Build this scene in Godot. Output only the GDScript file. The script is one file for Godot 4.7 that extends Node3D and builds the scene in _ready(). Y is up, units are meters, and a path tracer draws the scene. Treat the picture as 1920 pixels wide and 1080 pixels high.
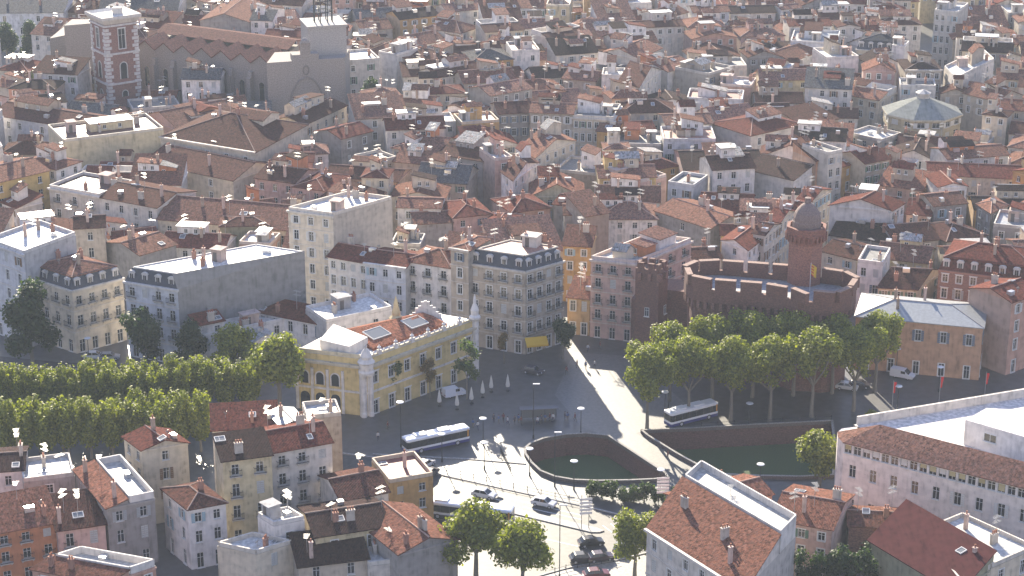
extends Node3D
# An old southern French town seen from a helicopter against the low sun: theatre square, brick fort, river basin, tiled roofs and a cathedral in the haze.
# y is up, metres; the camera looks along -z from 150 m above the square.

var M := {}
var used := {}
var cache := {}
var rng := RandomNumberGenerator.new()

const WALLS := [Color(0.64, 0.57, 0.45), Color(0.8, 0.78, 0.76), Color(0.68, 0.65, 0.6), Color(0.6, 0.42, 0.13), Color(0.52, 0.31, 0.1), Color(0.52, 0.22, 0.11), Color(0.56, 0.36, 0.32), Color(0.5, 0.29, 0.22), Color(0.3, 0.29, 0.29), Color(0.44, 0.38, 0.31), Color(0.27, 0.21, 0.18), Color(0.33, 0.11, 0.07), Color(0.44, 0.23, 0.12), Color(0.62, 0.66, 0.72), Color(0.6, 0.52, 0.31), Color(0.3, 0.3, 0.2)]

const ROOFS := [Color(0.245, 0.078, 0.056), Color(0.160, 0.070, 0.053), Color(0.350, 0.175, 0.122), Color(0.320, 0.145, 0.098), Color(0.080, 0.044, 0.038), Color(0.380, 0.400, 0.410), Color(0.620, 0.600, 0.560), Color(0.180, 0.175, 0.170), Color(0.085, 0.031, 0.031), Color(0.055, 0.065, 0.085), Color(0.400, 0.215, 0.158)]

const ROOF_ZINC := 5
const ROOF_MAROON := 8
const WALL_BRICK := 11

const SHUTTERS := [Color(0.11, 0.15, 0.2), Color(0.6, 0.59, 0.56), Color(0.09, 0.17, 0.12), Color(0.2, 0.12, 0.07), Color(0.34, 0.35, 0.36), Color(0.28, 0.4, 0.46)]

const PTS := {
	"theatre": [-26.29, -343.52, -6.85, -363.67, -16.38, -368.18, -33.72, -357.43, -39.75, -347.69],
	"theatre_roof": [-25.32, -347.78, -12.26, -360.54, -16.63, -366.8, -32.65, -356.66],
	"theatre_gable": [-19.47, -364.15, -13.41, -364.72, -21.92, -362.45],
	"theatre_attic": [-35.13, -348.53, -29.51, -345.14, -26.44, -349.86, -33.26, -356.6],
	"fort": [32.82, -368.16, 33.01, -365.44, 34.1, -362.74, 36.95, -360.97, 40.85, -360.09, 44.74, -359.21, 48.54, -357.75, 51.79, -356.02, 52.78, -354.59, 56.97, -354.3, 58.85, -353.73, 60.94, -354.59, 63.07, -356.88, 64.56, -360.67, 64.73, -363.64, 63.49, -366.04, 58.94, -368.16, 53.03, -369.7, 45.07, -371.55, 39.04, -372.79, 35.09, -372.17, 33.5, -370.31],
	"fort_front": [14],
	"fort_at": [48, -361.56],
	"fort_turret": [55.76, -368.39],
	"fort_flag": [56.15, -363.06],
	"fort_gate": [23.82, -372.36, 28.21, -370.5, 30.17, -373.6, 25.65, -375.48],
	"fort_curtain": [27.59, -375.85, 34.16, -373.43, 35.78, -380.47, 29.53, -381.4],
	"fort_low": [23.36, -375.8, 29.08, -374.01, 34.16, -375.2, 34.57, -380.36, 24.77, -380.36],
	"nave": [-105.28, -563.04, -65.25, -541.84, -60.07, -565.63, -98.84, -583.05],
	"front": [-65.42, -534.02, -45.12, -540.04, -44.56, -549.93, -64.61, -546.18],
	"belfry": [-51.34, -548.27],
	"bell_tower": [-102.57, -551.22, -107.98, -559.03, -115.79, -553.61, -110.38, -545.8],
	"apse": [-133.86, -582.18, -130.22, -586.27, -125.13, -590.43, -132.83, -597.47, 15, -127.21, -572.27, -120.47, -575.02, -120.02, -580.58, -126.62, -580.58, 21, -132.1, -568.11, -125.75, -575.71, -121.83, -580.87, -128.86, -583.49, 9, -129.69, -558.9, -116.82, -554.14, -120.1, -571.13, -132.96, -574.27, 7],
	"strip": [53.97, -304.72, 81.04, -286.37, 90.05, -323.78, 56.47, -310.71, 54.43, -310.06, 53.5, -308.55, 53.26, -306.41],
	"strip_ridge": [60, -306.37, 81.9, -290.75],
	"strip_penthouse": [73, -302.84, 82.64, -294.71, 85.48, -306.51, 77.47, -307.6],
	"octagon": [107.91, -522.65],
	"pit1": [17.1, -333.8, 13.33, -334.73, 9.51, -334.27, 5.68, -332.65, 3.39, -330.59, 2.25, -328.33, 2.33, -326.1, 3.32, -322.58, 4.84, -319.12, 7.27, -316.79, 10.41, -315.52, 14.47, -315.1, 19.9, -315.31, 24, -315.73, 26.49, -316.36, 26.25, -318.06],
	"pit2": [24.22, -333.8, 28.86, -326.1, 34.45, -318.06, 40.01, -317.21, 49.05, -316.79, 54.77, -317.42, 56.62, -327.44, 57.96, -340.38, 52.07, -339.67, 42.3, -338.48, 32.57, -337.07, 26.79, -336.6, 23.22, -336.13],
	"cuts": [13, 41.11],
	"road": [-35.11, -304.33, -20.66, -270.37, 3.18, -270.37, 23.64, -278.67, 22.86, -298.12, 19.19, -301.97, 11.47, -306.31, 0, -311.99, -12.31, -318.27, -18.49, -323.45, -29.86, -326.99, -37.46, -328.33],
	"boulevard": [-127.74, -359.95, -73.75, -364.21, -74.51, -368.55, -87.15, -369.65, -100.39, -372.99, -134.22, -380.98],
	"footpath": [3.18, -270.37, 24.2, -275.3, 22.33, -289.93, 16.71, -287.04, 8.29, -284.21, 3.29, -281.24],
	"sunlit_strip": [7.99, -353.73, 12.51, -338.95, 17.4, -334.27, 26.45, -318.27, 26.72, -314.48, 29.35, -309.13, 34.81, -310.35, 34.39, -317.42, 28.64, -325.66, 23.91, -333.34, 22.17, -336.13, 23.26, -336.83, 28.96, -337.54, 32.55, -348.68, 23.01, -372.99, 12.19, -375.24],
	"island": [-0.88, -304.13, 12.72, -296.79, 14.09, -296.79, 14.89, -297.36, 13.81, -298.31, 0, -305.71, -1.76, -305.71],
	"kerbs": [[-29.9, -327.44, -18.51, -323.89, -12.32, -318.7, 0, -312.4, 11.49, -306.71, 19.21, -302.36, 22.63, -298.5], [3.29, -281.59, 8.29, -284.56, 16.73, -287.4, 22.1, -290.29], [-98.96, -366.91, -74.03, -365.83], [-24.26, -326.99, -6.49, -324.77, 2.31, -323.02]],
	"marks": [[-11.77, -315.52, 0, -309.13, 11.37, -303.15], [-7.16, -311.37, 0, -307.71], [1.77, -306.31, 11.32, -301.59], [-5.2, -299.46, 3.43, -295.66], [5.13, -294.72, 11.85, -291.39], [-6.83, -294.72, 0, -291.02], [14.72, -299.46, 16.32, -296.6], [16.05, -300.04, 17.63, -296.98], [17.37, -300.42, 18.94, -297.36]],
}

const HOUSES := [
	[-45.29, -291.9, 7.41, -2.39, -2.15, -6.66, 15, "s", 14, 4, 4, 2, 0, 0, 0, "B", "tall yellow house with dark tiled lean-to roof and two white attic windows", "town_house", "house"],
	[-38.25, -297.28, 9.24, -4.11, -4.06, -9.14, 14, "g", 2, 0, 4, 3, 0, 0, 0, "B", "pale house with red tiled roof and long balcony beside the tall yellow house", "town_house", "house"],
	[-49.15, -307.83, 10.51, -1.51, -0.92, -6.43, 13.2, "s", 1, 0, 3, 0, 0, 0, 0, "", "white-gabled red roofed house behind the tall yellow house", "town_house", "house"],
	[-37.89, -307.51, 3.76, -1.73, -2.51, -5.45, 14.2, "x", 1, 5, 3, 0, 0, 0, 0, "", "small white stair block with pale sheet roof behind the long balcony house", "town_house", "house"],
	[-63.08, -304.6, 3.83, 5.21, 6.91, -2.9, 13.5, "g", 0, 0, 4, 2, 1, 0, 0, "", "tall cream house with blank gable and a big chimney next to the tree rows", "town_house", "house"],
	[-54.83, -291.49, 5.11, 7.36, 5.42, -2.42, 10.5, "h", 1, 1, 3, 2, 2, 0, 0, "", "white house with brown hipped roof standing between the taller yellow houses", "town_house", "house"],
	[-69.77, -297.32, 7.68, 13.84, 6.8, -3.35, 11, "T", 8, 3, 3, 3, 2, 0, 0, "", "grey house with triangular roof terrace at the lower left", "town_house", "house"],
	[-78.64, -278.81, 8.94, -3.95, -3.24, -7.32, 9, "s", 5, 3, 3, 3, 0, 0, 0, "B", "orange rendered house at the left edge with white parapet", "town_house", "house"],
	[-69.34, -280.87, 6.88, -2.35, -2.59, -7.57, 8.5, "s", 6, 1, 2, 2, 0, 0, 0, "B", "pink house with roofed loggia beside the orange house", "town_house", "house"],
	[-82.85, -296.52, 4.91, -0.8, -1.44, -8.88, 11, "g", 1, 4, 3, 1, 0, 0, 0, "", "white house with dark roof at the far left below the tree rows", "town_house", "house"],
	[-77.39, -294.49, 7.64, -2.37, -2.37, -7.64, 10, "f", 8, 6, 3, 1, 0, 0, 0, "", "low grey flat roofed house between the white house and triangular terrace", "town_house", "house"],
	[-70.42, -268.43, 11.75, 4.26, 6.3, -4.93, 8.5, "T", 7, 3, 2, 3, 3, 0, 0, "", "salmon house with glazed roof terrace at the bottom left corner", "town_house", "house"],
	[-44.55, -277.52, 6.21, 2.78, 5.08, -3.48, 7.5, "f", 0, 6, 2, 0, 1, 0, 0, "", "low cream house with roof terrace and small red awning roof", "town_house", "house"],
	[-38.91, -282.57, 2.82, 3.43, 4.48, -2.16, 10, "f", 1, 6, 2, 0, 1, 0, 0, "", "narrow white house with cluttered roof terrace", "town_house", "house"],
	[-29.62, -277.74, 10.9, -3.75, -3.58, -10.4, 9, "g", 14, 4, 2, 2, 0, 0, 0, "", "low yellow house with dark tiled roof at the bottom centre", "town_house", "house"],
	[-16.83, -273.16, 8.61, -4.87, -7.48, -11.88, 8.5, "x", 8, 3, 2, 0, 0, 0, 0, "", "grey walled house with bright red tiled roof slopes beside the round trees", "town_house", "house"],
	[-19.55, -296.2, 6.87, -2.78, -3.37, -8.34, 9, "f", 4, 0, 3, 2, 1, 0, 0, "", "ochre house with flat terrace next to the articulated bus", "town_house", "house"],
	[-26.63, -289.17, 7.14, -3.25, -4.14, -9.1, 9.5, "g", 2, 1, 3, 3, 0, 0, 0, "", "pale house with brown roof left of the ochre house", "town_house", "house"],
	[-34.51, -316.06, 5.72, -1.34, -1.37, -5.84, 11.5, "f", 9, 6, 3, 0, 0, 0, 0, "", "plain beige block end beside the bus street", "town_house", "house"],
	[-31.81, -272.9, 10.16, -2.73, -1.82, -6.76, 6.5, "s", 9, 4, 2, 2, 0, 0, 0, "", "low beige rear house in front of the dark tiled roof", "town_house", "house"],
	[-21.62, -274.81, 8.73, -2.06, -1.15, -4.87, 5.5, "f", 2, 6, 1, 0, 0, 0, 0, "", "low pale outhouse with parapet at the bottom centre", "town_house", "house"],
	[20.22, -276.26, 12.5, 19.28, 9.49, -16.83, 11, "T", 2, 3, 3, 6, 0, 0, 0, "CL", "pink-gabled corner house with tiled front slope and triangular terrace", "town_house", "house"],
	[39.86, -282.85, 8.62, 3.61, 5.02, -11.99, 9.5, "g", 6, 3, 3, 3, 0, 0, 0, "", "pink house with sunlit canal tile roof behind the triangular terrace", "town_house", "house"],
	[28.02, -285.7, 13.03, -6.99, -3.78, -7.05, 9, "g", 6, 3, 3, 0, 0, 0, 0, "", "long pink wing with low tiled roof running towards the hedge", "town_house", "house"],
	[53.94, -277.67, 9.87, 16.71, 6.91, -8.14, 8.5, "s", 15, 8, 2, 0, 0, 0, 0, "", "house with large plain maroon sheet roof and skylight", "town_house", "house"],
	[64.7, -263.5, 5.43, -4.75, -2.23, -10.82, 8.6, "f", 0, 6, 2, 2, 1, 0, 0, "", "cream house with grey flat roof and white parapet at the right edge", "town_house", "house"],
	[70.21, -268.24, 7.87, -6.09, -8.57, -11.07, 8.6, "f", 0, 6, 2, 2, 0, 0, 0, "", "cream end house with flat roof at the bottom right corner", "town_house", "house"],
	[51.99, -284.49, 7.9, 0.91, 0.8, -6.95, 7.5, "g", 11, 3, 2, 0, 0, 0, 0, "", "low brick outbuilding with orange tiled roof below the white strip-window building", "town_house", "house"],
	[-104.28, -385.81, 9.13, 8.11, 7.73, -11.78, 19.5, "f", 13, 6, 5, 3, 0, 0, 0, "C", "pale grey apartment block with flat roof and blank party wall at the left edge", "town_house", "house"],
	[-96.03, -382.66, 10.46, 8.32, 8.54, -7.38, 13.2, "M", 0, 2, 3, 4, 4, 0, 0, "BC", "corner apartment house with slate attic and tan hipped roof, left boulevard", "apartment_house", "house"],
	[-74.95, -373.18, 10.96, 4.82, 23.05, -14.16, 15.6, "F", 13, 6, 4, 4, 0, 0, 0, "BCg", "pale blue apartment house with dark dormered attic and long blank grey side wall", "apartment_house", "house"],
	[-46.03, -401.21, 9.53, 3.9, 11.45, -11.17, 21, "f", 0, 6, 6, 3, 0, 0, 0, "C", "tall beige house with white roof terraces behind the theatre", "town_house", "house"],
	[-37.44, -394.07, 8.42, 4.27, 4.07, -8.03, 13.5, "g", 2, 0, 4, 4, 0, 0, 0, "", "off-white house with red roof and small arched windows behind the theatre", "town_house", "house"],
	[-29.58, -388.7, 8.3, 3.22, 3.62, -9.32, 14, "g", 13, 0, 4, 3, 0, 0, 0, "C", "pale house with blue shutters and curved pediment behind the theatre", "town_house", "house"],
	[-21.63, -388.57, 9.55, 4.51, 4.27, -9.04, 14.5, "h", 1, 3, 4, 3, 0, 0, 0, "B", "white house with steep orange hipped roof left of the mansard corner block", "town_house", "house"],
	[-11.98, -378.95, 3.48, 1.92, 4.36, -7.87, 20.5, "h", 9, 2, 6, 1, 0, 0, 0, "C", "narrow beige tower house joined to the mansard corner block", "town_house", "house"],
	[-8.67, -378.95, 11.25, 5, 7.48, -6.27, 17.3, "N", 9, 2, 5, 4, 4, 0, 0, "BC", "large beige corner apartment block with dark mansard roof and dormers", "apartment_block", "house"],
	[11.11, -385.14, 4.44, 1.23, 1.87, -6.75, 8, "s", 4, 3, 2, 2, 0, 0, 0, "", "orange house lowered to let sunlight through, beside the mansard corner block", "town_house", "house"],  # front part of a tall house, lowered so sun reaches the square
	[10.66, -404.08, 5.74, 1.03, 1.24, -6.89, 12.5, "s", 4, 3, 4, 2, 0, 0, 0, "", "tall ochre house added behind the lowered orange house, set back for the sunlight", "town_house", "house"],  # added taller rear part, set back so its shadow clears the square
	[15.64, -383.47, 8.71, 2.87, 12.07, -14.08, 16.5, "f", 6, 5, 5, 3, 4, 0, 0, "BCR", "pink apartment house with balconies and rooftop pavilions", "apartment_house", "house"],
	[65.87, -366.92, 22.96, 6.24, 3.41, -12.55, 10.8, "h", 12, 5, 2, 5, 3, 0, 0, "S", "ochre two storey building with blue shutters and grey metal hipped roof", "public_building", "building"],
	[85.23, -385.93, 17.97, 7.23, 4.85, -12.06, 13.5, "M", 11, 0, 4, 7, 0, 0, 0, "Q", "red brick hotel with white window surrounds and red mansard roof", "hotel_building", "building"],
	[94.5, -363.24, 6.62, -5.28, -6.23, -7.82, 15, "g", 7, 0, 4, 2, 0, 0, 0, "", "salmon house cut by the right edge beside the ochre building", "town_house", "house"],
	[73.82, -388.02, 7.61, 1.25, 7.43, -11.56, 9, "g", 0, 1, 3, 3, 2, 0, 0, "S", "house with dark red tiled roof and green shuttered attic behind the ochre building", "town_house", "house"],
	[70.72, -395.84, 4.79, 1.97, 3.26, -9.36, 11.5, "f", 1, 7, 3, 2, 1, 0, 0, "", "white narrow house with cluttered terrace right of the brick fort", "town_house", "house"],
	[65.05, -407.6, 6.54, 5.46, 6.41, -7.68, 10, "g", 0, 1, 3, 2, 1, 0, 0, "", "cream house with brown roof directly behind the fort turret", "town_house", "house"],
	[43.98, -407.55, 4.78, 6.55, 4.8, -9.02, 12.5, "x", 1, 0, 4, 1, 4, 0, 0, "", "white gabled house with red roof behind the fort terrace", "town_house", "house"],
	[37.54, -400.71, 5.95, -1.01, -1.34, -7.89, 10.5, "g", 0, 1, 3, 2, 0, 0, 0, "", "low cream house with brown roof behind the fort terrace", "town_house", "house"],
	[50.54, -407.65, 2.3, 1.41, 4.15, -7.49, 14, "g", 2, 1, 4, 1, 4, 0, 0, "", "first tall pale house of the street climbing behind the turret", "town_house", "house"],
	[54.52, -415.12, 2.28, 1.82, 4.29, -7.75, 14.5, "g", 0, 0, 4, 1, 4, 0, 0, "", "second tall cream house of the street climbing behind the turret", "town_house", "house"],
	[58.47, -422.98, 2.58, 1.5, 4.62, -7.62, 14, "g", 1, 0, 4, 1, 4, 0, 0, "", "third tall white house of the street climbing behind the turret", "town_house", "house"],
	[63.04, -431.43, 2.56, 1.95, 5.78, -9.09, 14, "g", 0, 0, 4, 1, 5, 0, 0, "", "fourth long cream house of the street climbing behind the turret", "town_house", "house"],
	[69.42, -426.79, 12.85, 3.8, 3.73, -5.34, 14, "x", 1, 0, 4, 0, 3, 0, 0, "", "house with huge blank white gable wall above the dark roofs", "town_house", "house"],
	[87.6, -433.11, 5.03, 1.53, 3.5, -11.48, 10, "g", 7, 0, 3, 2, 0, 0, 0, "", "house with plain red roof right of the huge white gable", "town_house", "house"],
	[93.46, -432.29, 7.69, -2.34, -2.62, -8.61, 12, "g", 8, 2, 3, 2, 0, 0, 0, "", "grey house with sunlit tan roof above white roof terraces", "town_house", "house"],
	[103.98, -436.99, 1.65, 6.59, 5.08, -5.81, 11, "h", 8, 2, 3, 2, 2, 0, 0, "", "grey corner house with tan hipped roof near the right edge", "town_house", "house"],
	[68.99, -421.18, 11.89, 5.4, 5.78, -12.75, 9, "g", 8, 4, 3, 0, 0, 0, 0, "", "long dark roofed house below the huge white gable", "town_house", "house"],
	[81.96, -414.31, 9.59, -2.49, -3.02, -11.61, 9.5, "g", 8, 1, 3, 2, 0, 0, 0, "", "grey house with brown roof in front of the sunlit terraces", "town_house", "house"],
	[93.32, -416.85, 9.53, -4.33, -4.96, -10.93, 9, "h", 8, 1, 2, 2, 0, 0, 0, "", "low grey hipped house behind the red brick hotel", "town_house", "house"],
	[-117.61, -442.22, 10.92, -10.86, -9.87, -9.93, 14, "g", 3, 2, 4, 3, 1, 0, 0, "", "bright yellow house with tan roof at the left edge", "town_house", "house"],
	[-105.31, -445.84, 12.7, 6.87, 5.71, -10.56, 12, "f", 2, 1, 3, 3, 0, 0, 0, "BC", "off-white terrace house with flat roof right of the bright yellow house", "town_house", "house"],
	[-92.6, -438.97, 14.2, 7.84, 6.77, -12.25, 12, "g", 2, 1, 3, 4, 0, 0, 0, "", "off-white house with big brown roof and four tall windows", "town_house", "house"],
	[-77.99, -429.29, 30.42, 8.19, 4.42, -16.42, 10, "g", 0, 2, 2, 6, 0, 0, 0, "", "long house with broad tan roof and round skylights", "town_house", "house"],
	[-63.3, -421.62, 10.54, -0.74, -0.49, -6.98, 10.8, "h", 15, 1, 2, 0, 0, 0, 0, "annex", "pavilion", "town_house", "house"],
	[-91.23, -405.97, 6.03, -1.06, -1.39, -7.88, 15.5, "g", 9, 1, 4, 1, 1, 0, 0, "", "tall narrow beige house behind the blank party wall", "town_house", "house"],
	[-77.25, -401.96, 6.47, -6.88, -8.74, -8.22, 11, "g", 8, 2, 3, 0, 0, 0, 0, "", "house with tan roof behind the slate attic corner house", "town_house", "house"],
	[-133.16, -507.82, 25.63, 13.7, 6.13, -11.46, 12.5, "g", 13, 1, 3, 8, 0, 0, 0, "U", "long pale house with brown roof and many white framed windows at the left edge", "town_house", "house"],
	[-106.95, -471.05, 22.18, -10.85, -6.59, -13.47, 15.5, "f", 14, 1, 4, 0, 0, 0, 0, "U", "big blank lemon yellow wall house with jagged parapet", "town_house", "house"],
	[-85.71, -481.49, 24.7, 13.47, 10.09, -24.66, 14, "h", 0, 1, 3, 5, 0, 0, 0, "CU", "cream corner house with strong cornice and crowded brown roof", "town_house", "house"],
	[-95.75, -510.47, 13.43, 16.22, 13.87, -11.48, 11.5, "x", 6, 2, 3, 0, 0, 0, 0, "U", "house with pale pink gable and sunlit roof behind the lemon wall", "town_house", "house"],
	[-88.19, -471.84, 23.3, 15.29, 8.78, -13.38, 10.5, "g", 0, 1, 3, 2, 0, 0, 0, "U", "cream house with broad dark roof and a stone pediment dormer", "town_house", "house"],
	[-59.84, -457.04, 9.61, 4.23, 4.83, -10.98, 11, "g", 6, 1, 3, 3, 0, 0, 0, "U", "pink house with dark roof beside the cornice house", "town_house", "house"],
	[-50.65, -451.93, 7.54, 3.31, 5.22, -11.9, 10.5, "h", 6, 0, 3, 2, 2, 0, 0, "", "pink hipped house facing the tall beige house", "town_house", "house"],
	[-43.88, -461.62, 17.27, 4.28, 2.4, -9.71, 10, "g", 7, 1, 3, 5, 0, 0, 0, "SU", "long salmon house with shuttered windows above the white row", "town_house", "house"],
	[-51.83, -496.3, 9.01, -18.63, -9, -4.35, 13, "g", 0, 1, 3, 5, 0, 0, 0, "U", "cream house with oblique facade below the church front", "town_house", "house"],
	[-42.02, -486.64, 7.15, -7.3, -7.14, -7, 12, "g", 8, 0, 3, 2, 0, 0, 0, "U", "grey house with red roof below the round tree", "town_house", "house"],
	[-30.33, -518.69, 9.78, 1.08, 1.09, -9.94, 12, "g", 2, 2, 3, 3, 0, 0, 0, "U", "off-white house with sunlit tan roof right of the round tree", "town_house", "house"],
	[-29.34, -482.54, 6.16, 3.73, 4.66, -7.7, 11, "h", 8, 2, 3, 2, 0, 0, 0, "U", "house with low tan hipped roof above the central red roofs", "town_house", "house"],
	[-22.67, -482.22, 6.05, 1.88, 2.67, -8.6, 11.5, "g", 9, 2, 3, 2, 0, 0, 0, "U", "beige house with smooth sunlit tan roof in the centre", "town_house", "house"],
	[-28.6, -475.68, 9.65, 3.16, 2.18, -6.65, 9.5, "s", 9, 2, 2, 0, 0, 0, 0, "U", "low beige house with narrow tan roof below the smooth tan roof", "town_house", "house"],
	[-18.06, -476.96, 11.05, 6.36, 5.99, -10.4, 11, "g", 8, 1, 3, 3, 0, 0, 0, "U", "grey house with wide dark roof in the centre", "town_house", "house"],
	[-4.02, -463.83, 4.27, -1.78, -3.84, -9.23, 13, "f", 6, 6, 4, 1, 0, 0, 0, "U", "pale pink flat roofed house in the centre", "town_house", "house"],
	[-3.38, -502.8, 7.85, -1.55, -1.94, -9.81, 14, "g", 8, 1, 4, 3, 0, 0, 0, "SU", "grey house with brown roof and shutters, upper centre", "town_house", "house"],
	[4.57, -500.64, 10.71, 1.54, 1.42, -9.9, 15, "g", 9, 2, 4, 4, 0, 0, 0, "SU", "tall mauve-grey house with sunlit tan roof and pale shutters", "town_house", "house"],
	[15.3, -499.21, 10.1, 2.03, 2.56, -12.75, 14, "f", 0, 7, 4, 6, 3, 0, 0, "CU", "cream house with cornice and rows of narrow windows, upper centre", "town_house", "house"],
	[1.55, -478.14, 4.05, 7.79, 9.98, -14.85, 12, "g", 0, 2, 4, 1, 5, 0, 0, "U", "long cream house facing the central side street", "town_house", "house"],
	[-2.49, -458.45, 2.73, 6.8, 6.07, -14.68, 12, "g", 1, 1, 4, 1, 4, 0, 0, "U", "white house facing the central side street", "town_house", "house"],
	[21.16, -493.94, 4.85, 1.48, 2.62, -8.61, 12, "g", 4, 2, 3, 1, 0, 0, 0, "U", "ochre house with tan roof, upper centre right", "town_house", "house"],
	[26.25, -496.83, 10.04, -1.98, -1.94, -9.81, 10.5, "g", 8, 0, 3, 2, 0, 0, 0, "U", "house with dark red roof right of the ochre house", "town_house", "house"],
	[25.02, -487.44, 11.79, 0.95, 0.96, -11.96, 10, "f", 8, 7, 3, 2, 0, 0, 0, "U", "grey house with arched roof terrace, upper centre right", "town_house", "house"],
	[20.36, -457.04, 13.22, -0.85, -0.64, -9.98, 11, "g", 3, 2, 3, 4, 0, 0, 0, "U", "yellow house with sunlit tan roof in the middle distance", "town_house", "house"],
	[25.64, -453.13, 10.65, -7.62, -5.24, -7.32, 10, "f", 6, 6, 3, 3, 0, 0, 0, "", "pale pink house with terrace in front of the yellow house", "town_house", "house"],
	[35.89, -451.98, 5.66, 2.91, 4.11, -8.01, 11, "f", 13, 7, 3, 2, 0, 0, 0, "", "pale blue flat house right of the pale pink terrace", "town_house", "house"],
	[10.17, -468.41, 9.78, 3.5, 4.04, -11.3, 9, "f", 10, 7, 3, 0, 0, 0, 0, "U", "dark brown blank walled house in the middle distance", "town_house", "house"],
	[46.41, -527.93, 14.48, 2.2, 1.51, -9.89, 11, "f", 13, 0, 3, 3, 0, 0, 0, "U", "house with long white terrace parapet, upper right", "town_house", "house"],
	[59.14, -489.54, 14.53, -10.89, -9, -12, 12, "h", 2, 0, 3, 3, 0, 0, 0, "U", "off-white house with large red hipped roof, upper right", "town_house", "house"],
	[74.6, -505.64, 9.79, -7.21, -5.93, -8.05, 10, "s", 10, 1, 3, 0, 0, 0, 0, "U", "brown lean-to house right of the large red hipped roof", "town_house", "house"],
	[40.9, -466.84, 19.02, -1.32, -1.18, -16.96, 10, "g", 6, 4, 3, 5, 0, 0, 0, "U", "wide house with very dark roof and small attic windows", "town_house", "house"],
	[65.28, -454.92, 4.97, -5.55, -10.43, -9.33, 11, "r", 1, 4, 3, 0, 0, 0, 0, "", "white blank end wall under a dark lean-to roof", "town_house", "house"],
	[71.15, -460.88, 3.13, -1.77, -4.43, -7.84, 14, "s", 5, 1, 4, 0, 0, 0, 0, "U", "orange flank house beside the tall pale house", "town_house", "house"],
	[73.56, -458.48, 3.75, -2.66, -5.21, -7.34, 16, "f", 2, 7, 5, 2, 0, 0, 0, "U", "tall narrow pale house beside the orange flank", "town_house", "house"],
	[78.35, -466.14, 6.17, -5.35, -5.9, -6.8, 11, "g", 4, 0, 3, 2, 0, 0, 0, "U", "ochre house with red roof right of the tall narrow pale house", "town_house", "house"],
	[83.18, -463.75, 6.47, -4, -5.26, -8.51, 12.5, "g", 9, 0, 4, 3, 0, 0, 0, "SU", "beige house with green shutters, right middle distance", "town_house", "house"],
	[104.63, -472.4, 15.41, -3.64, -2.3, -9.73, 11, "g", 13, 2, 3, 4, 0, 0, 0, "U", "pale blue terrace of houses near the right edge", "town_house", "house"],
	[98.03, -462.91, 21.19, 3.44, 1.77, -10.86, 10, "g", 0, 0, 3, 5, 0, 0, 0, "U", "long cream house with plain red roof near the right edge", "town_house", "house"],
	[97.22, -446.66, 6.61, -0.82, -1.11, -8.93, 12, "x", 1, 0, 3, 2, 0, 0, 0, "", "small white gabled house near the right edge", "town_house", "house"],
	[-25.51, -434.64, 9.64, 0.78, 0.64, -7.97, 11, "g", 1, 2, 3, 2, 0, 0, 0, "", "white house with terrace and tan roof behind the white row", "town_house", "house"],
	[-21.36, -428.57, 8.17, -1.51, -1.81, -9.83, 9, "g", 8, 2, 2, 0, 0, 0, 0, "", "low house with bright tan roof behind the white row", "town_house", "house"],
	[-12.94, -430.05, 8.44, -3.06, -4.09, -11.28, 10, "h", 6, 0, 3, 2, 0, 0, 0, "", "pink house with red hipped roof behind the mansard block", "town_house", "house"],
	[-6.41, -425.56, 6.18, 1.48, 2.33, -9.72, 9.5, "h", 6, 0, 3, 2, 0, 0, 0, "", "second pink hipped house behind the mansard block", "town_house", "house"],
	[0, -433.88, 8.61, -3.89, -4.53, -10.02, 10, "h", 7, 0, 3, 2, 0, 0, 0, "", "salmon house with red hipped roof behind the mansard block", "town_house", "house"],
	[9.33, -438.56, 5.43, 2.36, 3.58, -8.26, 10.5, "g", 8, 0, 3, 1, 0, 0, 0, "", "grey house with red roof, middle distance", "town_house", "house"],
	[11.5, -429.25, 4.58, 0, 0, -8, 11, "g", 8, 2, 3, 0, 0, 0, 0, "", "small house with tan roof behind the narrow orange house", "town_house", "house"],
	[15.98, -423.49, 5.21, -2.64, -4.06, -8.03, 12.5, "s", 10, 2, 4, 0, 0, 0, 0, "", "brown walled house with tan lean-to roof behind the pink apartments", "town_house", "house"],
	[31.77, -433.87, 11.16, 12.81, 9.05, -7.88, 10.5, "g", 8, 2, 3, 1, 0, 0, 0, "", "grey house with broad tan roof behind the pink apartments", "town_house", "house"],
	[-166.41, -630.22, 26.13, -0.77, -0.83, -27.99, 12, "g", 13, 7, 3, 5, 0, 0, 0, "U", "long white hall with grey roof in the top left corner", "hall_building", "building"],
	[-129.54, -634.09, 24.31, -0.78, -0.77, -23.99, 12, "g", 2, 7, 3, 6, 0, 0, 0, "U", "white hall with grey roof behind the brick bell tower", "hall_building", "building"],
	[-146.64, -569.36, 9.36, 2.5, 3.1, -11.59, 9, "h", 0, 0, 2, 1, 0, 0, 0, "U", "cream house with pink-red hipped roof at the upper left edge", "town_house", "house"],
	[-144.43, -556.94, 11.17, 4.74, 3.91, -9.2, 7.5, "g", 0, 2, 2, 0, 0, 0, 0, "U", "low cream house with tan roof at the upper left edge", "town_house", "house"],
	[-95.14, -615.1, 15.23, 2.22, 3.46, -23.75, 13, "x", 8, 2, 3, 0, 0, 0, 0, "U", "grey gable-fronted house with two sunlit roof slopes, top left", "town_house", "house"],
	[-73.33, -607.99, 11.07, 2.84, 2.98, -11.62, 10, "g", 7, 0, 3, 0, 0, 0, 0, "U", "house with dull red roof left of the open bell cage", "town_house", "house"],
	[-56.96, -639.94, 6.57, 0, 0, -14, 15, "f", 7, 2, 5, 2, 0, 0, 0, "U", "salmon house at the top edge right of the bell cage", "town_house", "house"],
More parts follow.
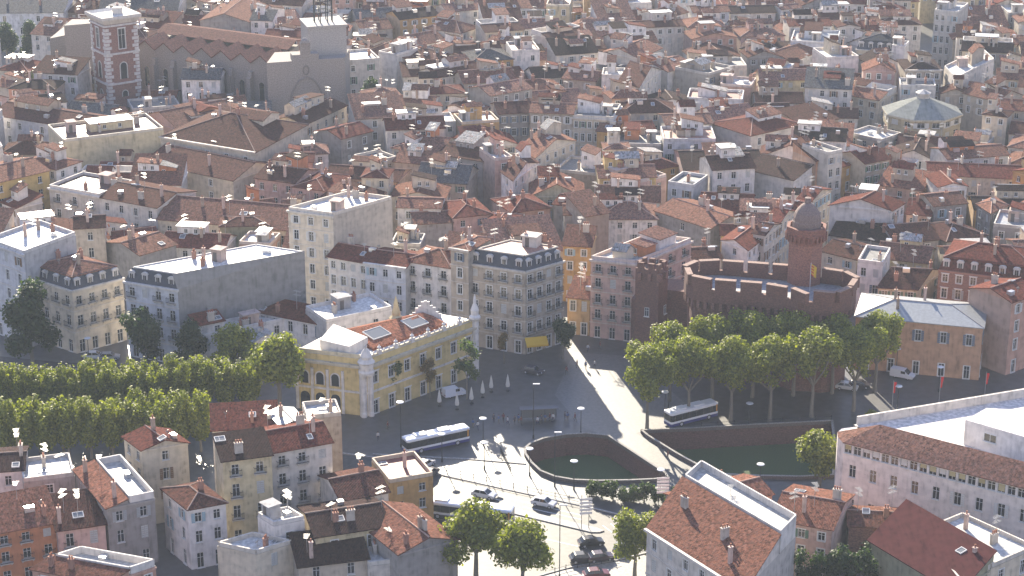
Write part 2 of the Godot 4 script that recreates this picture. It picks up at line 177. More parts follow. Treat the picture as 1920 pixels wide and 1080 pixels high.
	[-46.97, -579.12, 8.6, 4.56, 6.56, -12.37, 11, "x", 7, 2, 3, 1, 0, 0, 0, "U", "salmon gabled house above the round tree", "town_house", "house"],
	[-38.18, -572.09, 5.38, 3.87, 5.84, -8.12, 13, "f", 1, 2, 3, 0, 0, 0, 0, "U", "plain white block above the round tree", "town_house", "house"],
	[-35.48, -571.99, 8.03, 2.55, 4.24, -13.34, 11, "x", 9, 2, 3, 0, 0, 0, 0, "U", "beige blank gable right of the plain white block", "town_house", "house"],
	[-28.99, -573.66, 8.17, 7.05, 6.53, -7.57, 12, "g", 0, 1, 3, 2, 0, 0, 0, "U", "cream house with mauve roof, top centre left", "town_house", "house"],
	[-46.52, -554.48, 9.71, -3.11, -3.66, -11.43, 14.5, "f", 2, 6, 4, 2, 0, 0, 0, "U", "off-white flat roofed house behind the round tree", "town_house", "house"],
	[-7.27, -595.26, 5.06, 2.06, 3.4, -8.33, 11, "g", 9, 2, 3, 1, 0, 0, 0, "U", "small house with glowing tan roof, top centre", "town_house", "house"],
	[-45.57, -614.47, 8.91, -3.65, -4.55, -11.1, 10, "g", 9, 2, 3, 0, 0, 0, 0, "U", "beige house with long tan roof, top centre left", "town_house", "house"],
	[-0.33, -628.77, 10.6, 0.78, 1.02, -13.96, 14, "g", 13, 2, 4, 4, 0, 0, 0, "U", "bluish white house with tan roof at the top edge", "town_house", "house"],
	[10.56, -625.69, 7.24, 0.77, 1.28, -11.93, 15, "f", 14, 2, 4, 2, 0, 0, 0, "U", "pale yellow tower-like house at the top edge", "town_house", "house"],
	[22.53, -633.6, 6.01, 0, 0, -12, 16, "f", 4, 2, 5, 0, 0, 0, 0, "U", "plain ochre walled house at the top edge", "town_house", "house"],
	[26.02, -635.46, 8.01, -2.33, -2.51, -8.64, 10, "s", 7, 2, 3, 2, 0, 0, 0, "U", "salmon house with lean-to tan roof below the ochre wall", "town_house", "house"],
	[32.73, -636.54, 11.35, -1.58, -1.94, -13.87, 13, "f", 1, 6, 4, 0, 0, 0, 0, "U", "wide blank white house at the top edge", "town_house", "house"],
	[47.81, -619.58, 6.84, -7.6, -7.44, -6.69, 13, "g", 1, 2, 4, 1, 0, 0, 0, "U", "small white house with tan roof, top right of centre", "town_house", "house"],
	[0, -568.56, 7.88, -1.29, -1.78, -10.85, 14, "f", 1, 2, 4, 2, 0, 0, 0, "U", "white house with flat tan-edged roof and two dark windows", "town_house", "house"],
	[18.5, -580.21, 8.75, -2.66, -2.91, -9.57, 12, "s", 7, 1, 4, 3, 0, 0, 0, "U", "dark pink house with white framed windows, top centre", "town_house", "house"],
	[25.27, -569.2, 10.07, 6.4, 7.51, -11.82, 14, "x", 2, 2, 4, 1, 0, 0, 0, "U", "off-white gabled house with stepped white annexes, top centre", "town_house", "house"],
	[24.43, -544.79, 6.08, 0.59, 0.78, -7.96, 13, "f", 1, 6, 4, 1, 0, 0, 0, "U", "white terraced house below the stepped annexes", "town_house", "house"],
	[13.99, -551.54, 8.99, 3.58, 3.69, -9.29, 11, "g", 9, 2, 3, 2, 0, 0, 0, "U", "beige house with long tan roof, upper centre", "town_house", "house"],
	[28.65, -536.14, 5.08, 6.31, 7.28, -19.34, 14, "g", 2, 1, 4, 2, 6, 0, 0, "U", "tall pale house lining the upper street canyon", "town_house", "house"],
	[42.89, -550.78, 8.01, -7.97, -8.46, -8.51, 13, "g", 1, 2, 4, 1, 0, 0, 0, "U", "white house right of the upper street canyon", "town_house", "house"],
	[66.75, -587.09, 11.75, 3.34, 3.28, -11.54, 11, "h", 14, 4, 3, 5, 0, 0, 0, "U", "lemon house with dark hipped roof, top right", "town_house", "house"],
	[79.97, -575.46, 15.42, -17.21, -8.94, -8.01, 10, "g", 13, 2, 3, 3, 0, 0, 0, "U", "pale blue house with angled sunlit roof, top right", "town_house", "house"],
	[81.68, -589.61, 13.37, 2.72, 3.19, -15.68, 12, "f", 13, 5, 4, 0, 0, 0, 0, "U", "house with big flat blue-grey metal roof, top right", "town_house", "house"],
	[98.73, -575.21, 12.44, 3.92, 3.61, -11.45, 13.5, "M", 0, 9, 3, 5, 0, 0, 0, "CU", "cream chateau-like house with slate mansard and white dormers", "apartment_house", "house"],
	[88.63, -564.4, 9.32, -1.9, -2.4, -11.76, 13, "f", 1, 6, 4, 0, 1, 0, 0, "U", "white cubic house with flat roof, top right", "town_house", "house"],
	[84.35, -557.33, 8.92, 4.82, 4.28, -7.92, 10, "h", 6, 1, 3, 2, 0, 0, 0, "U", "pink house with brown roof in front of the white cubic house", "town_house", "house"],
	[66.78, -558.54, 10.41, 4.84, 5.48, -11.79, 10, "h", 1, 2, 3, 3, 0, 0, 0, "U", "white house with pale tan hipped roof, upper right", "town_house", "house"],
	[56.38, -540.73, 8.13, 2.31, 2.46, -8.66, 11.5, "f", 7, 6, 3, 0, 0, 0, 0, "U", "blank salmon box-like house, upper right", "town_house", "house"],
	[127.31, -608.87, 6.47, 2.97, 5.85, -12.72, 17, "f", 2, 6, 5, 4, 0, 0, 0, "U", "tall off-white rounded corner house at the top right street", "apartment_house", "house"],
	[138.48, -627.29, 9.28, -3.17, -3.88, -11.36, 17, "f", 14, 6, 5, 3, 0, 0, 0, "CU", "yellow house with white pilasters in the top right corner", "town_house", "house"],
	[107.94, -548.57, 9.95, 0, 0, -12, 14, "h", 9, 4, 4, 4, 0, 0, 0, "CU", "beige corner house with dark hipped roof by the upper right street", "town_house", "house"],
	[119.71, -554.43, 0.57, 13.18, 15.25, -21.88, 13, "f", 1, 6, 4, 2, 3, 0, 0, "U", "white house on the right side of the upper right street", "town_house", "house"],
	[138.24, -593.2, 6.94, 2.73, 3.66, -9.31, 11, "g", 8, 2, 3, 2, 0, 0, 0, "U", "grey house with tan roof in the top right corner", "town_house", "house"],
	[144.6, -586.9, 7.5, -2.72, -3.4, -9.4, 12, "g", 0, 2, 3, 2, 0, 0, 0, "U", "cream house with tan roof at the upper right edge", "town_house", "house"],
	[107.56, -568.74, 3.39, 1.3, 2.51, -6.54, 15.5, "f", 1, 6, 4, 0, 0, 0, 0, "U", "narrow white tower block beside the chateau-like house", "town_house", "house"],
	[102.9, -650.68, 10.24, 2.43, 2.77, -11.68, 11, "g", 1, 0, 3, 3, 0, 0, 0, "U", "white house with red roof at the top edge, right", "town_house", "house"],
	[-50.98, -377.26, 15.38, 8.18, 2.35, -4.41, 8, "s", 1, 0, 2, 5, 0, 0, 0, "", "white rear wing with red lean-to roof behind the theatre", "theatre_wing", "building"],
	[-35.53, -366.32, 12.14, -7.55, -4.75, -7.64, 9.5, "f", 1, 6, 2, 2, 0, 0, 0, "", "white flat terrace block between theatre and white houses", "theatre_wing", "building"],
	[-60.36, -364.02, 16.59, -10.2, -2.77, -4.52, 7, "f", 1, 6, 2, 4, 0, 0, 0, "", "low white terrace building along the foot of the long blank wall", "garden_terrace", "building"],
	[-59.99, -364.96, 4.61, -2.83, -1.88, -3.07, 9.6, "s", 1, 0, 3, 2, 0, 0, 0, "", "small garden pavilion with red roof beside the long blank wall", "garden_pavilion", "pavilion"],
	[-48.98, -361.93, 4.09, -3.34, -2.53, -3.1, 7.5, "x", 1, 6, 2, 1, 0, 0, 0, "", "small white gabled gatehouse left of the theatre, behind trees", "gatehouse", "building"],
]

const LANDMARKS := ["brick bell tower", "cathedral west front", "saw-tooth chapel roofs", "iron bell cage", "round dark tree", "big lemon wall", "cornice corner house", "tall beige terrace house", "mauve-grey shuttered house", "upper street canyon", "yellow tan-roofed house", "wide very dark roof", "large red hipped roof", "octagonal hall", "chateau-like house", "white cubic house", "big blue-grey flat roof", "huge white gable", "fort turret", "red brick hotel", "roof with round skylights", "bright yellow edge house", "long salmon shuttered house", "top left white hall", "hall behind the bell tower", "grey gable-fronted house", "salmon top-edge house", "off-white stepped gable", "plain ochre wall", "lemon dark-roofed house", "blank salmon box house", "beige corner house by the street", "rounded corner house", "long plain red roof", "pale blue edge terrace", "central side street", "long pale left-edge house", "smooth central tan roof", "glowing small tan roof", "pink pavilion apartments", "mansard corner block", "white theatre row", "tall narrow pale house", "second climbing-street house"]

const WALL_WORDS := ["cream", "white", "off-white", "yellow", "ochre", "orange", "pink", "salmon", "grey", "beige", "brown", "brick", "umber", "bluish white", "pale yellow", "olive"]

const ROOF_WORDS := ["red", "brown", "tan", "orange", "dark", "zinc", "pale", "grey", "maroon", "slate", "rose"]

const ROOF_KINDS := {"g": "tiled gable roof", "x": "gable-fronted tiled roof", "h": "hipped tiled roof", "f": "flat roof", "s": "lean-to tiled roof", "T": "half terraced roof"}

const INFILL := [
	[97.9, -408.0, 0.07, 14.1, 9.3, 9.5, "g", 9, 2, 0, 0, 3, 19],
	[112.8, -412.3, 0.05, 12.8, 9.7, 9.5, "g", 9, 10, 0, 0, 0, 19],
	[-67.1, -415.8, -0.15, 13.7, 9.0, 9.5, "g", 1, 0, 0, 0, 2, 20],
	[2.3, -419.2, 0.27, 14.8, 11.7, 7.5, "s", 9, 10, 0, 0, 2, 40],
	[-117.0, -422.1, -0.17, 14.4, 11.2, 8.5, "s", 2, 2, 0, 0, 2, 21],
	[-100.0, -422.6, 0.39, 14.9, 9.7, 9.5, "x", 4, 1, 2, 0, 2, 21],
	[-84.9, -424.4, 0.38, 13.9, 10.2, 7.5, "g", 2, 0, 2, 0, 1, 20],
	[113.0, -425.0, -0.34, 14.4, 10.9, 10.5, "f", 8, 5, 0, 0, 3, 19],
	[56.7, -434.6, -0.12, 11.5, 9.4, 8.5, "s", 8, 10, 2, 0, 1, 43],
	[25.6, -436.3, -0.01, 13.2, 10.9, 9.5, "h", 1, 10, 0, 0, 2, 10],
	[119.8, -436.2, -0.37, 11.9, 11.7, 9.5, "g", 2, 3, 0, 0, 0, 33],
	[-37.0, -443.7, -0.76, 14.2, 9.4, 8.5, "s", 0, 1, 0, 0, 3, 7],
	[49.2, -446.1, -0.16, 11.6, 11.6, 8.5, "g", 1, 0, 2, 0, 2, 11],
	[26.5, -448.6, -0.06, 14.5, 10.0, 9.5, "g", 13, 2, 2, 0, 2, 10],
	[82.4, -449.4, -0.31, 11.2, 10.2, 7.5, "g", 8, 1, 2, 0, 0, 17],
	[112.7, -448.8, -0.04, 14.5, 10.4, 7.5, "g", 4, 4, 0, 0, 2, 33],
	[-21.0, -451.2, -0.11, 12.4, 9.4, 9.5, "x", 0, 3, 2, 0, 0, 22],
	[10.3, -452.7, -0.01, 12.3, 10.4, 9.5, "x", 14, 3, 2, 0, 2, 35],
	[124.8, -454.4, -1.00, 14.6, 9.8, 12.5, "x", 4, 0, 2, 0, 0, 34],
	[-82.5, -458.5, -0.01, 11.7, 10.4, 10.5, "s", 1, 3, 0, 0, 0, 5],
	[-94.9, -461.3, -0.08, 12.8, 9.2, 9.5, "T", 1, 0, 2, 0, 2, 5],
	[-15.3, -464.4, -0.21, 12.0, 11.9, 9.5, "g", 9, 7, 0, 0, 2, 37],
	[127.7, -467.2, -0.33, 12.4, 9.1, 13.5, "h", 14, 1, 0, 0, 0, 34],
	[32.1, -476.5, 0.50, 13.7, 9.3, 8.5, "h", 4, 0, 0, 0, 3, 10],
	[67.9, -479.7, -0.19, 14.5, 9.4, 10.5, "x", 1, 1, 0, 0, 2, 12],
	[128.2, -479.8, -0.33, 13.4, 11.3, 8.5, "h", 2, 2, 2, 0, 0, 34],
	[-132.2, -482.0, 0.38, 13.9, 11.3, 11.5, "f", 1, 2, 0, 0, 1, 36],
	[92.5, -482.9, -0.41, 12.5, 10.6, 6.33, "f", 13, 5, 0, 0, 0, 42],
	[76.3, -488.8, -0.21, 12.4, 9.6, 12.5, "g", 1, 4, 2, 0, 3, 42],
	[-120.2, -490.3, 0.00, 11.9, 9.5, 8.5, "h", 8, 1, 2, 0, 2, 36],
	[43.7, -491.8, -0.00, 12.9, 11.7, 11.5, "f", 13, 2, 2, 0, 3, 11],
	[100.9, -491.9, -0.33, 11.8, 11.0, 6.73, "x", 1, 4, 0, 0, 2, 13],
	[131.7, -491.2, -0.40, 14.3, 11.8, 9.5, "h", 2, 10, 0, 0, 0, 34],
	[-24.5, -495.0, 0.15, 14.4, 9.0, 13.5, "g", 2, 0, 0, 0, 3, 37],
	[-6.8, -494.0, 0.24, 14.4, 9.4, 9.5, "x", 1, 0, 0, 0, 0, 37],
	[116.0, -494.1, -0.37, 14.3, 11.1, 6.3, "g", 1, 3, 2, 0, 3, 34],
	[-135.5, -497.6, -0.07, 12.4, 11.1, 13.5, "T", 1, 3, 0, 0, 1, 36],
	[80.0, -499.6, -0.20, 11.6, 11.9, 8.5, "s", 13, 3, 2, 0, 3, 42],
	[44.0, -503.8, 0.12, 11.8, 10.3, 12.5, "g", 0, 10, 0, 0, 0, 9],
	[104.6, -503.0, -0.32, 11.8, 10.6, 6.22, "g", 13, 1, 0, 0, 2, 13],
	[133.3, -503.3, -0.38, 12.1, 10.4, 9.5, "g", 0, 1, 2, 0, 0, 34],
	[-34.5, -506.7, 0.24, 12.5, 11.6, 13.5, "s", 2, 10, 0, 0, 2, 4],
	[-21.0, -505.6, 0.19, 12.1, 9.0, 11.5, "f", 2, 6, 0, 0, 3, 37],
	[35.0, -514.8, 0.03, 13.7, 9.7, 12.5, "h", 0, 1, 0, 0, 2, 9],
	[55.7, -514.7, 0.36, 11.4, 12.0, 10.5, "g", 1, 10, 2, 0, 2, 30],
	[133.1, -515.6, -0.35, 12.5, 9.1, 12.5, "g", 9, 3, 0, 0, 3, 34],
	[-12.5, -518.8, 1.19, 12.0, 9.0, 10.5, "g", 2, 2, 0, 0, 3, 37],
	[7.4, -518.4, -0.37, 12.0, 11.2, 8.5, "s", 0, 2, 0, 0, 1, 8],
	[-40.7, -521.8, 0.85, 11.1, 9.1, 6.8, "f", 1, 7, 0, 0, 2, 4],
	[-142.0, -524.5, -0.61, 13.8, 11.0, 12.5, "g", 6, 0, 2, 0, 1, 36],
	[-69.9, -524.2, 0.14, 12.6, 11.7, 6.62, "s", 10, 7, 2, 0, 3, 6],
	[83.7, -524.3, -0.13, 14.7, 9.3, 8.5, "g", 2, 1, 2, 0, 2, 15],
	[-126.0, -529.1, 0.55, 12.3, 9.4, 10.5, "g", 1, 4, 2, 0, 3, 36],
	[-3.1, -530.9, 0.62, 13.5, 10.2, 13.5, "g", 8, 10, 2, 0, 2, 38],
	[-111.8, -533.8, -0.31, 13.8, 11.4, 6.39, "g", 7, 7, 2, 0, 3, 5],
	[-78.6, -533.8, 0.37, 13.5, 10.7, 8.5, "g", 2, 3, 0, 0, 2, 2],
	[-19.3, -533.3, 0.15, 12.3, 9.0, 12.5, "h", 0, 0, 0, 0, 0, 4],
	[128.5, -532.3, -0.89, 11.3, 10.4, 11.5, "g", 9, 2, 0, 0, 0, 31],
	[11.4, -536.5, 0.27, 12.8, 11.5, 9.5, "g", 7, 10, 2, 0, 3, 8],
	[71.6, -535.5, -0.01, 12.5, 10.0, 9.5, "g", 1, 1, 0, 0, 3, 12],
	[85.1, -535.4, -0.20, 12.2, 9.4, 13.5, "s", 2, 7, 0, 0, 2, 15],
	[143.6, -535.2, -0.29, 14.3, 9.5, 13.5, "g", 0, 2, 0, 0, 3, 34],
	[-97.0, -538.2, 0.31, 12.8, 10.3, 6.98, "f", 8, 7, 2, 0, 2, 0],
	[-129.2, -542.5, -0.09, 12.7, 9.4, 11.5, "h", 7, 4, 0, 0, 3, 36],
	[-7.4, -542.8, 0.29, 14.5, 10.0, 13.5, "g", 9, 3, 2, 0, 2, 38],
	[95.9, -541.7, -0.65, 13.9, 10.5, 9.5, "T", 0, 2, 2, 0, 2, 15],
	[5.8, -548.6, 0.30, 14.5, 10.1, 9.5, "h", 1, 3, 2, 0, 3, 8],
	[74.2, -548.3, 0.02, 13.3, 9.0, 12.5, "g", 14, 10, 2, 0, 2, 29],
	[139.1, -548.5, -0.24, 11.6, 9.4, 12.5, "g", 0, 2, 2, 0, 0, 31],
	[-124.0, -551.2, -0.22, 12.8, 8.9, 13.5, "s", 13, 1, 0, 0, 1, 0],
	[-16.8, -550.5, 0.62, 14.7, 9.5, 13.5, "g", 1, 1, 2, 0, 1, 38],
	[52.9, -551.9, 0.84, 11.2, 11.5, 13.5, "f", 9, 7, 2, 0, 3, 30],
	[-3.6, -560.3, 0.30, 14.3, 9.6, 8.5, "s", 7, 0, 2, 0, 2, 38],
	[11.0, -563.1, 0.31, 12.7, 9.1, 9.5, "g", 1, 4, 0, 0, 0, 38],
	[59.3, -565.6, 0.06, 12.5, 9.8, 11.5, "f", 2, 7, 0, 0, 1, 29],
	[-112.7, -571.3, -0.79, 13.8, 10.9, 7.01, "g", 0, 1, 0, 0, 2, 0],
	[-54.3, -572.4, 0.41, 11.4, 11.2, 8.5, "f", 9, 6, 2, 0, 3, 1],
	[-6.9, -572.0, 0.28, 11.8, 11.7, 12.5, "h", 4, 7, 0, 0, 2, 38],
	[56.6, -575.5, 0.09, 14.6, 9.5, 8.5, "f", 9, 7, 2, 0, 1, 29],
	[-79.9, -581.2, -0.22, 14.6, 9.9, 9.5, "g", 7, 0, 0, 0, 0, 2],
	[137.5, -580.8, -0.22, 14.1, 9.2, 12.5, "T", 0, 4, 0, 0, 0, 32],
	[154.2, -581.1, -0.12, 13.9, 10.9, 11.5, "g", 0, 2, 2, 0, 0, 32],
	[-111.7, -583.9, -0.23, 14.5, 9.8, 9.5, "s", 14, 10, 2, 0, 0, 0],
	[-66.4, -584.1, 0.55, 11.1, 11.8, 10.5, "x", 2, 2, 2, 0, 3, 1],
	[-10.9, -584.3, 0.25, 14.0, 9.2, 11.5, "g", 1, 1, 0, 0, 0, 4],
	[4.4, -587.4, 0.29, 12.3, 10.5, 8.5, "g", 6, 10, 0, 0, 0, 38],
	[34.6, -587.9, 0.27, 13.1, 10.8, 13.5, "g", 2, 2, 2, 0, 3, 27],
	[-96.6, -589.0, -0.22, 12.3, 9.9, 10.5, "x", 6, 3, 2, 0, 1, 2],
	[-51.6, -590.6, -0.08, 13.6, 10.5, 8.5, "s", 13, 1, 0, 0, 2, 3],
	[59.1, -590.3, 0.19, 14.9, 11.6, 8.5, "x", 1, 1, 0, 0, 1, 29],
	[-30.2, -592.1, -0.46, 14.2, 9.4, 9.5, "h", 1, 7, 0, 0, 3, 4],
	[107.9, -593.7, 0.48, 12.8, 11.5, 10.5, "g", 1, 1, 0, 0, 3, 14],
	[-111.4, -595.7, -0.28, 11.1, 9.8, 13.5, "h", 1, 1, 0, 0, 2, 24],
	[-81.9, -595.9, 0.77, 14.4, 11.0, 8.5, "T", 4, 1, 0, 0, 0, 2],
	[-16.4, -599.1, 0.54, 11.7, 9.2, 8.5, "x", 2, 0, 0, 0, 1, 38],
	[14.5, -599.5, 0.62, 14.5, 9.8, 12.5, "T", 2, 1, 2, 0, 1, 28],
	[-162.0, -602.8, -0.23, 13.3, 10.3, 9.5, "g", 1, 4, 2, 0, 1, 23],
	[-126.2, -602.3, -0.31, 14.5, 10.1, 11.5, "T", 6, 1, 2, 0, 3, 0],
	[-99.4, -602.8, 0.32, 13.8, 10.6, 9.5, "h", 4, 0, 2, 0, 1, 2],
	[-55.4, -602.3, 0.03, 12.3, 10.1, 12.5, "g", 13, 0, 0, 0, 2, 3],
	[-42.0, -601.1, 0.04, 12.0, 9.6, 9.5, "h", 2, 4, 2, 0, 2, 26],
	[28.4, -602.4, 0.27, 11.9, 9.3, 11.5, "s", 1, 10, 2, 0, 2, 28],
	[59.3, -602.7, 0.19, 13.7, 9.7, 11.5, "x", 7, 2, 0, 0, 1, 29],
	[74.3, -606.0, 0.12, 13.3, 10.5, 11.5, "h", 6, 10, 2, 0, 3, 29],
	[112.2, -605.9, -0.11, 12.3, 9.5, 9.5, "x", 0, 4, 0, 0, 3, 14],
	[-28.0, -608.9, 0.69, 11.5, 11.2, 8.5, "g", 1, 2, 0, 0, 1, 38],
	[-3.8, -608.6, 0.29, 11.9, 11.1, 12.5, "T", 0, 1, 0, 0, 3, 38],
	[146.4, -607.5, -0.04, 11.2, 11.6, 10.5, "x", 8, 3, 2, 0, 0, 32],
	[8.1, -611.5, 0.13, 11.6, 8.9, 12.5, "g", 1, 10, 2, 0, 0, 38],
	[89.4, -610.8, 0.06, 12.7, 10.3, 13.5, "g", 2, 0, 2, 0, 3, 16],
	[22.2, -613.5, -0.36, 11.6, 9.4, 11.5, "x", 7, 10, 0, 0, 2, 28],
	[43.8, -613.2, 0.22, 14.9, 9.6, 12.5, "g", 2, 1, 2, 0, 3, 27],
	[58.4, -614.0, 0.08, 11.4, 11.1, 12.5, "h", 2, 2, 0, 0, 1, 29],
	[160.1, -614.8, 0.00, 13.2, 8.9, 13.5, "x", 0, 10, 0, 0, 0, 32],
	[-129.8, -617.2, -0.26, 11.9, 9.8, 11.5, "g", 2, 0, 2, 0, 1, 24],
	[-109.9, -617.5, -0.35, 14.7, 9.8, 11.5, "s", 10, 0, 2, 0, 0, 24],
	[-18.4, -616.8, -0.58, 13.0, 10.0, 10.5, "h", 1, 2, 2, 0, 1, 38],
	[70.9, -617.9, 0.13, 11.1, 10.6, 8.5, "g", 9, 10, 0, 0, 3, 29],
	[104.4, -616.3, 0.02, 12.7, 10.9, 11.5, "g", 8, 0, 0, 0, 3, 14],
	[-3.7, -620.8, 0.17, 11.6, 11.6, 13.5, "s", 13, 1, 2, 0, 3, 38],
	[118.2, -620.8, -0.01, 13.9, 9.3, 11.5, "h", 1, 1, 2, 0, 3, 14],
	[145.2, -620.0, 0.07, 11.9, 9.9, 11.5, "s", 6, 2, 0, 0, 0, 32],
	[-57.3, -623.6, -0.15, 14.1, 10.6, 8.5, "f", 6, 7, 0, 0, 2, 3],
	[31.1, -623.6, 0.21, 11.2, 11.4, 12.5, "s", 13, 10, 2, 0, 0, 28],
	[88.0, -622.1, 0.14, 14.7, 10.8, 9.5, "x", 0, 3, 0, 0, 3, 16],
	[-121.3, -626.1, -0.37, 11.3, 9.9, 11.5, "h", 14, 2, 2, 0, 1, 24],
	[-30.9, -626.3, 0.51, 13.3, 9.7, 12.5, "g", 4, 4, 0, 0, 0, 26],
	[158.3, -626.0, 0.02, 11.8, 10.7, 13.5, "f", 8, 6, 2, 0, 0, 32],
	[61.1, -629.6, 0.14, 11.3, 9.3, 13.5, "g", 13, 2, 2, 0, 3, 29],
	[100.7, -629.4, 0.10, 12.2, 10.7, 11.5, "g", 1, 1, 0, 0, 3, 16],
	[-100.5, -632.4, -0.29, 11.1, 11.1, 8.5, "g", 9, 0, 2, 0, 1, 25],
	[-15.1, -632.3, 0.42, 14.6, 10.0, 13.5, "g", 2, 10, 2, 0, 3, 38],
	[74.6, -632.9, 0.09, 14.2, 9.2, 12.5, "g", 2, 4, 0, 0, 3, 29],
	[115.5, -632.4, -0.10, 12.6, 9.1, 9.5, "g", 0, 3, 0, 0, 3, 14],
	[-58.1, -635.0, -0.19, 13.4, 9.7, 9.5, "T", 2, 2, 2, 0, 0, 3],
	[-42.9, -635.6, 0.25, 14.0, 10.8, 10.5, "g", 0, 7, 2, 0, 0, 26],
	[97.3, -638.9, 0.10, 14.6, 9.1, 13.5, "x", 8, 1, 2, 0, 3, 16],
	[154.8, -637.6, 0.03, 13.2, 11.5, 13.5, "x", 0, 0, 2, 0, 0, 32],
	[-70.6, -641.3, -0.28, 13.0, 11.5, 13.5, "g", 2, 1, 0, 0, 1, 3],
	[-28.9, -640.8, -0.13, 12.1, 9.3, 9.5, "x", 2, 3, 2, 0, 0, 26],
	[118.6, -641.5, -0.11, 12.5, 9.2, 10.5, "h", 8, 0, 2, 0, 3, 14],
	[-84.3, -644.2, -0.27, 13.3, 10.9, 11.5, "g", 7, 2, 0, 0, 3, 25],
	[-10.3, -644.2, 0.05, 14.4, 9.5, 12.5, "g", 9, 1, 2, 0, 3, 38],
	[82.6, -646.3, 0.03, 14.7, 11.3, 11.5, "g", 7, 2, 0, 0, 3, 29],
	[-96.5, -650.6, -0.40, 12.1, 11.2, 8.5, "f", 10, 7, 0, 0, 3, 25],
	[-40.9, -650.9, -0.06, 12.6, 10.7, 10.5, "s", 1, 2, 2, 0, 0, 26],
	[5.0, -650.8, 0.16, 14.6, 9.7, 11.5, "g", 2, 1, 0, 0, 3, 38],
	[-67.2, -653.6, -0.30, 12.2, 10.9, 8.5, "g", 14, 1, 0, 0, 1, 3],
	[-27.3, -652.3, -0.17, 11.4, 11.4, 13.5, "g", 14, 1, 0, 0, 0, 26],
	[20.2, -652.2, 0.18, 13.8, 11.5, 11.5, "f", 0, 7, 2, 0, 3, 28],
	[53.0, -653.4, 0.16, 11.9, 9.1, 13.5, "f", 1, 7, 0, 0, 0, 28],
	[121.6, -652.1, -0.13, 13.0, 9.1, 12.5, "g", 2, 7, 2, 0, 1, 32],
	[-13.8, -656.0, -0.01, 11.1, 10.0, 13.5, "s", 1, 10, 2, 0, 3, 38],
	[67.6, -655.4, 0.04, 14.0, 10.7, 8.5, "x", 0, 0, 0, 0, 3, 29],
	[-88.9, -659.6, -0.39, 14.5, 9.5, 10.5, "T", 2, 4, 2, 0, 3, 25],
	[35.1, -658.3, 0.16, 12.0, 9.8, 11.5, "g", 0, 2, 0, 0, 0, 28],
	[-51.7, -661.9, -0.33, 11.9, 10.8, 10.5, "g", 8, 2, 2, 0, 3, 26],
	[83.3, -662.9, 0.58, 14.0, 10.2, 13.5, "s", 0, 2, 0, 0, 3, 16],
	[125.8, -662.6, 0.31, 11.1, 9.8, 9.5, "g", 14, 0, 2, 0, 1, 32],
	[146.4, -662.5, -0.60, 12.0, 9.6, 8.5, "g", 13, 0, 2, 0, 3, 32],
	[-106.1, -664.7, -0.41, 11.7, 9.4, 9.5, "x", 0, 2, 2, 0, 1, 25],
	[49.4, -664.7, 0.04, 12.5, 10.1, 12.5, "g", 9, 2, 0, 0, 0, 28],
	[65.4, -668.7, 0.35, 12.6, 9.4, 9.5, "x", 14, 7, 0, 0, 3, 29],
	[78.0, -676.8, -0.06, 11.1, 9.8, 11.5, "s", 9, 2, 2, 0, 3, 29],
	[62.6, -446.9, -0.14, 11.4, 10.2, 7.5, "g", 1, 10, 0, 0, 3, 43],
	[91.8, -458.2, -0.44, 10.4, 8.8, 9.5, "s", 7, 3, 2, 0, 0, 17],
	[-108.2, -462.0, -0.58, 11.6, 8.2, 13.5, "h", 1, 3, 2, 0, 3, 21],
	[50.4, -461.3, 0.21, 10.2, 10.5, 13.5, "g", 1, 1, 2, 0, 0, 11],
	[-9.1, -503.0, 0.27, 9.8, 8.6, 12.5, "f", 4, 6, 0, 0, 0, 37],
	[92.9, -506.5, -0.77, 10.1, 9.1, 7.38, "f", 9, 6, 2, 0, 1, 13],
	[-24.3, -560.5, 0.14, 13.1, 9.1, 10.5, "s", 2, 1, 2, 0, 0, 4],
	[17.3, -574.1, 0.31, 12.6, 8.2, 13.5, "s", 2, 4, 2, 0, 1, 27],
	[82.9, -407.6, -0.35, 10.5, 9.4, 9.5, "g", 14, 2, 2, 0, 1, 19],
	[-93.7, -470.1, -0.05, 8.5, 7.7, 9.5, "g", 1, 0, 0, 0, 2, 5],
	[68.1, -521.4, 0.04, 8.6, 10.0, 9.5, "g", 6, 1, 0, 0, 3, 12],
	[41.4, -526.4, 0.14, 10.6, 8.8, 11.5, "x", 1, 4, 0, 0, 0, 9],
	[-35.0, -532.7, 0.28, 9.4, 8.6, 11.5, "h", 0, 10, 0, 0, 0, 4],
	[23.9, -536.1, 0.25, 8.7, 7.9, 9.5, "x", 7, 0, 2, 0, 2, 27],
	[110.2, -542.8, -0.12, 9.5, 7.7, 11.5, "f", 2, 7, 0, 0, 2, 31],
	[-84.2, -545.1, -0.02, 10.4, 9.3, 13.5, "g", 1, 7, 0, 0, 2, 2],
	[-97.2, -550.4, 0.00, 9.4, 8.3, 6.6, "g", 13, 0, 2, 0, 0, 0],
	[101.4, -553.5, -0.12, 8.6, 7.8, 13.5, "x", 6, 3, 2, 0, 2, 14],
	[71.0, -574.3, 0.19, 9.1, 7.7, 12.5, "x", 8, 1, 2, 0, 2, 29],
	[-67.0, -595.7, -0.10, 10.4, 8.1, 13.5, "g", 7, 0, 0, 0, 1, 3],
	[-70.9, -626.2, 0.36, 9.5, 9.0, 10.5, "s", 1, 10, 2, 0, 1, 3],
	[17.7, -641.8, 0.14, 9.0, 7.7, 10.5, "T", 4, 3, 2, 0, 1, 28],
	[-61.3, -665.7, -0.29, 9.0, 9.7, 11.5, "s", 1, 2, 0, 0, 3, 26],
	[-10.3, -415.4, -0.20, 7.7, 7.1, 7.5, "s", 6, 2, 0, 0, 1, 40],
	[-51.5, -472.6, 0.02, 8.0, 8.3, 11.5, "g", 6, 0, 2, 0, 1, 22],
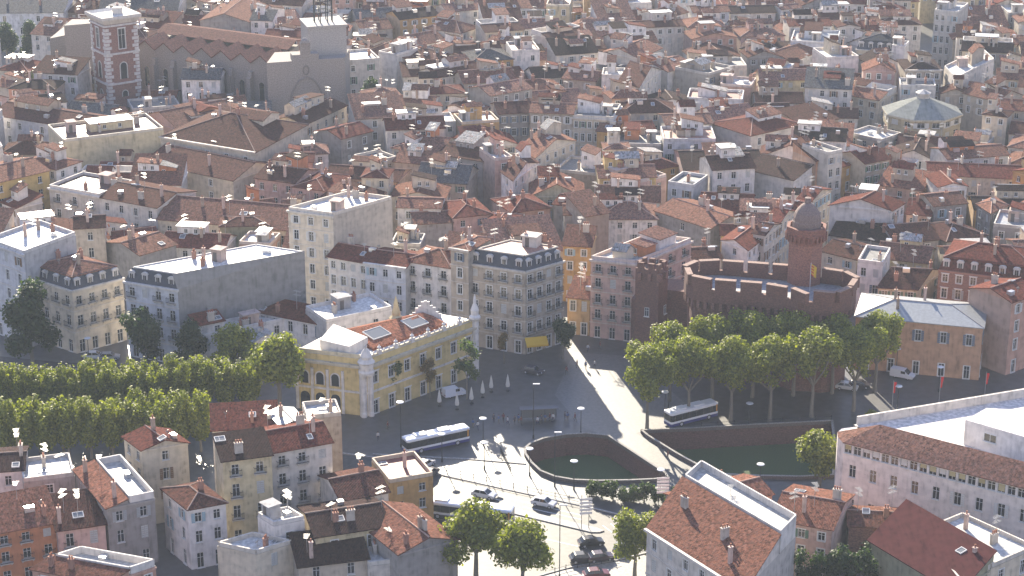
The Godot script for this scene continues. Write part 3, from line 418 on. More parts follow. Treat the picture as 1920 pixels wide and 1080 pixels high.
	[-33.3, -478.2, 0.68, 7.4, 7.6, 9.5, "f", 0, 7, 0, 0, 3, 22],
	[-49.2, -482.5, 0.14, 8.1, 7.4, 10.5, "h", 1, 10, 2, 0, 1, 22],
	[-97.3, -500.7, 0.67, 8.3, 7.3, 13.5, "g", 7, 2, 0, 0, 3, 5],
	[118.1, -503.3, -0.46, 7.9, 6.9, 6.73, "f", 0, 5, 0, 0, 3, 34],
	[29.6, -524.7, 0.27, 9.2, 7.2, 13.5, "h", 7, 2, 0, 0, 1, 9],
	[85.6, -548.3, -0.15, 7.7, 7.0, 11.5, "f", 9, 2, 2, 0, 1, 15],
	[26.5, -563.1, 0.97, 7.7, 8.7, 11.5, "h", 1, 7, 0, 0, 1, 27],
	[103.4, -566.9, 0.27, 8.5, 7.4, 12.5, "x", 1, 4, 0, 0, 2, 14],
	[-139.4, -607.0, -0.30, 7.6, 8.8, 11.5, "s", 2, 2, 0, 0, 0, 23],
	[-84.5, -608.4, -0.34, 8.7, 7.2, 8.5, "g", 0, 1, 0, 0, 2, 25],
	[-42.4, -610.5, -0.00, 8.1, 7.8, 8.5, "g", 1, 4, 0, 0, 2, 26],
	[-135.3, -641.1, -0.36, 8.0, 7.7, 10.5, "s", 10, 1, 0, 0, 0, 23],
	[-54.0, -416.1, -0.20, 7.0, 7.2, 9.5, "f", 7, 6, 2, 0, 0, 20],
	[-45.2, -416.1, -0.10, 6.5, 6.5, 8.5, "s", 14, 2, 2, 0, 1, 7],
	[49.1, -419.8, -0.09, 8.0, 6.8, 10.5, "g", 4, 0, 2, 0, 1, 43],
	[-22.5, -421.3, -0.11, 6.5, 7.3, 7.5, "f", 8, 7, 0, 0, 3, 41],
	[-93.4, -433.3, -0.10, 7.3, 6.1, 7.5, "g", 1, 0, 0, 0, 0, 21],
	[-111.1, -443.2, -0.81, 6.3, 6.7, 9.5, "s", 1, 0, 0, 0, 2, 21],
	[-57.7, -446.8, 0.40, 6.2, 6.1, 7.5, "g", 2, 3, 2, 0, 0, 20],
	[-48.8, -445.1, -0.18, 6.7, 7.3, 7.5, "g", 0, 2, 2, 0, 1, 7],
	[-31.0, -452.8, -0.12, 6.1, 7.1, 13.5, "h", 0, 0, 2, 0, 0, 22],
	[10.3, -464.2, 0.03, 6.2, 6.0, 8.5, "h", 0, 7, 0, 0, 2, 35],
	[91.1, -473.4, -0.58, 6.3, 6.3, 9.5, "g", 1, 10, 2, 0, 0, 42],
	[25.4, -482.4, 0.05, 6.2, 5.6, 11.5, "h", 2, 10, 2, 0, 3, 10],
	[91.1, -495.0, -0.28, 7.9, 7.3, 6.03, "g", 0, 0, 2, 0, 0, 42],
	[124.6, -509.4, -0.46, 6.3, 5.9, 12.5, "h", 0, 1, 0, 0, 3, 34],
	[119.7, -539.0, -0.16, 7.6, 6.0, 10.5, "x", 9, 1, 0, 0, 0, 31],
	[127.5, -544.9, -0.34, 6.4, 6.5, 8.5, "g", 1, 2, 0, 0, 0, 31],
	[142.7, -569.9, -0.16, 7.1, 6.5, 10.5, "s", 0, 10, 0, 0, 0, 32],
	[82.6, -571.8, 0.04, 7.9, 7.1, 8.5, "g", 7, 0, 0, 0, 2, 16],
	[95.1, -583.2, -0.09, 6.1, 5.5, 11.5, "g", 9, 3, 2, 0, 3, 15],
	[134.2, -593.5, -0.17, 6.1, 5.7, 13.5, "s", 2, 1, 2, 0, 0, 32],
	[134.8, -599.9, -0.06, 7.4, 6.4, 11.5, "h", 0, 3, 2, 0, 0, 32],
	[100.8, -607.4, 0.10, 6.9, 6.5, 13.5, "x", 2, 1, 0, 0, 0, 16],
	[-52.1, -611.1, -0.07, 6.1, 6.9, 11.5, "x", 2, 3, 0, 0, 0, 3],
	[-75.8, -616.1, -0.15, 6.7, 6.0, 13.5, "s", 1, 7, 2, 0, 0, 25],
	[40.8, -632.8, 0.07, 6.2, 5.6, 9.5, "s", 1, 3, 2, 0, 0, 28],
	[86.0, -632.4, 0.41, 7.0, 5.5, 13.5, "g", 13, 10, 2, 0, 3, 16],
	[-135.2, -649.9, -0.36, 6.8, 7.2, 12.5, "g", 2, 0, 0, 0, 0, 23],
	[137.8, -671.9, 0.04, 6.0, 6.5, 13.5, "x", 14, 0, 2, 0, 3, 32],
]

const TREES := [
	["plane", "plane_tree", "pale-trunked plane tree, first from the left along the basin wall", "tree", "plane trees in front of the fort", 24.26, 0, -337.54, 0.98, -9.0],
	["plane", "plane_tree", "pale-trunked plane tree, second from the left along the basin wall", "tree", "plane trees in front of the fort", 31.95, 0, -341.34, 1, -9.0],
	["plane", "plane_tree", "pale-trunked plane tree, third from the left along the basin wall", "tree", "plane trees in front of the fort", 39.68, 0, -341.1, 1, -9.0],
	["plane", "plane_tree", "pale-trunked plane tree, fourth from the left along the basin wall", "tree", "plane trees in front of the fort", 46.8, 0, -341.58, 1, -9.0],
	["plane", "plane_tree", "pale-trunked plane tree, fifth from the left along the basin wall", "tree", "plane trees in front of the fort", 54.59, 0, -343.27, 1.05, -9.0],
	["plane", "plane_tree", "pale-trunked plane tree, sixth from the left along the basin wall", "tree", "plane trees in front of the fort", 62.73, 0, -346.2, 1, -9.0],
	["plane", "plane_tree", "plane tree, first from the left in the rear row at the fort foot", "tree", "plane trees in front of the fort", 29.24, 0, -350.68, 0.95, -9.0],
	["plane", "plane_tree", "plane tree, second from the left in the rear row at the fort foot", "tree", "plane trees in front of the fort", 37.26, 0, -351.69, 1, -9.0],
	["plane", "plane_tree", "plane tree, third from the left in the rear row at the fort foot", "tree", "plane trees in front of the fort", 44.8, 0, -352.45, 1.02, -9.0],
	["plane", "plane_tree", "plane tree, fourth from the left in the rear row at the fort foot", "tree", "plane trees in front of the fort", 52.56, 0, -353.22, 1.02, -9.0],
	["plane", "plane_tree", "plane tree, fifth from the left in the rear row at the fort foot", "tree", "plane trees in front of the fort", 59.99, 0, -354.24, 0.98, -9.0],
	["plane", "plane_tree", "plane tree, sixth from the left in the rear row at the fort foot", "tree", "plane trees in front of the fort", 68.08, 0, -354.75, 0.98, -9.0],
	["alley", "alley_tree", "clipped green tree, first from the left in the rear promenade row", "tree", "promenade tree rows", -92.36, 0, -340.86, 1.15, -9.0],
	["alley", "alley_tree", "clipped green tree, second from the left in the rear promenade row", "tree", "promenade tree rows", -88.28, 0, -340.77, 1.15, -9.0],
	["alley", "alley_tree", "clipped green tree, third from the left in the rear promenade row", "tree", "promenade tree rows", -84.2, 0, -340.67, 1.15, -9.0],
	["alley", "alley_tree", "clipped green tree, fourth from the left in the rear promenade row", "tree", "promenade tree rows", -80.41, 0, -342.02, 1.15, -9.0],
	["alley", "alley_tree", "clipped green tree, fifth from the left in the rear promenade row", "tree", "promenade tree rows", -76.32, 0, -341.92, 1.15, -9.0],
	["alley", "alley_tree", "clipped green tree, sixth from the left in the rear promenade row", "tree", "promenade tree rows", -72.23, 0, -341.82, 1.15, -9.0],
	["alley", "alley_tree", "clipped green tree, seventh from the left in the rear promenade row", "tree", "promenade tree rows", -68.39, 0, -343.18, 1.15, -9.0],
	["alley", "alley_tree", "clipped green tree, eighth from the left in the rear promenade row", "tree", "promenade tree rows", -64.29, 0, -343.08, 1.15, -9.0],
	["alley", "alley_tree", "clipped green tree, ninth from the left in the rear promenade row", "tree", "promenade tree rows", -60.19, 0, -342.98, 1.15, -9.0],
	["alley", "alley_tree", "clipped green tree, tenth from the left in the rear promenade row", "tree", "promenade tree rows", -56.3, 0, -344.34, 1.15, -9.0],
	["alley", "alley_tree", "clipped green tree, eleventh from the left in the rear promenade row", "tree", "promenade tree rows", -52.19, 0, -344.25, 1.15, -9.0],
	["alley", "alley_tree", "clipped green tree, twelfth from the left in the rear promenade row", "tree", "promenade tree rows", -48.08, 0, -344.15, 1.15, -9.0],
	["alley", "alley_tree", "clipped green tree, first from the left in the second promenade row", "tree", "promenade tree rows", -94.44, 0, -343.52, 1.1, -9.0],
	["alley", "alley_tree", "clipped green tree, second from the left in the second promenade row", "tree", "promenade tree rows", -90.26, 0, -343.52, 1.1, -9.0],
	["alley", "alley_tree", "clipped green tree, third from the left in the second promenade row", "tree", "promenade tree rows", -86.28, 0, -344.49, 1.1, -9.0],
	["alley", "alley_tree", "clipped green tree, fourth from the left in the second promenade row", "tree", "promenade tree rows", -82.08, 0, -344.49, 1.1, -9.0],
	["alley", "alley_tree", "clipped green tree, fifth from the left in the second promenade row", "tree", "promenade tree rows", -78.08, 0, -345.47, 1.1, -9.0],
	["alley", "alley_tree", "clipped green tree, sixth from the left in the second promenade row", "tree", "promenade tree rows", -73.87, 0, -345.47, 1.1, -9.0],
	["alley", "alley_tree", "clipped green tree, seventh from the left in the second promenade row", "tree", "promenade tree rows", -69.83, 0, -346.45, 1.1, -9.0],
	["alley", "alley_tree", "clipped green tree, eighth from the left in the second promenade row", "tree", "promenade tree rows", -65.62, 0, -346.45, 1.1, -9.0],
	["alley", "alley_tree", "clipped green tree, ninth from the left in the second promenade row", "tree", "promenade tree rows", -61.55, 0, -347.44, 1.1, -9.0],
	["alley", "alley_tree", "clipped green tree, tenth from the left in the second promenade row", "tree", "promenade tree rows", -57.32, 0, -347.44, 1.1, -9.0],
	["alley", "alley_tree", "clipped green tree, eleventh from the left in the second promenade row", "tree", "promenade tree rows", -53.23, 0, -348.43, 1.1, -9.0],
	["alley", "alley_tree", "clipped green tree, twelfth from the left in the second promenade row", "tree", "promenade tree rows", -48.99, 0, -348.43, 1.1, -9.0],
	["alley", "alley_tree", "clipped green tree, first from the left in the third promenade row", "tree", "promenade tree rows", -88.12, 0, -323.89, 1.18, -9.0],
	["alley", "alley_tree", "clipped green tree, second from the left in the third promenade row", "tree", "promenade tree rows", -84.34, 0, -323.94, 1.18, -9.0],
	["alley", "alley_tree", "clipped green tree, third from the left in the third promenade row", "tree", "promenade tree rows", -80.55, 0, -323.98, 1.18, -9.0],
	["alley", "alley_tree", "clipped green tree, fourth from the left in the third promenade row", "tree", "promenade tree rows", -77.03, 0, -325.35, 1.18, -9.0],
	["alley", "alley_tree", "clipped green tree, fifth from the left in the third promenade row", "tree", "promenade tree rows", -73.23, 0, -325.39, 1.18, -9.0],
	["alley", "alley_tree", "clipped green tree, sixth from the left in the third promenade row", "tree", "promenade tree rows", -69.43, 0, -325.43, 1.18, -9.0],
	["alley", "alley_tree", "clipped green tree, seventh from the left in the third promenade row", "tree", "promenade tree rows", -65.85, 0, -326.81, 1.18, -9.0],
	["alley", "alley_tree", "clipped green tree, eighth from the left in the third promenade row", "tree", "promenade tree rows", -62.04, 0, -326.86, 1.18, -9.0],
	["alley", "alley_tree", "clipped green tree, ninth from the left in the third promenade row", "tree", "promenade tree rows", -58.22, 0, -326.9, 1.18, -9.0],
	["alley", "alley_tree", "clipped green tree, tenth from the left in the third promenade row", "tree", "promenade tree rows", -54.59, 0, -328.29, 1.18, -9.0],
	["alley", "alley_tree", "clipped green tree, first from the left in the front promenade row", "tree", "promenade tree rows", -90.66, 0, -326.77, 1.12, -9.0],
	["alley", "alley_tree", "clipped green tree, second from the left in the front promenade row", "tree", "promenade tree rows", -86.57, 0, -326.86, 1.12, -9.0],
	["alley", "alley_tree", "clipped green tree, third from the left in the front promenade row", "tree", "promenade tree rows", -82.68, 0, -327.84, 1.12, -9.0],
	["alley", "alley_tree", "clipped green tree, fourth from the left in the front promenade row", "tree", "promenade tree rows", -78.58, 0, -327.93, 1.12, -9.0],
	["alley", "alley_tree", "clipped green tree, fifth from the left in the front promenade row", "tree", "promenade tree rows", -74.66, 0, -328.92, 1.12, -9.0],
	["alley", "alley_tree", "clipped green tree, sixth from the left in the front promenade row", "tree", "promenade tree rows", -70.55, 0, -329.01, 1.12, -9.0],
	["alley", "alley_tree", "clipped green tree, seventh from the left in the front promenade row", "tree", "promenade tree rows", -66.59, 0, -330, 1.12, -9.0],
	["alley", "alley_tree", "clipped green tree, eighth from the left in the front promenade row", "tree", "promenade tree rows", -62.47, 0, -330.09, 1.12, -9.0],
	["alley", "alley_tree", "clipped green tree, ninth from the left in the front promenade row", "tree", "promenade tree rows", -58.48, 0, -331.09, 1.12, -9.0],
	["dark", "street_tree", "tall dark tree shading the corner apartment house at the left", "tree", "", -92.57, 0, -366.91, 1.45, -9.0],
	["dark", "street_tree", "big dark tree before the pale blue apartment house", "tree", "", -70.2, 0, -362.6, 1.2, -9.0],
	["dark", "street_tree", "dark rounded tree below the long blank wall", "tree", "", -61.01, 0, -362.6, 1, -9.0],
	["broad", "street_tree", "lit green tree left of the theatre gatehouse", "tree", "", -52.52, 0, -358.38, 1.2, -9.0],
	["broad", "street_tree", "large green tree in front of the theatre arcade", "tree", "", -42.43, 0, -344.25, 1.5, -9.0],
	["young", "young_tree", "slender green tree at the theatre corner", "tree", "", -21.92, 0, -349.18, 1.35, -9.0],
	["autumn", "young_tree", "slender orange-leaved tree before the theatre front", "tree", "", -15.3, 0, -351.69, 1.1, -9.0],
	["young", "young_tree", "light green tree at the right end of the theatre", "tree", "", -8.35, 0, -351.69, 1.4, -9.0],
	["autumn", "young_tree", "small brownish tree before the mansard corner block", "tree", "", -1.55, 0, -369.1, 0.95, -9.0],
	["dark", "street_tree", "dark green tree beside the narrow orange house", "tree", "", 9.91, 0, -371.87, 0.72, -9.0],
	["dark", "church_tree", "round dark tree below the cathedral front", "tree", "", -38.22, 0, -539.58, 1.2, -9.0],
	["dark", "hall_tree", "dark tree in front of the white hall, leftmost", "tree", "", -153.85, 0, -611.09, 1.15, -9.0],
	["dark", "hall_tree", "dark tree in front of the white hall, second from the left", "tree", "", -146.8, 0, -613.82, 1.1, -9.0],
	["broad", "garden_tree", "yellow-green tree beside the red hipped roof, upper left", "tree", "", -135.19, 0, -567.92, 0.85, -9.0],
	["broad", "basin_tree", "large olive tree at the end of the white strip-window building", "tree", "", 52, -2, -314.49, 1.15, -9.0],
	["broad", "corner_tree", "round tree beside the grey walled red-roofed house", "tree", "", -5.48, 0, -280.04, 1.35, -9.0],
	["broad", "corner_tree", "low round tree at the bottom edge near the tall mast", "tree", "", 1.61, 0, -273.64, 1.3, -9.0],
	["broad", "corner_tree", "small tree left of the pink-gabled corner house", "tree", "", 18.94, 0, -282.11, 1, -9.0],
	["broad", "corner_tree", "lime tree behind the parapet of the strip-window building", "tree", "", 64.37, 0, -337.07, 0.4, -9.0],
	["hedge", "hedge_bush", "dark hedge bush, first from the left below the basin wall", "bush", "hedge below the basin", 13.21, 0, -310.35, 1.05, -9.0],
	["hedge", "hedge_bush", "dark hedge bush, second from the left below the basin wall", "bush", "hedge below the basin", 14.97, 0, -309.86, 1.17, -9.0],
	["hedge", "hedge_bush", "dark hedge bush, third from the left below the basin wall", "bush", "hedge below the basin", 16.73, 0, -309.37, 1.29, -9.0],
	["hedge", "hedge_bush", "dark hedge bush, fourth from the left below the basin wall", "bush", "hedge below the basin", 18.49, 0, -308.89, 1.05, -9.0],
	["hedge", "hedge_bush", "dark hedge bush, fifth from the left below the basin wall", "bush", "hedge below the basin", 20.24, 0, -308.4, 1.17, -9.0],
	["hedge", "hedge_bush", "dark hedge bush, sixth from the left below the basin wall", "bush", "hedge below the basin", 21.99, 0, -307.92, 1.29, -9.0],
	["hedge", "hedge_bush", "dark hedge bush, seventh from the left below the basin wall", "bush", "hedge below the basin", 23.73, 0, -307.43, 1.05, -9.0],
	["hedge", "hedge_bush", "dark hedge bush, eighth from the left below the basin wall", "bush", "hedge below the basin", 25.47, 0, -306.95, 1.17, -9.0],
	["hedge", "hedge_bush", "dark hedge bush, ninth from the left below the basin wall", "bush", "hedge below the basin", 27.2, 0, -306.47, 1.29, -9.0],
	["hedge", "hedge_bush", "dark hedge bush, tenth from the left below the basin wall", "bush", "hedge below the basin", 28.93, 0, -305.99, 1.05, -9.0],
	["ivy", "ivy_mass", "dark ivy curtain right of the triangular terrace", "ivy", "ivy in the courtyard", 45.8, 0, -273.97, 1.25, 0.1],
	["ivy", "ivy_mass", "dark ivy curtain in the deep courtyard", "ivy", "ivy in the courtyard", 50.61, 0, -272.82, 1.25, 0.1],
	["ivy", "ivy_mass", "ivy clump beside the maroon roof", "ivy", "ivy in the courtyard", 56.24, 0, -278.67, 1.25, 0.1],
]

const LAMPS := [
	["disc street lamp right of the city bus in the shade", -5.09, 0.0, -331.05, 5, true],
	["disc street lamp in front of the city bus", -12.13, 0.0, -323.89, 5.2, true],
	["disc street lamp left of the bicycle stand", -4.77, 0.0, -320.84, 5, true],
	["disc street lamp at the upper rim of the round basin", 12.3, 0.0, -335.43, 5, true],
	["tall slanted lamp mast in the middle of the square", 3.8, 0.0, -333.8, 10.5, false],
	["disc street lamp at the left rim of the round basin", 3.01, 0.0, -318.27, 5, true],
	["disc street lamp in front of the round basin", 10.42, 0.0, -312.81, 5.2, true],
	["disc street lamp at the lower right of the round basin", 24.84, 0.0, -310.76, 4.6, true],
	["disc street lamp near the pink wing of the corner house", 41.6, 0.0, -311.99, 5, true],
	["tall lamp mast beside the tree-shaded bus", 28.63, 0.0, -344.98, 10.5, false],
	["disc street lamp at the nose of the tree-shaded bus", 27.81, 0.0, -343.03, 5, true],
	["disc street lamp before the theatre corner turret", -19.57, 0.0, -330.14, 8.5, true],
	["disc street lamp at the ochre two storey building", 73.75, 0.0, -364.21, 5, true],
	["lamp mast under the dark street trees at the left", -82.55, 0.0, -371.03, 4.5, true],
	["tall dark mast with its shadow crossing the sunlit road", 7.21, 0.0, -314.06, 10, false],
	["tall dark mast at the bottom edge of the road", 7.31, 0.0, -281.42, 12.5, false],
	["lamp post below the tiled roofs behind the plane trees", 80.14, 0.0, -355.01, 5, true],
	["lamp post at the sunlit corner of the right street", 70.68, 0.0, -345.71, 5, true],
	["slim lamp post beside the wide basin wall", 42.73, 0.0, -338.95, 4.5, true],
]

const SIGNS := [
	["stack of white direction plates at the end of the traffic island", 11.82, -298.12, 0.15, 5],
	["stack of white direction plates beside the footbridge", 24.78, -305.91, 0.1, 5],
]

const PARASOLS := [
	["closed white parasol, nearest to the theatre door", -13.4, -348.18],
	["closed white parasol, second before the light green tree", -10.11, -346.7],
	["closed white parasol, third before the light green tree", -7.51, -349.43],
	["closed white parasol right of the light green tree", -3.91, -355.01],
	["closed white parasol standing alone toward the square", -0.8, -355.52],
	["closed white parasol hidden beside the young tree", -5.48, -352.45],
]

const RAILS := [
	["road_railing", "dark railing with posts along the sunlit road", [-12.28, -319.98, 0, -313.23, 11.07, -307.51], 2.6, 1.0],
	["basin_railing", "thin dark railing on the plane tree terrace above the basin", [32.67, -338.24, 42.43, -339.67, 58.13, -341.58], 3.0, 1.0],
	["footpath_railing", "row of dark posts along the pavement at the bottom edge", [5.77, -282.46, 9.12, -284.38, 16.71, -287.04], 2.0, 0.9],
]

const BUSES := [
	["white and blue city bus standing in the shade beside the square", -13.41, -330.17, 0.49, 12.3, false],
	["long dark windowed bus passing behind the round trees", -7.53, -301.79, -0.26, 16, true],
	["white and blue bus parked under the plane trees", 32.49, -341.6, 0.54, 10.5, false],
]

const CARS := [
	["parked_car", "silver car on the road left of the second silver car", -4.64, -309.94, -0.42, Color(0.5, 0.5, 0.52), 0],
	["parked_car", "silver car driving right beside its round shadow", 5.3, -306.71, -0.42, Color(0.52, 0.52, 0.54), 0],
	["dark_car", "black car, upper of the group waiting at the crossing", 12.56, -292.49, 0.25, Color(0.02, 0.02, 0.02), 0],
	["dark_car", "black car with bright roof, lower left at the crossing", 11.03, -287.04, 0.2, Color(0.03, 0.03, 0.03), 0],
	["dark_car", "dark purple car, lower right at the crossing", 13.88, -287.4, 0.25, Color(0.05, 0.02, 0.03), 0],
	["dark_car", "dark red car half hidden at the bottom edge of the pavement", 13, -281.76, 0.2, Color(0.12, 0.02, 0.02), 0],
	["dark_car", "dark car standing behind the ochre house", -14.04, -318.27, 1.1, Color(0.03, 0.02, 0.03), 0],
	["dark_car", "small light car beside the ochre house roof", -15, -321.71, 1, Color(0.45, 0.45, 0.45), 0],
	["van", "white van parked before the ochre two storey building", 74.59, -362.07, -0.5, Color(0.62, 0.62, 0.64), 1],
	["parked_car", "pale car under the plane trees near the ochre building", 63.11, -356.3, -0.35, Color(0.5, 0.5, 0.5), 0],
	["dark_car", "dark car under the right-most plane tree", 65.68, -357.33, -0.3, Color(0.03, 0.03, 0.04), 0],
	["dark_car", "dark car standing in the shaded square", 4.1, -364.21, -0.45, Color(0.03, 0.03, 0.05), 0],
	["van", "white delivery van by the light green tree at the theatre", -10.77, -353.22, 0.5, Color(0.62, 0.63, 0.65), 1],
	["parked_car", "white car parked at the foot of the slate attic house", -81.56, -371.87, 0.1, Color(0.55, 0.55, 0.55), 0],
	["parked_car", "grey car next to the white one on the left boulevard", -78.64, -371.31, 0.1, Color(0.25, 0.26, 0.28), 0],
	["dark_car", "car half hidden behind the small tree at the corner house", 17.33, -291.02, 1.2, Color(0.3, 0.3, 0.32), 0],
]

const PEOPLE := [
	["standing person, first from the left in the group at the stop", -3.29, -340.86, 0, 0],
	["standing person, second from the left in the group at the stop", -2.41, -340.38, 1.7, 3],
	["standing person, third from the left in the group at the stop", -1.55, -341.1, 3.4, 2],
	["standing person, fourth from the left in the group at the stop", -0.77, -339.67, 5.1, 1],
	["standing person, fifth from the left in the group at the stop", 0.48, -339.91, 0.52, 0],
	["standing person, sixth from the left in the group at the stop", 1.16, -340.62, 2.22, 3],
	["standing person, seventh from the left in the group at the stop", 1.64, -339.67, 3.92, 2],
	["standing person, eighth from the left in the group at the stop", 4.63, -339.67, 5.62, 1],
	["standing person, ninth from the left in the group at the stop", 5.31, -340.38, 1.04, 0],
	["standing person, tenth from the left in the group at the stop", 6, -340.86, 2.74, 3],
	["standing person, eleventh from the left in the group at the stop", 6.88, -341.34, 4.44, 2],
	["standing person, twelfth from the left in the group at the stop", 7.45, -341.1, 6.14, 1],
	["standing person, thirteenth from the left in the group at the stop", 9.6, -341.82, 1.56, 0],
	["standing person, fourteenth from the left in the group at the stop", 10.08, -341.58, 3.26, 3],
	["standing person, last from the left in the group at the stop", 11.43, -341.34, 4.96, 2],
	["walking person beside the bus front", -23.79, -332.88, 0, 1],
	["dark walking person by the theatre corner", -22.35, -337.54, 1.3, 2],
	["person walking right of the bus", -7.02, -338.48, 2.6, 3],
	["second person walking right of the bus", -6.14, -337.54, 3.9, 1],
	["person walking in the shaded square near the sunlit tip", 12.58, -366.91, 5.2, 2],
	["person crossing the sunlit tip of the square", 14.21, -366.37, 0.22, 3],
	["person in dark clothes behind the sunlit tip", 15.98, -366.91, 1.52, 1],
	["person left of the sunlit tip", 10.43, -363.67, 2.82, 2],
	["dark person on the sunlit paving below the first plane tree", 24.38, -350.68, 4.12, 3],
	["person on the pavement between basin and hedge", 19.9, -308.72, 5.42, 1],
	["dark person at the lower end of the footbridge", 32.85, -311.37, 0.44, 2],
	["second dark person at the lower end of the footbridge", 33.78, -311.78, 1.74, 3],
	["person in shadow beside the footbridge end", 30.79, -310.35, 3.04, 1],
	["person walking over the sunlit footbridge", 27.09, -324.77, 4.34, 2],
	["person at the dark shop front", -11.53, -373.83, 5.64, 3],
	["person in the far shaded street mouth", 14.93, -375.24, 0.66, 1],
	["second person in the far shaded street mouth", 17.4, -376.66, 1.96, 2],
	["person under the plane trees near the parked cars", 60.1, -355.01, 3.26, 3],
]

class MB:
	var v := PackedVector3Array()
	var n := PackedVector3Array()
	var c := PackedColorArray()
	var t := PackedVector2Array()
	var col := Color(1, 1, 1)
	var o := Vector3.ZERO
	func tri(a: Vector3, b: Vector3, d: Vector3) -> void:
		var nn := (b - a).cross(d - a)
		if nn.length_squared() < 1e-12:
			return
		nn = nn.normalized()
		var tx := Vector3.UP.cross(nn)
		if tx.length() < 0.02:
			tx = Vector3.RIGHT
		tx = tx.normalized()
		var ty := nn.cross(tx)
		for p: Vector3 in [a, d, b]:
			v.append(p)
			n.append(nn)
			c.append(col)
			t.append(Vector2((p + o).dot(tx), -(p + o).dot(ty)))
	func quad(a: Vector3, b: Vector3, d: Vector3, e: Vector3) -> void:
		tri(a, b, d)
		tri(a, d, e)
	func box(p: Vector3, s: Vector3, bs := Basis.IDENTITY) -> void:
		hexa(p - bs.y * s.y * 0.5, bs.x * s.x, bs.z * s.z, bs.y * s.y)
	# a block on the centred base parallelogram x, z with height vector y
	func hexa(p: Vector3, x: Vector3, z: Vector3, y: Vector3) -> void:
		var a := p - x * 0.5 + z * 0.5
		var b := p + x * 0.5 + z * 0.5
		var d := p + x * 0.5 - z * 0.5
		var e := p - x * 0.5 - z * 0.5
		ring([a, b, d, e], [a + y, b + y, d + y, e + y])
		quad(a + y, b + y, d + y, e + y)
		quad(e, d, b, a)
	func ring(lo: Array, hi: Array) -> void:
		for i in lo.size():
			var j := (i + 1) % lo.size()
			quad(lo[i], lo[j], hi[j], hi[i])
	# polygon given counter-clockwise seen from above
	func cap(pts: Array, y: float, down := false) -> void:
		var p2 := PackedVector2Array()
		for p: Vector3 in pts:
			p2.append(Vector2(p.x, p.z))
		var ix := Geometry2D.triangulate_polygon(p2)
		for k in range(0, ix.size(), 3):
			var a := Vector3(p2[ix[k]].x, y, p2[ix[k]].y)
			var b := Vector3(p2[ix[k + 1]].x, y, p2[ix[k + 1]].y)
			var d := Vector3(p2[ix[k + 2]].x, y, p2[ix[k + 2]].y)
			var up := (b - a).cross(d - a).y > 0.0
			if up != down:
				tri(a, b, d)
			else:
				tri(a, d, b)
	func prism(pts: Array, y0: float, y1: float, top := true) -> void:
		var lo := []
		var hi := []
		for p: Vector3 in pts:
			lo.append(Vector3(p.x, y0, p.z))
			hi.append(Vector3(p.x, y1, p.z))
		ring(lo, hi)
		if top:
			cap(pts, y1)
	func tube(pts: Array, rad: Array, seg := 6) -> void:
		var prev := []
		for i in pts.size():
			var d: Vector3 = (pts[mini(i + 1, pts.size() - 1)] - pts[maxi(i - 1, 0)]).normalized()
			var x := d.cross(Vector3(0.31, 0.2, 0.93)).normalized()
			var z := x.cross(d)
			var r := []
			for k in seg:
				var a := TAU * k / seg
				r.append(pts[i] + (x * cos(a) + z * sin(a)) * rad[i])
			if i > 0:
				for k in seg:
					var j := (k + 1) % seg
					quad(prev[j], prev[k], r[k], r[j])
			prev = r
		for k in range(1, seg - 1):
			tri(prev[0], prev[k + 1], prev[k])
	# turned shape: profile of (radius, height) from bottom to top
	func lathe(p: Vector3, prof: Array, seg := 10) -> void:
		for i in prof.size() - 1:
			for k in seg:
				var a := TAU * k / seg
				var b := TAU * (k + 1) / seg
				var r0: float = prof[i].x
				var r1: float = prof[i + 1].x
				var u := Vector3(cos(a), 0, -sin(a))
				var w := Vector3(cos(b), 0, -sin(b))
				quad(p + u * r0 + Vector3.UP * prof[i].y, p + w * r0 + Vector3.UP * prof[i].y, p + w * r1 + Vector3.UP * prof[i + 1].y, p + u * r1 + Vector3.UP * prof[i + 1].y)
	func into(m: ArrayMesh, mat: Material) -> ArrayMesh:
		if v.is_empty():
			return m
		var a := []
		a.resize(Mesh.ARRAY_MAX)
		a[Mesh.ARRAY_VERTEX] = v
		a[Mesh.ARRAY_NORMAL] = n
		a[Mesh.ARRAY_COLOR] = c
		a[Mesh.ARRAY_TEX_UV] = t
		m.add_surface_from_arrays(Mesh.PRIMITIVE_TRIANGLES, a)
		m.surface_set_material(m.get_surface_count() - 1, mat)
		return m
	func mesh(mat: Material) -> ArrayMesh:
		return into(ArrayMesh.new(), mat)

# ---------------------------------------------------------------- naming
func numbered(s: String) -> String:
	if not used.has(s):
		used[s] = 0
		return s
	used[s] += 1
	return "%s_%03d" % [s, used[s]]

func thing(called: String, label: String, category: String, at := Vector3.ZERO, turn := 0.0, group := "") -> Node3D:
	var o := Node3D.new()
	o.name = numbered(called)
	add_child(o)
	o.position = at
	o.rotation.y = turn
	o.set_meta("label", label)
	o.set_meta("category", category)
	if group:
		o.set_meta("group", group)
	return o

func part(parent: Node3D, called: String, mesh: Mesh, xf := Transform3D.IDENTITY) -> MeshInstance3D:
	var o := MeshInstance3D.new()
	o.name = called
	o.mesh = mesh
	o.transform = xf
	parent.add_child(o, true)
	return o

func ground_piece(called: String, mesh: Mesh, kind := "structure") -> MeshInstance3D:
	var o := MeshInstance3D.new()
	o.name = numbered(called)
	o.mesh = mesh
	add_child(o)
	o.set_meta("kind", kind)
	return o

func copy(o: Node3D, called: String, label: String, at: Vector3, turn := 0.0, size := 1.0) -> Node3D:
	var d: Node3D = o.duplicate()
	d.name = numbered(called)
	add_child(d)
	d.position = at
	d.rotation = Vector3(0, turn, 0)
	d.scale = Vector3.ONE * size
	d.set_meta("label", label)
	return d

func pl(a: Array) -> Array:
	var r := []
	for i in range(0, a.size(), 2):
		r.append(Vector3(a[i], 0, a[i + 1]))
	return r

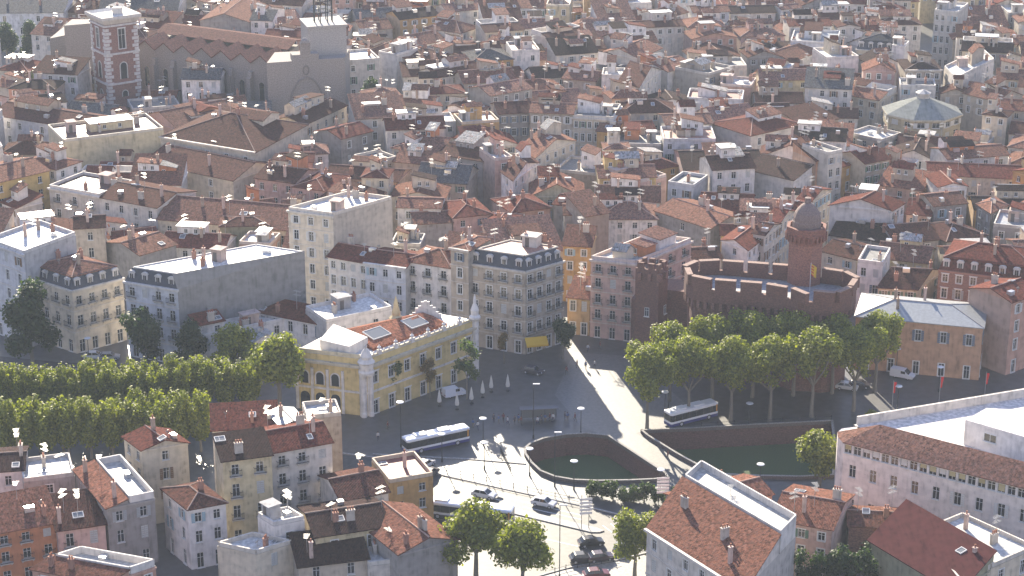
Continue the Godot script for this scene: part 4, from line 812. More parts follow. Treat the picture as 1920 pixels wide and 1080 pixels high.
# ---------------------------------------------------------------- materials
func grain(seed_: int, freq: float, lo: float, hi: float, stretch := 1, octaves := 4, size := 512) -> ImageTexture:
	var f := FastNoiseLite.new()
	f.seed = seed_
	f.frequency = freq
	f.fractal_octaves = octaves
	var im := f.get_seamless_image(size, size / stretch)
	im.convert(Image.FORMAT_RGB8)
	if stretch > 1:
		im.resize(size, size, Image.INTERPOLATE_CUBIC)
	var d := im.get_data()
	for i in d.size():
		d[i] = int(clampf(lo + (hi - lo) * d[i] / 255.0, 0.0, 1.0) * 255.0)
	return ImageTexture.create_from_image(Image.create_from_data(size, size, false, Image.FORMAT_RGB8, d))

func plaster_texture() -> ImageTexture:
	# rain-streaked, patchy lime render: streaks down, blotches, fine grain
	var f := FastNoiseLite.new()
	f.seed = 11
	f.frequency = 0.012
	f.fractal_octaves = 5
	var blot := f.get_seamless_image(512, 512)
	f.seed = 12
	f.frequency = 0.03
	f.fractal_octaves = 3
	var streak := f.get_seamless_image(512, 64)
	streak.resize(512, 512, Image.INTERPOLATE_CUBIC)
	blot.convert(Image.FORMAT_L8)
	streak.convert(Image.FORMAT_L8)
	var a := blot.get_data()
	var b := streak.get_data()
	var out := PackedByteArray()
	out.resize(512 * 512 * 3)
	for i in 512 * 512:
		var x := a[i] / 255.0
		var y := b[i] / 255.0
		var k := 0.94 + 0.20 * (x - 0.5) + 0.12 * (y - 0.5)
		if y < 0.33 and x < 0.5:
			k -= 0.5 * (0.33 - y)
		k = clampf(k, 0.3, 1.0)
		out[i * 3] = int(k * 255.0)
		out[i * 3 + 1] = int(k * 0.985 * 255.0)
		out[i * 3 + 2] = int(k * 0.975 * 255.0)
	return ImageTexture.create_from_image(Image.create_from_data(512, 512, false, Image.FORMAT_RGB8, out))

func tile_texture() -> Array:
	# rows of half-round clay tiles, 0.24 m wide and 0.36 m long, fired in uneven tones, some lichen grey, some replaced
	var S := 768
	var r := RandomNumberGenerator.new()
	r.seed = 5
	var tone := PackedFloat32Array()
	var hue := PackedFloat32Array()
	for i in 32 * 32:
		tone.append(r.randf_range(0.76, 1.0) * (0.78 if r.randf() < 0.12 else 1.0))
		hue.append(r.randf())
	var f := FastNoiseLite.new()
	f.seed = 3
	f.frequency = 0.011
	f.fractal_octaves = 4
	var ni := f.get_seamless_image(S, S)
	ni.convert(Image.FORMAT_L8)
	var nd := ni.get_data()
	var out := PackedByteArray()
	out.resize(S * S * 3)
	var hgt := PackedByteArray()
	hgt.resize(S * S)
	for y in S:
		for x in S:
			var cx := x / 24
			var fx := (x % 24) / 24.0
			var cy := y / 36
			var i := (cy % 32) * 32 + cx % 32
			var arch := sin(fx * PI)
			var q := nd[y * S + x] / 255.0
			var k: float = tone[i] * (0.84 + 0.22 * (q - 0.5))
			var g := hue[i]
			var R := k * 1.0
			var G := k * (0.94 + 0.08 * g)
			var Bc := k * (0.90 + 0.16 * g)
			if q < 0.36:
				var l := minf((0.36 - q) * 3.0, 0.3)
				R = lerpf(R, k * 0.78, l)
				G = lerpf(G, k * 0.98, l)
				Bc = lerpf(Bc, k * 1.0, l)
			var p := (y * S + x) * 3
			out[p] = int(clampf(R, 0, 1) * 255.0)
			out[p + 1] = int(clampf(G, 0, 1) * 255.0)
			out[p + 2] = int(clampf(Bc, 0, 1) * 255.0)
			hgt[y * S + x] = int(clampf(arch * 0.85 + 0.12 * (1.0 - (y % 36) / 36.0), 0, 1) * 255.0)
	return [ImageTexture.create_from_image(Image.create_from_data(S, S, false, Image.FORMAT_RGB8, out)), ImageTexture.create_from_image(Image.create_from_data(S, S, false, Image.FORMAT_L8, hgt))]

func brick_texture() -> ImageTexture:
	var S := 512
	var r := RandomNumberGenerator.new()
	r.seed = 9
	var tone := PackedFloat32Array()
	for i in 4096:
		tone.append(r.randf_range(0.7, 1.0))
	var f := FastNoiseLite.new()
	f.seed = 31
	f.frequency = 0.014
	var ni := f.get_seamless_image(S, S)
	ni.convert(Image.FORMAT_L8)
	var nd := ni.get_data()
	var out := PackedByteArray()
	out.resize(S * S * 3)
	for y in S:
		var cy := y / 8
		for x in S:
			var xx := (x + (cy % 2) * 16) % S
			var k: float = tone[(cy * 16 + xx / 32) % 4096] * (0.8 + 0.36 * nd[y * S + x] / 255.0)
			var m := 1.0 if (y % 8 == 0 or xx % 32 == 0) else 0.0
			var p := (y * S + x) * 3
			out[p] = int(clampf(k, 0, 1) * 255.0)
			out[p + 1] = int(clampf(k * (1.0 + 0.25 * m), 0, 1) * 255.0)
			out[p + 2] = int(clampf(k * (1.0 + 0.4 * m), 0, 1) * 255.0)
	return ImageTexture.create_from_image(Image.create_from_data(S, S, false, Image.FORMAT_RGB8, out))

func mat(called: String, lin := Color(1, 1, 1), rough := 0.85, metal := 0.0, tex: Texture2D = null, scale := 0.1, tri := true, vcol := false) -> StandardMaterial3D:
	var m := StandardMaterial3D.new()
	m.resource_name = called
	m.albedo_color = lin.linear_to_srgb()
	m.roughness = rough
	m.metallic = metal
	m.vertex_color_use_as_albedo = vcol
	if tex:
		m.albedo_texture = tex
		m.uv1_scale = Vector3.ONE * scale
		if tri:
			m.uv1_triplanar = true
			m.uv1_world_triplanar = true
	M[called] = m
	return m

func make_materials() -> void:
	var plaster := plaster_texture()
	mat("plaster", Color(1, 1, 1), 0.9, 0, plaster, 0.085, true, true)
	var tt := tile_texture()
	var tl := mat("tiles", Color(1, 1, 1), 0.82, 0, tt[0], 1.0 / 7.68, false, true)
	tl.metallic_specular = 0.15
	tl.roughness = 0.95
	M["plaster"].metallic_specular = 0.3
	mat("painted_sheet", Color(1, 1, 1), 0.95, 0, plaster, 0.085, true, true)
	M["painted_sheet"].metallic_specular = 0.12
	tl.heightmap_enabled = true
	tl.heightmap_texture = tt[1]
	tl.heightmap_scale = 5.0
	var patch := grain(21, 0.02, 0.72, 1.05)
	mat("flat_roof", Color(1, 1, 1), 0.6, 0, patch, 0.09, true, true)
	mat("sheet_metal", Color(1, 1, 1), 0.42, 0.25, grain(23, 0.02, 0.8, 1.0), 0.12, true, true)
	var br := brick_texture()
	mat("brick", Color(1, 1, 1), 0.88, 0, br, 0.25, true, true)
	mat("stone", Color(1, 1, 1), 0.9, 0, grain(24, 0.05, 0.66, 1.08, 1, 5), 0.12, true, true)
	mat("bright_metal", Color(0.6, 0.61, 0.62), 0.3, 0.7)
	mat("joinery", Color(0.62, 0.61, 0.58), 0.5)
	mat("trim", Color(1, 1, 1), 0.8, 0, plaster, 0.085, true, true)
	mat("glass", Color(0.018, 0.021, 0.025), 0.06)
	M["glass"].metallic_specular = 0.6
	mat("skylight_glass", Color(0.16, 0.165, 0.165), 0.2)
	mat("iron", Color(0.03, 0.035, 0.038), 0.5, 0.4)
	mat("alu", Color(0.42, 0.42, 0.42), 0.5, 0.6)
	mat("paint", Color(1, 1, 1), 0.55, 0, null, 1, false, true)
	var gloss := mat("car_paint", Color(1, 1, 1), 0.28, 0.0, null, 1, false, true)
	gloss.clearcoat_enabled = true
	gloss.clearcoat = 0.8
	gloss.clearcoat_roughness = 0.08
	mat("rubber", Color(0.02, 0.02, 0.02), 0.85)
	mat("cloth", Color(1, 1, 1), 0.95, 0, null, 1, false, true)
	var asph := grain(41, 0.03, 0.62, 1.0, 1, 5)
	mat("asphalt", Color(0.062, 0.062, 0.064), 0.58, 0, asph, 0.05)
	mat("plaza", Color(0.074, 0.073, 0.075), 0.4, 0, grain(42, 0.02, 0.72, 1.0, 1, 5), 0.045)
	mat("sunlit_strip_paving", Color(0.13, 0.127, 0.122), 0.42, 0, grain(46, 0.03, 0.75, 1.0, 1, 5), 0.07)  # paving made paler than the plaza to brighten the sunlit strip
	M["sunlit_strip_paving"].metallic_specular = 0.8
	mat("pavement", Color(0.30, 0.285, 0.26), 0.45, 0, grain(43, 0.035, 0.7, 1.0, 1, 5), 0.08)
	M["plaza"].metallic_specular = 0.8
	mat("kerb", Color(0.36, 0.35, 0.33), 0.7, 0, patch, 0.2)
	mat("road_paint", Color(0.72, 0.72, 0.70), 0.6, 0, patch, 0.3)
	mat("soil", Color(0.16, 0.12, 0.085), 0.95, 0, patch, 0.12)
	mat("turf", Color(0.07, 0.115, 0.034), 0.95, 0, grain(44, 0.05, 0.5, 1.0, 1, 5), 0.15)
	var lf := mat("leaves", Color(1, 1, 1), 0.6, 0, null, 1, false, true)
	lf.backlight_enabled = true
	lf.backlight = Color(0.95, 1.0, 0.45)
	mat("bark", Color(0.30, 0.27, 0.22), 0.9, 0, grain(45, 0.06, 0.5, 1.0, 1), 0.6)

# ---------------------------------------------------------------- shared small meshes
func window_mesh(w: float, h: float, style: int) -> ArrayMesh:
	var key := "w%.2f_%.2f_%d" % [w, h, style]
	if cache.has(key):
		return cache[key]
	var f := MB.new()
	var g := MB.new()
	var t := 0.07
	f.box(Vector3(-w / 2 + t / 2, h / 2, -0.14), Vector3(t, h, 0.08))
	f.box(Vector3(w / 2 - t / 2, h / 2, -0.14), Vector3(t, h, 0.08))
	f.box(Vector3(0, h - t / 2, -0.14), Vector3(w - 2 * t, t, 0.08))
	f.box(Vector3(0, t / 2, -0.14), Vector3(w - 2 * t, t, 0.08))
	if w > 0.75:
		f.box(Vector3(0, h / 2, -0.137), Vector3(t, h - 2 * t, 0.07))
	if h > 1.4:
		f.box(Vector3(0, h * 0.68, -0.139), Vector3(w - 2 * t, 0.05, 0.06))
	g.quad(Vector3(-w / 2, 0, -0.16), Vector3(w / 2, 0, -0.16), Vector3(w / 2, h, -0.16), Vector3(-w / 2, h, -0.16))
	f.box(Vector3(0, -0.05, 0.04), Vector3(w + 0.24, 0.1, 0.2))
	if style >= 1:
		var s := 0.16
		f.box(Vector3(-w / 2 - s / 2, h / 2, 0.025), Vector3(s, h, 0.05))
		f.box(Vector3(w / 2 + s / 2, h / 2, 0.025), Vector3(s, h, 0.05))
		f.box(Vector3(0, h + s / 2, 0.03), Vector3(w + 2 * s, s, 0.06))
	if style == 2:
		f.box(Vector3(0, h + 0.26, 0.08), Vector3(w + 0.6, 0.12, 0.2))
	var m := f.mesh(M["joinery"])
	g.into(m, M["glass"])
	cache[key] = m
	return m

func shutter_mesh(w: float, h: float, c: Color, closed := false) -> ArrayMesh:
	var key := "s%.2f_%.2f_%s%s" % [w, h, c.to_html(), closed]
	if cache.has(key):
		return cache[key]
	var f := MB.new()
	f.col = c
	var k := 2 if closed else 1
	for i in k:
		var x0 := (i - (k - 1) * 0.5) * w
		f.box(Vector3(x0 - w / 2 + 0.05, h / 2, 0), Vector3(0.06, h, 0.05))
		f.box(Vector3(x0 + w / 2 - 0.05, h / 2, 0), Vector3(0.06, h, 0.05))
		var nsl := 6
		for j in nsl:
			f.box(Vector3(x0, (j + 0.5) * h / nsl, 0), Vector3(w - 0.16, h / nsl * 0.86, 0.03), Basis(Vector3.RIGHT, 0.12))
	cache[key] = f.mesh(M["paint"])
	return cache[key]

func railing_mesh(w: float, d: float) -> ArrayMesh:
	var key := "r%.1f_%.1f" % [w, d]
	if cache.has(key):
		return cache[key]
	var s := MB.new()
	s.col = Color(0.45, 0.42, 0.38)
	s.box(Vector3(0, -0.09, d / 2), Vector3(w, 0.16, d))
	for e: float in [-0.4, 0.4]:
		s.box(Vector3(e * w, -0.32, d * 0.3), Vector3(0.16, 0.3, d * 0.6))
	var f := MB.new()
	f.box(Vector3(0, 0.98, d - 0.04), Vector3(w, 0.06, 0.06))
	f.box(Vector3(0, 0.08, d - 0.04), Vector3(w, 0.05, 0.05))
	for e: float in [-0.5, 0.5]:
		f.box(Vector3(e * (w - 0.06), 0.98, d / 2 - 0.04), Vector3(0.05, 0.05, d - 0.08))
	var nb := int(w / 0.16)
	for i in nb + 1:
		f.box(Vector3(-w / 2 + 0.03 + (w - 0.06) * i / nb, 0.52, d - 0.04), Vector3(0.035, 0.86, 0.035))
	var m := s.mesh(M["trim"])
	f.into(m, M["iron"])
	cache[key] = m
	return m

func chimney_mesh(kind: int) -> ArrayMesh:
	var key := "ch%d" % kind
	if cache.has(key):
		return cache[key]
	var f := MB.new()
	var cols := [Color(0.42, 0.33, 0.26), Color(0.5, 0.46, 0.4), Color(0.36, 0.2, 0.15), Color(0.55, 0.42, 0.36)]
	f.col = cols[kind % 4]
	var w: float = [0.6, 1.3, 0.8, 0.5][kind % 4]
	var h: float = [2.0, 1.7, 1.5, 2.6][kind % 4]
	f.box(Vector3(0, h / 2 - 0.7, 0), Vector3(w, h + 1.4, 0.55))
	f.col = f.col * 1.15
	f.box(Vector3(0, h + 0.06, 0), Vector3(w + 0.14, 0.12, 0.7))
	var p := MB.new()
	p.col = Color(0.36, 0.16, 0.1)
	var np: int = [1, 3, 2, 1][kind % 4]
	for i in np:
		p.lathe(Vector3((i - (np - 1) * 0.5) * 0.4, h + 0.12, 0), [Vector2(0.13, 0), Vector2(0.11, 0.4), Vector2(0.15, 0.42), Vector2(0.15, 0.5), Vector2(0.0, 0.52)], 7)
	var m := f.mesh(M["plaster"])
	p.into(m, M["plaster"])
	cache[key] = m
	return m

func antenna_mesh(kind: int) -> ArrayMesh:
	var key := "an%d" % kind
	if cache.has(key):
		return cache[key]
	var f := MB.new()
	if kind < 2:
		var h := 3.0 + kind
		f.box(Vector3(0, h / 2 - 0.4, 0), Vector3(0.06, h + 0.8, 0.06))
		for j in 1 + kind:
			var y := h - 0.1 - 0.8 * j
			f.box(Vector3(0, y, 0.25), Vector3(0.045, 0.045, 1.7))
			for i in 6:
				f.box(Vector3(0, y + 0.045, -0.5 + i * 0.29), Vector3(1.0 - 0.08 * i, 0.045, 0.045))
	else:
		f.box(Vector3(0, 0.2, 0), Vector3(0.06, 1.4, 0.06))
		var pts := [Vector2(0.04, 0.0), Vector2(0.22, 0.04), Vector2(0.36, 0.12)]
		var g := MB.new()
		g.lathe(Vector3.ZERO, pts, 12)
		var bs := Basis(Vector3.RIGHT, -0.95)
		for i in range(0, g.v.size(), 3):
			f.tri(bs * g.v[i] + Vector3(0, 0.8, 0), bs * g.v[i + 2] + Vector3(0, 0.8, 0), bs * g.v[i + 1] + Vector3(0, 0.8, 0))
		f.box(bs * Vector3(0, 0.45, 0) + Vector3(0, 0.8, 0), Vector3(0.09, 0.09, 0.09))
	cache[key] = f.mesh(M["alu"])
	return cache[key]

func skylight_mesh(w: float, d: float) -> ArrayMesh:
	var key := "sk%.1f_%.1f" % [w, d]
	if cache.has(key):
		return cache[key]
	var f := MB.new()
	f.col = Color(0.5, 0.5, 0.5)
	for s: float in [-1, 1]:
		f.box(Vector3(s * w / 2, 0.05, 0), Vector3(0.1, 0.22, d + 0.1))
		f.box(Vector3(0, 0.05, s * d / 2), Vector3(w - 0.1, 0.22, 0.1))
	if w > 1.5 and w < 4.0:
		for i in range(1, int(w / 0.7)):
			f.box(Vector3(-w / 2 + i * 0.7, 0.08, 0), Vector3(0.05, 0.18, d - 0.1))
	var g := MB.new()
	g.quad(Vector3(-w / 2, 0.1, d / 2), Vector3(w / 2, 0.1, d / 2), Vector3(w / 2, 0.1, -d / 2), Vector3(-w / 2, 0.1, -d / 2))
	var m := f.mesh(M["paint"])
	g.into(m, M["skylight_glass"])
	cache[key] = m
	return m

func dormer_mesh(kind: int) -> ArrayMesh:
	var key := "do%d" % kind
	if cache.has(key):
		return cache[key]
	var f := MB.new()
	f.col = Color(0.55, 0.54, 0.52)
	f.box(Vector3(0, 0.85, -0.6), Vector3(1.25, 1.9, 1.2))
	# rounded head
	var arc := []
	for i in 7:
		var a := PI * i / 6.0
		arc.append(Vector3(cos(a) * 0.72, 1.8 + sin(a) * 0.42, 0.06))
	for i in 6:
		f.tri(Vector3(0, 1.8, 0.06), arc[i], arc[i + 1])
		f.quad(arc[i], arc[i] + Vector3(0, 0, -1.4), arc[i + 1] + Vector3(0, 0, -1.4), arc[i + 1])
	f.box(Vector3(0, 1.77, -0.6), Vector3(1.5, 0.1, 1.36))
	var g := MB.new()
	g.quad(Vector3(-0.36, 0.2, 0.012), Vector3(0.36, 0.2, 0.012), Vector3(0.36, 1.55, 0.012), Vector3(-0.36, 1.55, 0.012))
	f.box(Vector3(0, 0.88, 0.02), Vector3(0.05, 1.35, 0.03))
	var m := f.mesh(M["trim"])
	g.into(m, M["glass"])
	cache[key] = m
	return m

# ---------------------------------------------------------------- house builder
# wall with real openings between the points a (left) and b (right) seen from outside; returns [[bottom centre, width, height, floor]]
func facade(mb: MB, a: Vector3, b: Vector3, y0: float, y1: float, floors: int, cols: int, skip := 0, wide := 1.0) -> Array:
	var out := []
	var L := (b - a).length()
	var d := (b - a) / L
	var up := Vector3.UP
	if cols <= 0 or L < 1.8:
		mb.quad(a + up * y0, b + up * y0, b + up * y1, a + up * y1)
		return out
	var nrm := d.cross(up)
	var fh := (y1 - y0) / floors
	var w := minf(1.05 * wide, L / cols * 0.5)
	w = snappedf(w, 0.1)
	for k in floors:
		var f0 := y0 + k * fh
		if k < skip:
			mb.quad(a + up * f0, b + up * f0, b + up * (f0 + fh), a + up * (f0 + fh))
			continue
		var hh := snappedf(clampf(fh * 0.58, 0.9, 2.2), 0.1)
		if k == floors - 1 and floors > 2:
			hh = snappedf(hh * 0.8, 0.1)
		var s0 := f0 + fh * 0.27
		if k == 0:
			hh = snappedf(minf(fh * 0.74, 2.6), 0.1)
			s0 = f0 + 0.06
		var s1 := s0 + hh
		mb.quad(a + up * f0, b + up * f0, b + up * s0, a + up * s0)
		mb.quad(a + up * s1, b + up * s1, b + up * (f0 + fh), a + up * (f0 + fh))
		var x := 0.0
		for i in cols:
			var cx := (i + 0.5) * L / cols
			var l := cx - w / 2
			var r := cx + w / 2
			mb.quad(a + d * x + up * s0, a + d * l + up * s0, a + d * l + up * s1, a + d * x + up * s1)
			x = r
			var p0 := a + d * l
			var p1 := a + d * r
			var q := -nrm * 0.3
			mb.quad(p0 + up * s0, p1 + up * s0, p1 + q + up * s0, p0 + q + up * s0)
			mb.quad(p0 + q + up * s1, p1 + q + up * s1, p1 + up * s1, p0 + up * s1)
			mb.quad(p0 + up * s0, p0 + q + up * s0, p0 + q + up * s1, p0 + up * s1)
			mb.quad(p1 + q + up * s0, p1 + up * s0, p1 + up * s1, p1 + q + up * s1)
			out.append([a + d * cx + up * s0, w, hh, k])
		mb.quad(a + d * x + up * s0, b + up * s0, b + up * s1, a + d * x + up * s1)
	return out

func wall_basis(a: Vector3, b: Vector3) -> Basis:
	var x := (b - a).normalized()
	return Basis(x, Vector3.UP, x.cross(Vector3.UP))

func add_windows(o: Node3D, wins: Array, bs: Basis, opt: String, sc: Color, style: int) -> void:
	var door := 0
	for wi: Array in wins:
		var p: Vector3 = wi[0]
		var w: float = wi[1]
		var h: float = wi[2]
		if wi[3] == 0:
			part(o, "door" if door % 3 == 0 else "window", window_mesh(w, h, style), Transform3D(bs, p))
			door += 1
			continue
		var r := rng.randf()
		if opt.contains("S"):
			var nd := part(o, "window", window_mesh(w, h, 1), Transform3D(bs, p))
			for e: float in [-1, 1]:
				part(nd, "shutter", shutter_mesh(w * 0.5, h, sc), Transform3D(Basis.IDENTITY, Vector3(e * (w * 0.75 + 0.02), 0, 0.09)))
		elif r < 0.16:
			part(o, "closed_shutter", shutter_mesh(w * 0.5, h, Color(0.5, 0.5, 0.48)), Transform3D(bs, p - bs.z * 0.08)).mesh = shutter_mesh(w * 0.5, h, Color(0.5, 0.5, 0.48), true)
		elif r < 0.34 and not opt.contains("B"):
			var nd2 := part(o, "window", window_mesh(w, h, style), Transform3D(bs, p))
			for e: float in [-1, 1]:
				part(nd2, "shutter", shutter_mesh(w * 0.5, h, sc), Transform3D(Basis.IDENTITY, Vector3(e * (w * 0.75 + 0.02), 0, 0.09)))
		else:
			var nd3 := part(o, "window", window_mesh(w, h, style), Transform3D(bs, p))
			if opt.contains("B") and (wi[3] as int) < 5:
				part(nd3, "balcony", railing_mesh(snappedf(w + 0.8, 0.1), 0.6), Transform3D(Basis.IDENTITY, Vector3(0, -0.06, 0.0)))

func slab(mb: MB, a: Vector3, b: Vector3, c: Vector3, d: Vector3, th := 0.16) -> void:
	# a roof plane seen from above, a b c d counter-clockwise, with its own thickness
	var k := Vector3.DOWN * th
	mb.quad(a, b, c, d)
	mb.quad(d + k, c + k, b + k, a + k)
	for e: Array in [[a, b], [b, c], [c, d], [d, a]]:
		mb.quad(e[0] + k, e[1] + k, e[1], e[0])

func cornice(o: Node3D, pts: Array, y: float, proud: float, th: float, c: Color, called := "cornice") -> void:
	# moulding along the open line pts (left to right seen from outside)
	var f := MB.new()
	f.col = c
	for i in pts.size() - 1:
		var a: Vector3 = pts[i]
		var b: Vector3 = pts[i + 1]
		var bs := wall_basis(a, b)
		var L := (b - a).length()
		f.box((a + b) * 0.5 + Vector3(0, y, 0) + bs.z * (proud / 2 - 0.02), Vector3(L + proud * 1.2, th, proud + 0.04), bs)
		f.box((a + b) * 0.5 + Vector3(0, y - th * 0.8, 0) + bs.z * (proud * 0.25 - 0.02), Vector3(L + proud * 0.5, th * 0.6, proud * 0.5 + 0.04), bs)
	part(o, called, f.mesh(M["trim"]))

func house(r: Array, far: bool) -> Node3D:
	var name_: String = r[17]
	var opt: String = r[15]
	var pos := Vector3(r[0], 0, r[1])
	var o: Node3D
	o = thing(name_, r[16], r[18], pos, 0.0, "houses of the old town" if far else "")
	house_into(o, r, far)
	return o

func house_into(o: Node3D, r: Array, far: bool) -> void:
	var opt: String = r[15]
	var here := Vector3(r[0], 0, r[1]) - o.position
	var U := Vector3(r[2], 0, r[3])
	var V := Vector3(r[4], 0, r[5])
	var h: float = r[6]
	var roof: String = r[7]
	var wc: Color = WALLS[r[8]]
	var rc: Color = ROOFS[r[9]]
	var fl: int = r[10]
	wc = wc * rng.randf_range(0.86, 1.08)
	wc = wc.lerp(Color(0.56, 0.49, 0.39), rng.randf_range(0.05, 0.3))
	rc = rc * rng.randf_range(0.85, 1.15)
	var A := here
	var B := here + U
	var E := here + U + V
	var D := here + V
	var Lu := U.length()
	var Lv := V.length()
	var mb := MB.new()
	mb.col = wc
	var sc: Color = SHUTTERS[rng.randi() % SHUTTERS.size()]
	if opt.contains("S"):
		var lb: String = r[16]
		sc = SHUTTERS[2 if lb.contains("green") else (1 if lb.contains("pale shutter") else 0)]
	elif (r[16] as String).contains("blue shutters"):
		sc = SHUTTERS[5]
	var style := rng.randi() % 2
	if opt.contains("Q"):
		style = 2
	var skip := 0
	if far:
		skip = maxi(0, fl - 2)
	var faces := [[A, B, r[11]], [B, E, r[12]], [D, A, r[13]]]
	for i in 3:
		mb.col = wc
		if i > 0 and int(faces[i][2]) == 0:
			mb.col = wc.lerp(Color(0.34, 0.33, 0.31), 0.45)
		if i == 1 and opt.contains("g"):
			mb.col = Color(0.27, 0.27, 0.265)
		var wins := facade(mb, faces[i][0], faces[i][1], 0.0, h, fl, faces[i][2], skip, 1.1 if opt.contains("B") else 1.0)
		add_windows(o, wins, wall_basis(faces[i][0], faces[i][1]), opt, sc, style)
	mb.col = wc
	facade(mb, E, D, 0.0, h, 1, 0)
	var rf := MB.new()
	rf.col = rc
	rf.o = o.position
	var pitch := rng.randf_range(0.22, 0.34) if not far else rng.randf_range(0.2, 0.48)
	var ov := 0.35
	var u := U / Lu
	var w := V / Lv
	var tile := true
	var up := Vector3.UP
	var lift := 0.05
	var top := h + lift
	var ridge := MB.new()
	ridge.col = rc.lerp(Color(0.55, 0.45, 0.38), 0.45)
	var spots := []
	var flat := false
	var P := func(s: float, t: float, y: float) -> Vector3:
		return A + U * s + V * t + up * y
	var ou := ov / Lu
	var ovv := ov / Lv
	match roof:
		"g":
			var rh := pitch * Lv / 2
			var dr := pitch * ov
			slab(rf, P.call(-ou, -ovv, top - dr), P.call(1 + ou, -ovv, top - dr), P.call(1 + ou, 0.5, top + rh), P.call(-ou, 0.5, top + rh))
			slab(rf, P.call(-ou, 0.5, top + rh), P.call(1 + ou, 0.5, top + rh), P.call(1 + ou, 1 + ovv, top - dr), P.call(-ou, 1 + ovv, top - dr))
			mb.tri(B + up * h, E + up * h, B + V * 0.5 + up * (h + rh))
			mb.tri(D + up * h, A + up * h, A + V * 0.5 + up * (h + rh))
			ridge.tube([P.call(-ou, 0.5, top + rh + 0.02), P.call(1 + ou, 0.5, top + rh + 0.02)], [0.13, 0.13], 5)
			for k in 8:
				var s := rng.randf_range(0.08, 0.92)
				var t := rng.randf_range(0.12, 0.8)
				spots.append([P.call(s, t, top + rh * (1 - absf(t - 0.5) * 2)), t])
		"x":
			var rh2 := pitch * Lu / 2
			var dr2 := pitch * ov
			slab(rf, P.call(0.5, -ovv, top + rh2), P.call(0.5, 1 + ovv, top + rh2), P.call(-ou, 1 + ovv, top - dr2), P.call(-ou, -ovv, top - dr2))
			slab(rf, P.call(1 + ou, -ovv, top - dr2), P.call(1 + ou, 1 + ovv, top - dr2), P.call(0.5, 1 + ovv, top + rh2), P.call(0.5, -ovv, top + rh2))
			mb.tri(A + up * h, B + up * h, A + U * 0.5 + up * (h + rh2))
			mb.tri(E + up * h, D + up * h, D + U * 0.5 + up * (h + rh2))
			ridge.tube([P.call(0.5, -ovv, top + rh2 + 0.02), P.call(0.5, 1 + ovv, top + rh2 + 0.02)], [0.13, 0.13], 5)
			for k in 8:
				var s := rng.randf_range(0.1, 0.9)
				var t := rng.randf_range(0.1, 0.9)
				spots.append([P.call(s, t, top + rh2 * (1 - absf(s - 0.5) * 2)), -1.0])
		"h", "M":
			var y0 := top
			var ins := 0.0
			if roof == "M":
				attic(o, A, B, E, D, h, opt, r[11], r[12])
				ins = 0.9
				y0 = h + 2.65
			var m := minf(Lu, Lv) * 0.5 - ins
			var rh3 := pitch * m
			var g0: Vector3 = P.call((-ov + ins) / Lu, (-ov + ins) / Lv, y0 - pitch * ov)
			var g1: Vector3 = P.call(1 - (-ov + ins) / Lu, (-ov + ins) / Lv, y0 - pitch * ov)
			var g2: Vector3 = P.call(1 - (-ov + ins) / Lu, 1 - (-ov + ins) / Lv, y0 - pitch * ov)
			var g3: Vector3 = P.call((-ov + ins) / Lu, 1 - (-ov + ins) / Lv, y0 - pitch * ov)
			var r0: Vector3
			var r1: Vector3
			if Lu >= Lv:
				r0 = P.call((m + ins) / Lu, 0.5, y0 + rh3)
				r1 = P.call(1 - (m + ins) / Lu, 0.5, y0 + rh3)
				rf.quad(g0, g1, r1, r0)
				rf.quad(g2, g3, r0, r1)
				rf.tri(g1, g2, r1)
				rf.tri(g3, g0, r0)
			else:
				r0 = P.call(0.5, (m + ins) / Lv, y0 + rh3)
				r1 = P.call(0.5, 1 - (m + ins) / Lv, y0 + rh3)
				rf.quad(g1, g2, r1, r0)
				rf.quad(g3, g0, r0, r1)
				rf.tri(g0, g1, r0)
				rf.tri(g2, g3, r1)
			var k := Vector3.DOWN * 0.16
			rf.ring([g0 + k, g1 + k, g2 + k, g3 + k], [g0, g1, g2, g3])
			rf.quad(g3 + k, g2 + k, g1 + k, g0 + k)
			ridge.tube([r0, r1], [0.13, 0.13], 5)
			var pairs := [[g0, r0], [g1, r1], [g2, r1], [g3, r0]]
			if Lu < Lv:
				pairs = [[g0, r0], [g1, r0], [g2, r1], [g3, r1]]
			for e: Array in pairs:
				ridge.tube([e[0], e[1]], [0.12, 0.12], 5)
			for q in 6:
				var s := rng.randf_range(0.25, 0.75)
				var t := rng.randf_range(0.25, 0.75)
				var dd := minf(minf(s, 1 - s) * Lu, minf(t, 1 - t) * Lv) - ins
				spots.append([P.call(s, t, y0 + pitch * minf(dd, m)), t if absf(t - 0.5) * Lv > absf(s - 0.5) * Lu else -1.0])
		"s", "r":
			var rise := pitch * Lv * 0.9
			if roof == "s":
				var dr3 := pitch * ov
				slab(rf, P.call(-ou, -ovv, top - dr3), P.call(1 + ou, -ovv, top - dr3), P.call(1 + ou, 1 + ovv, top + rise + dr3), P.call(-ou, 1 + ovv, top + rise + dr3))
				mb.tri(B + up * h, E + up * h, E + up * (h + rise))
				mb.tri(D + up * h, A + up * h, D + up * (h + rise))
				mb.quad(E + up * h, D + up * h, D + up * (h + rise), E + up * (h + rise))
				for q in 6:
					var s := rng.randf_range(0.08, 0.92)
					var t := rng.randf_range(0.15, 0.9)
					spots.append([P.call(s, t, top + rise * t), 0.2])
			else:
				var rise2 := pitch * Lu * 0.9
				slab(rf, P.call(-ou, -ovv, top), P.call(1 + ou, -ovv, top + rise2), P.call(1 + ou, 1 + ovv, top + rise2), P.call(-ou, 1 + ovv, top))
				mb.tri(A + up * h, B + up * h, B + up * (h + rise2))
				mb.quad(B + up * h, E + up * h, E + up * (h + rise2), B + up * (h + rise2))
				mb.tri(E + up * h, D + up * h, E + up * (h + rise2))
				spots.append([P.call(0.5, 0.5, top + rise2 * 0.5), -1.0])
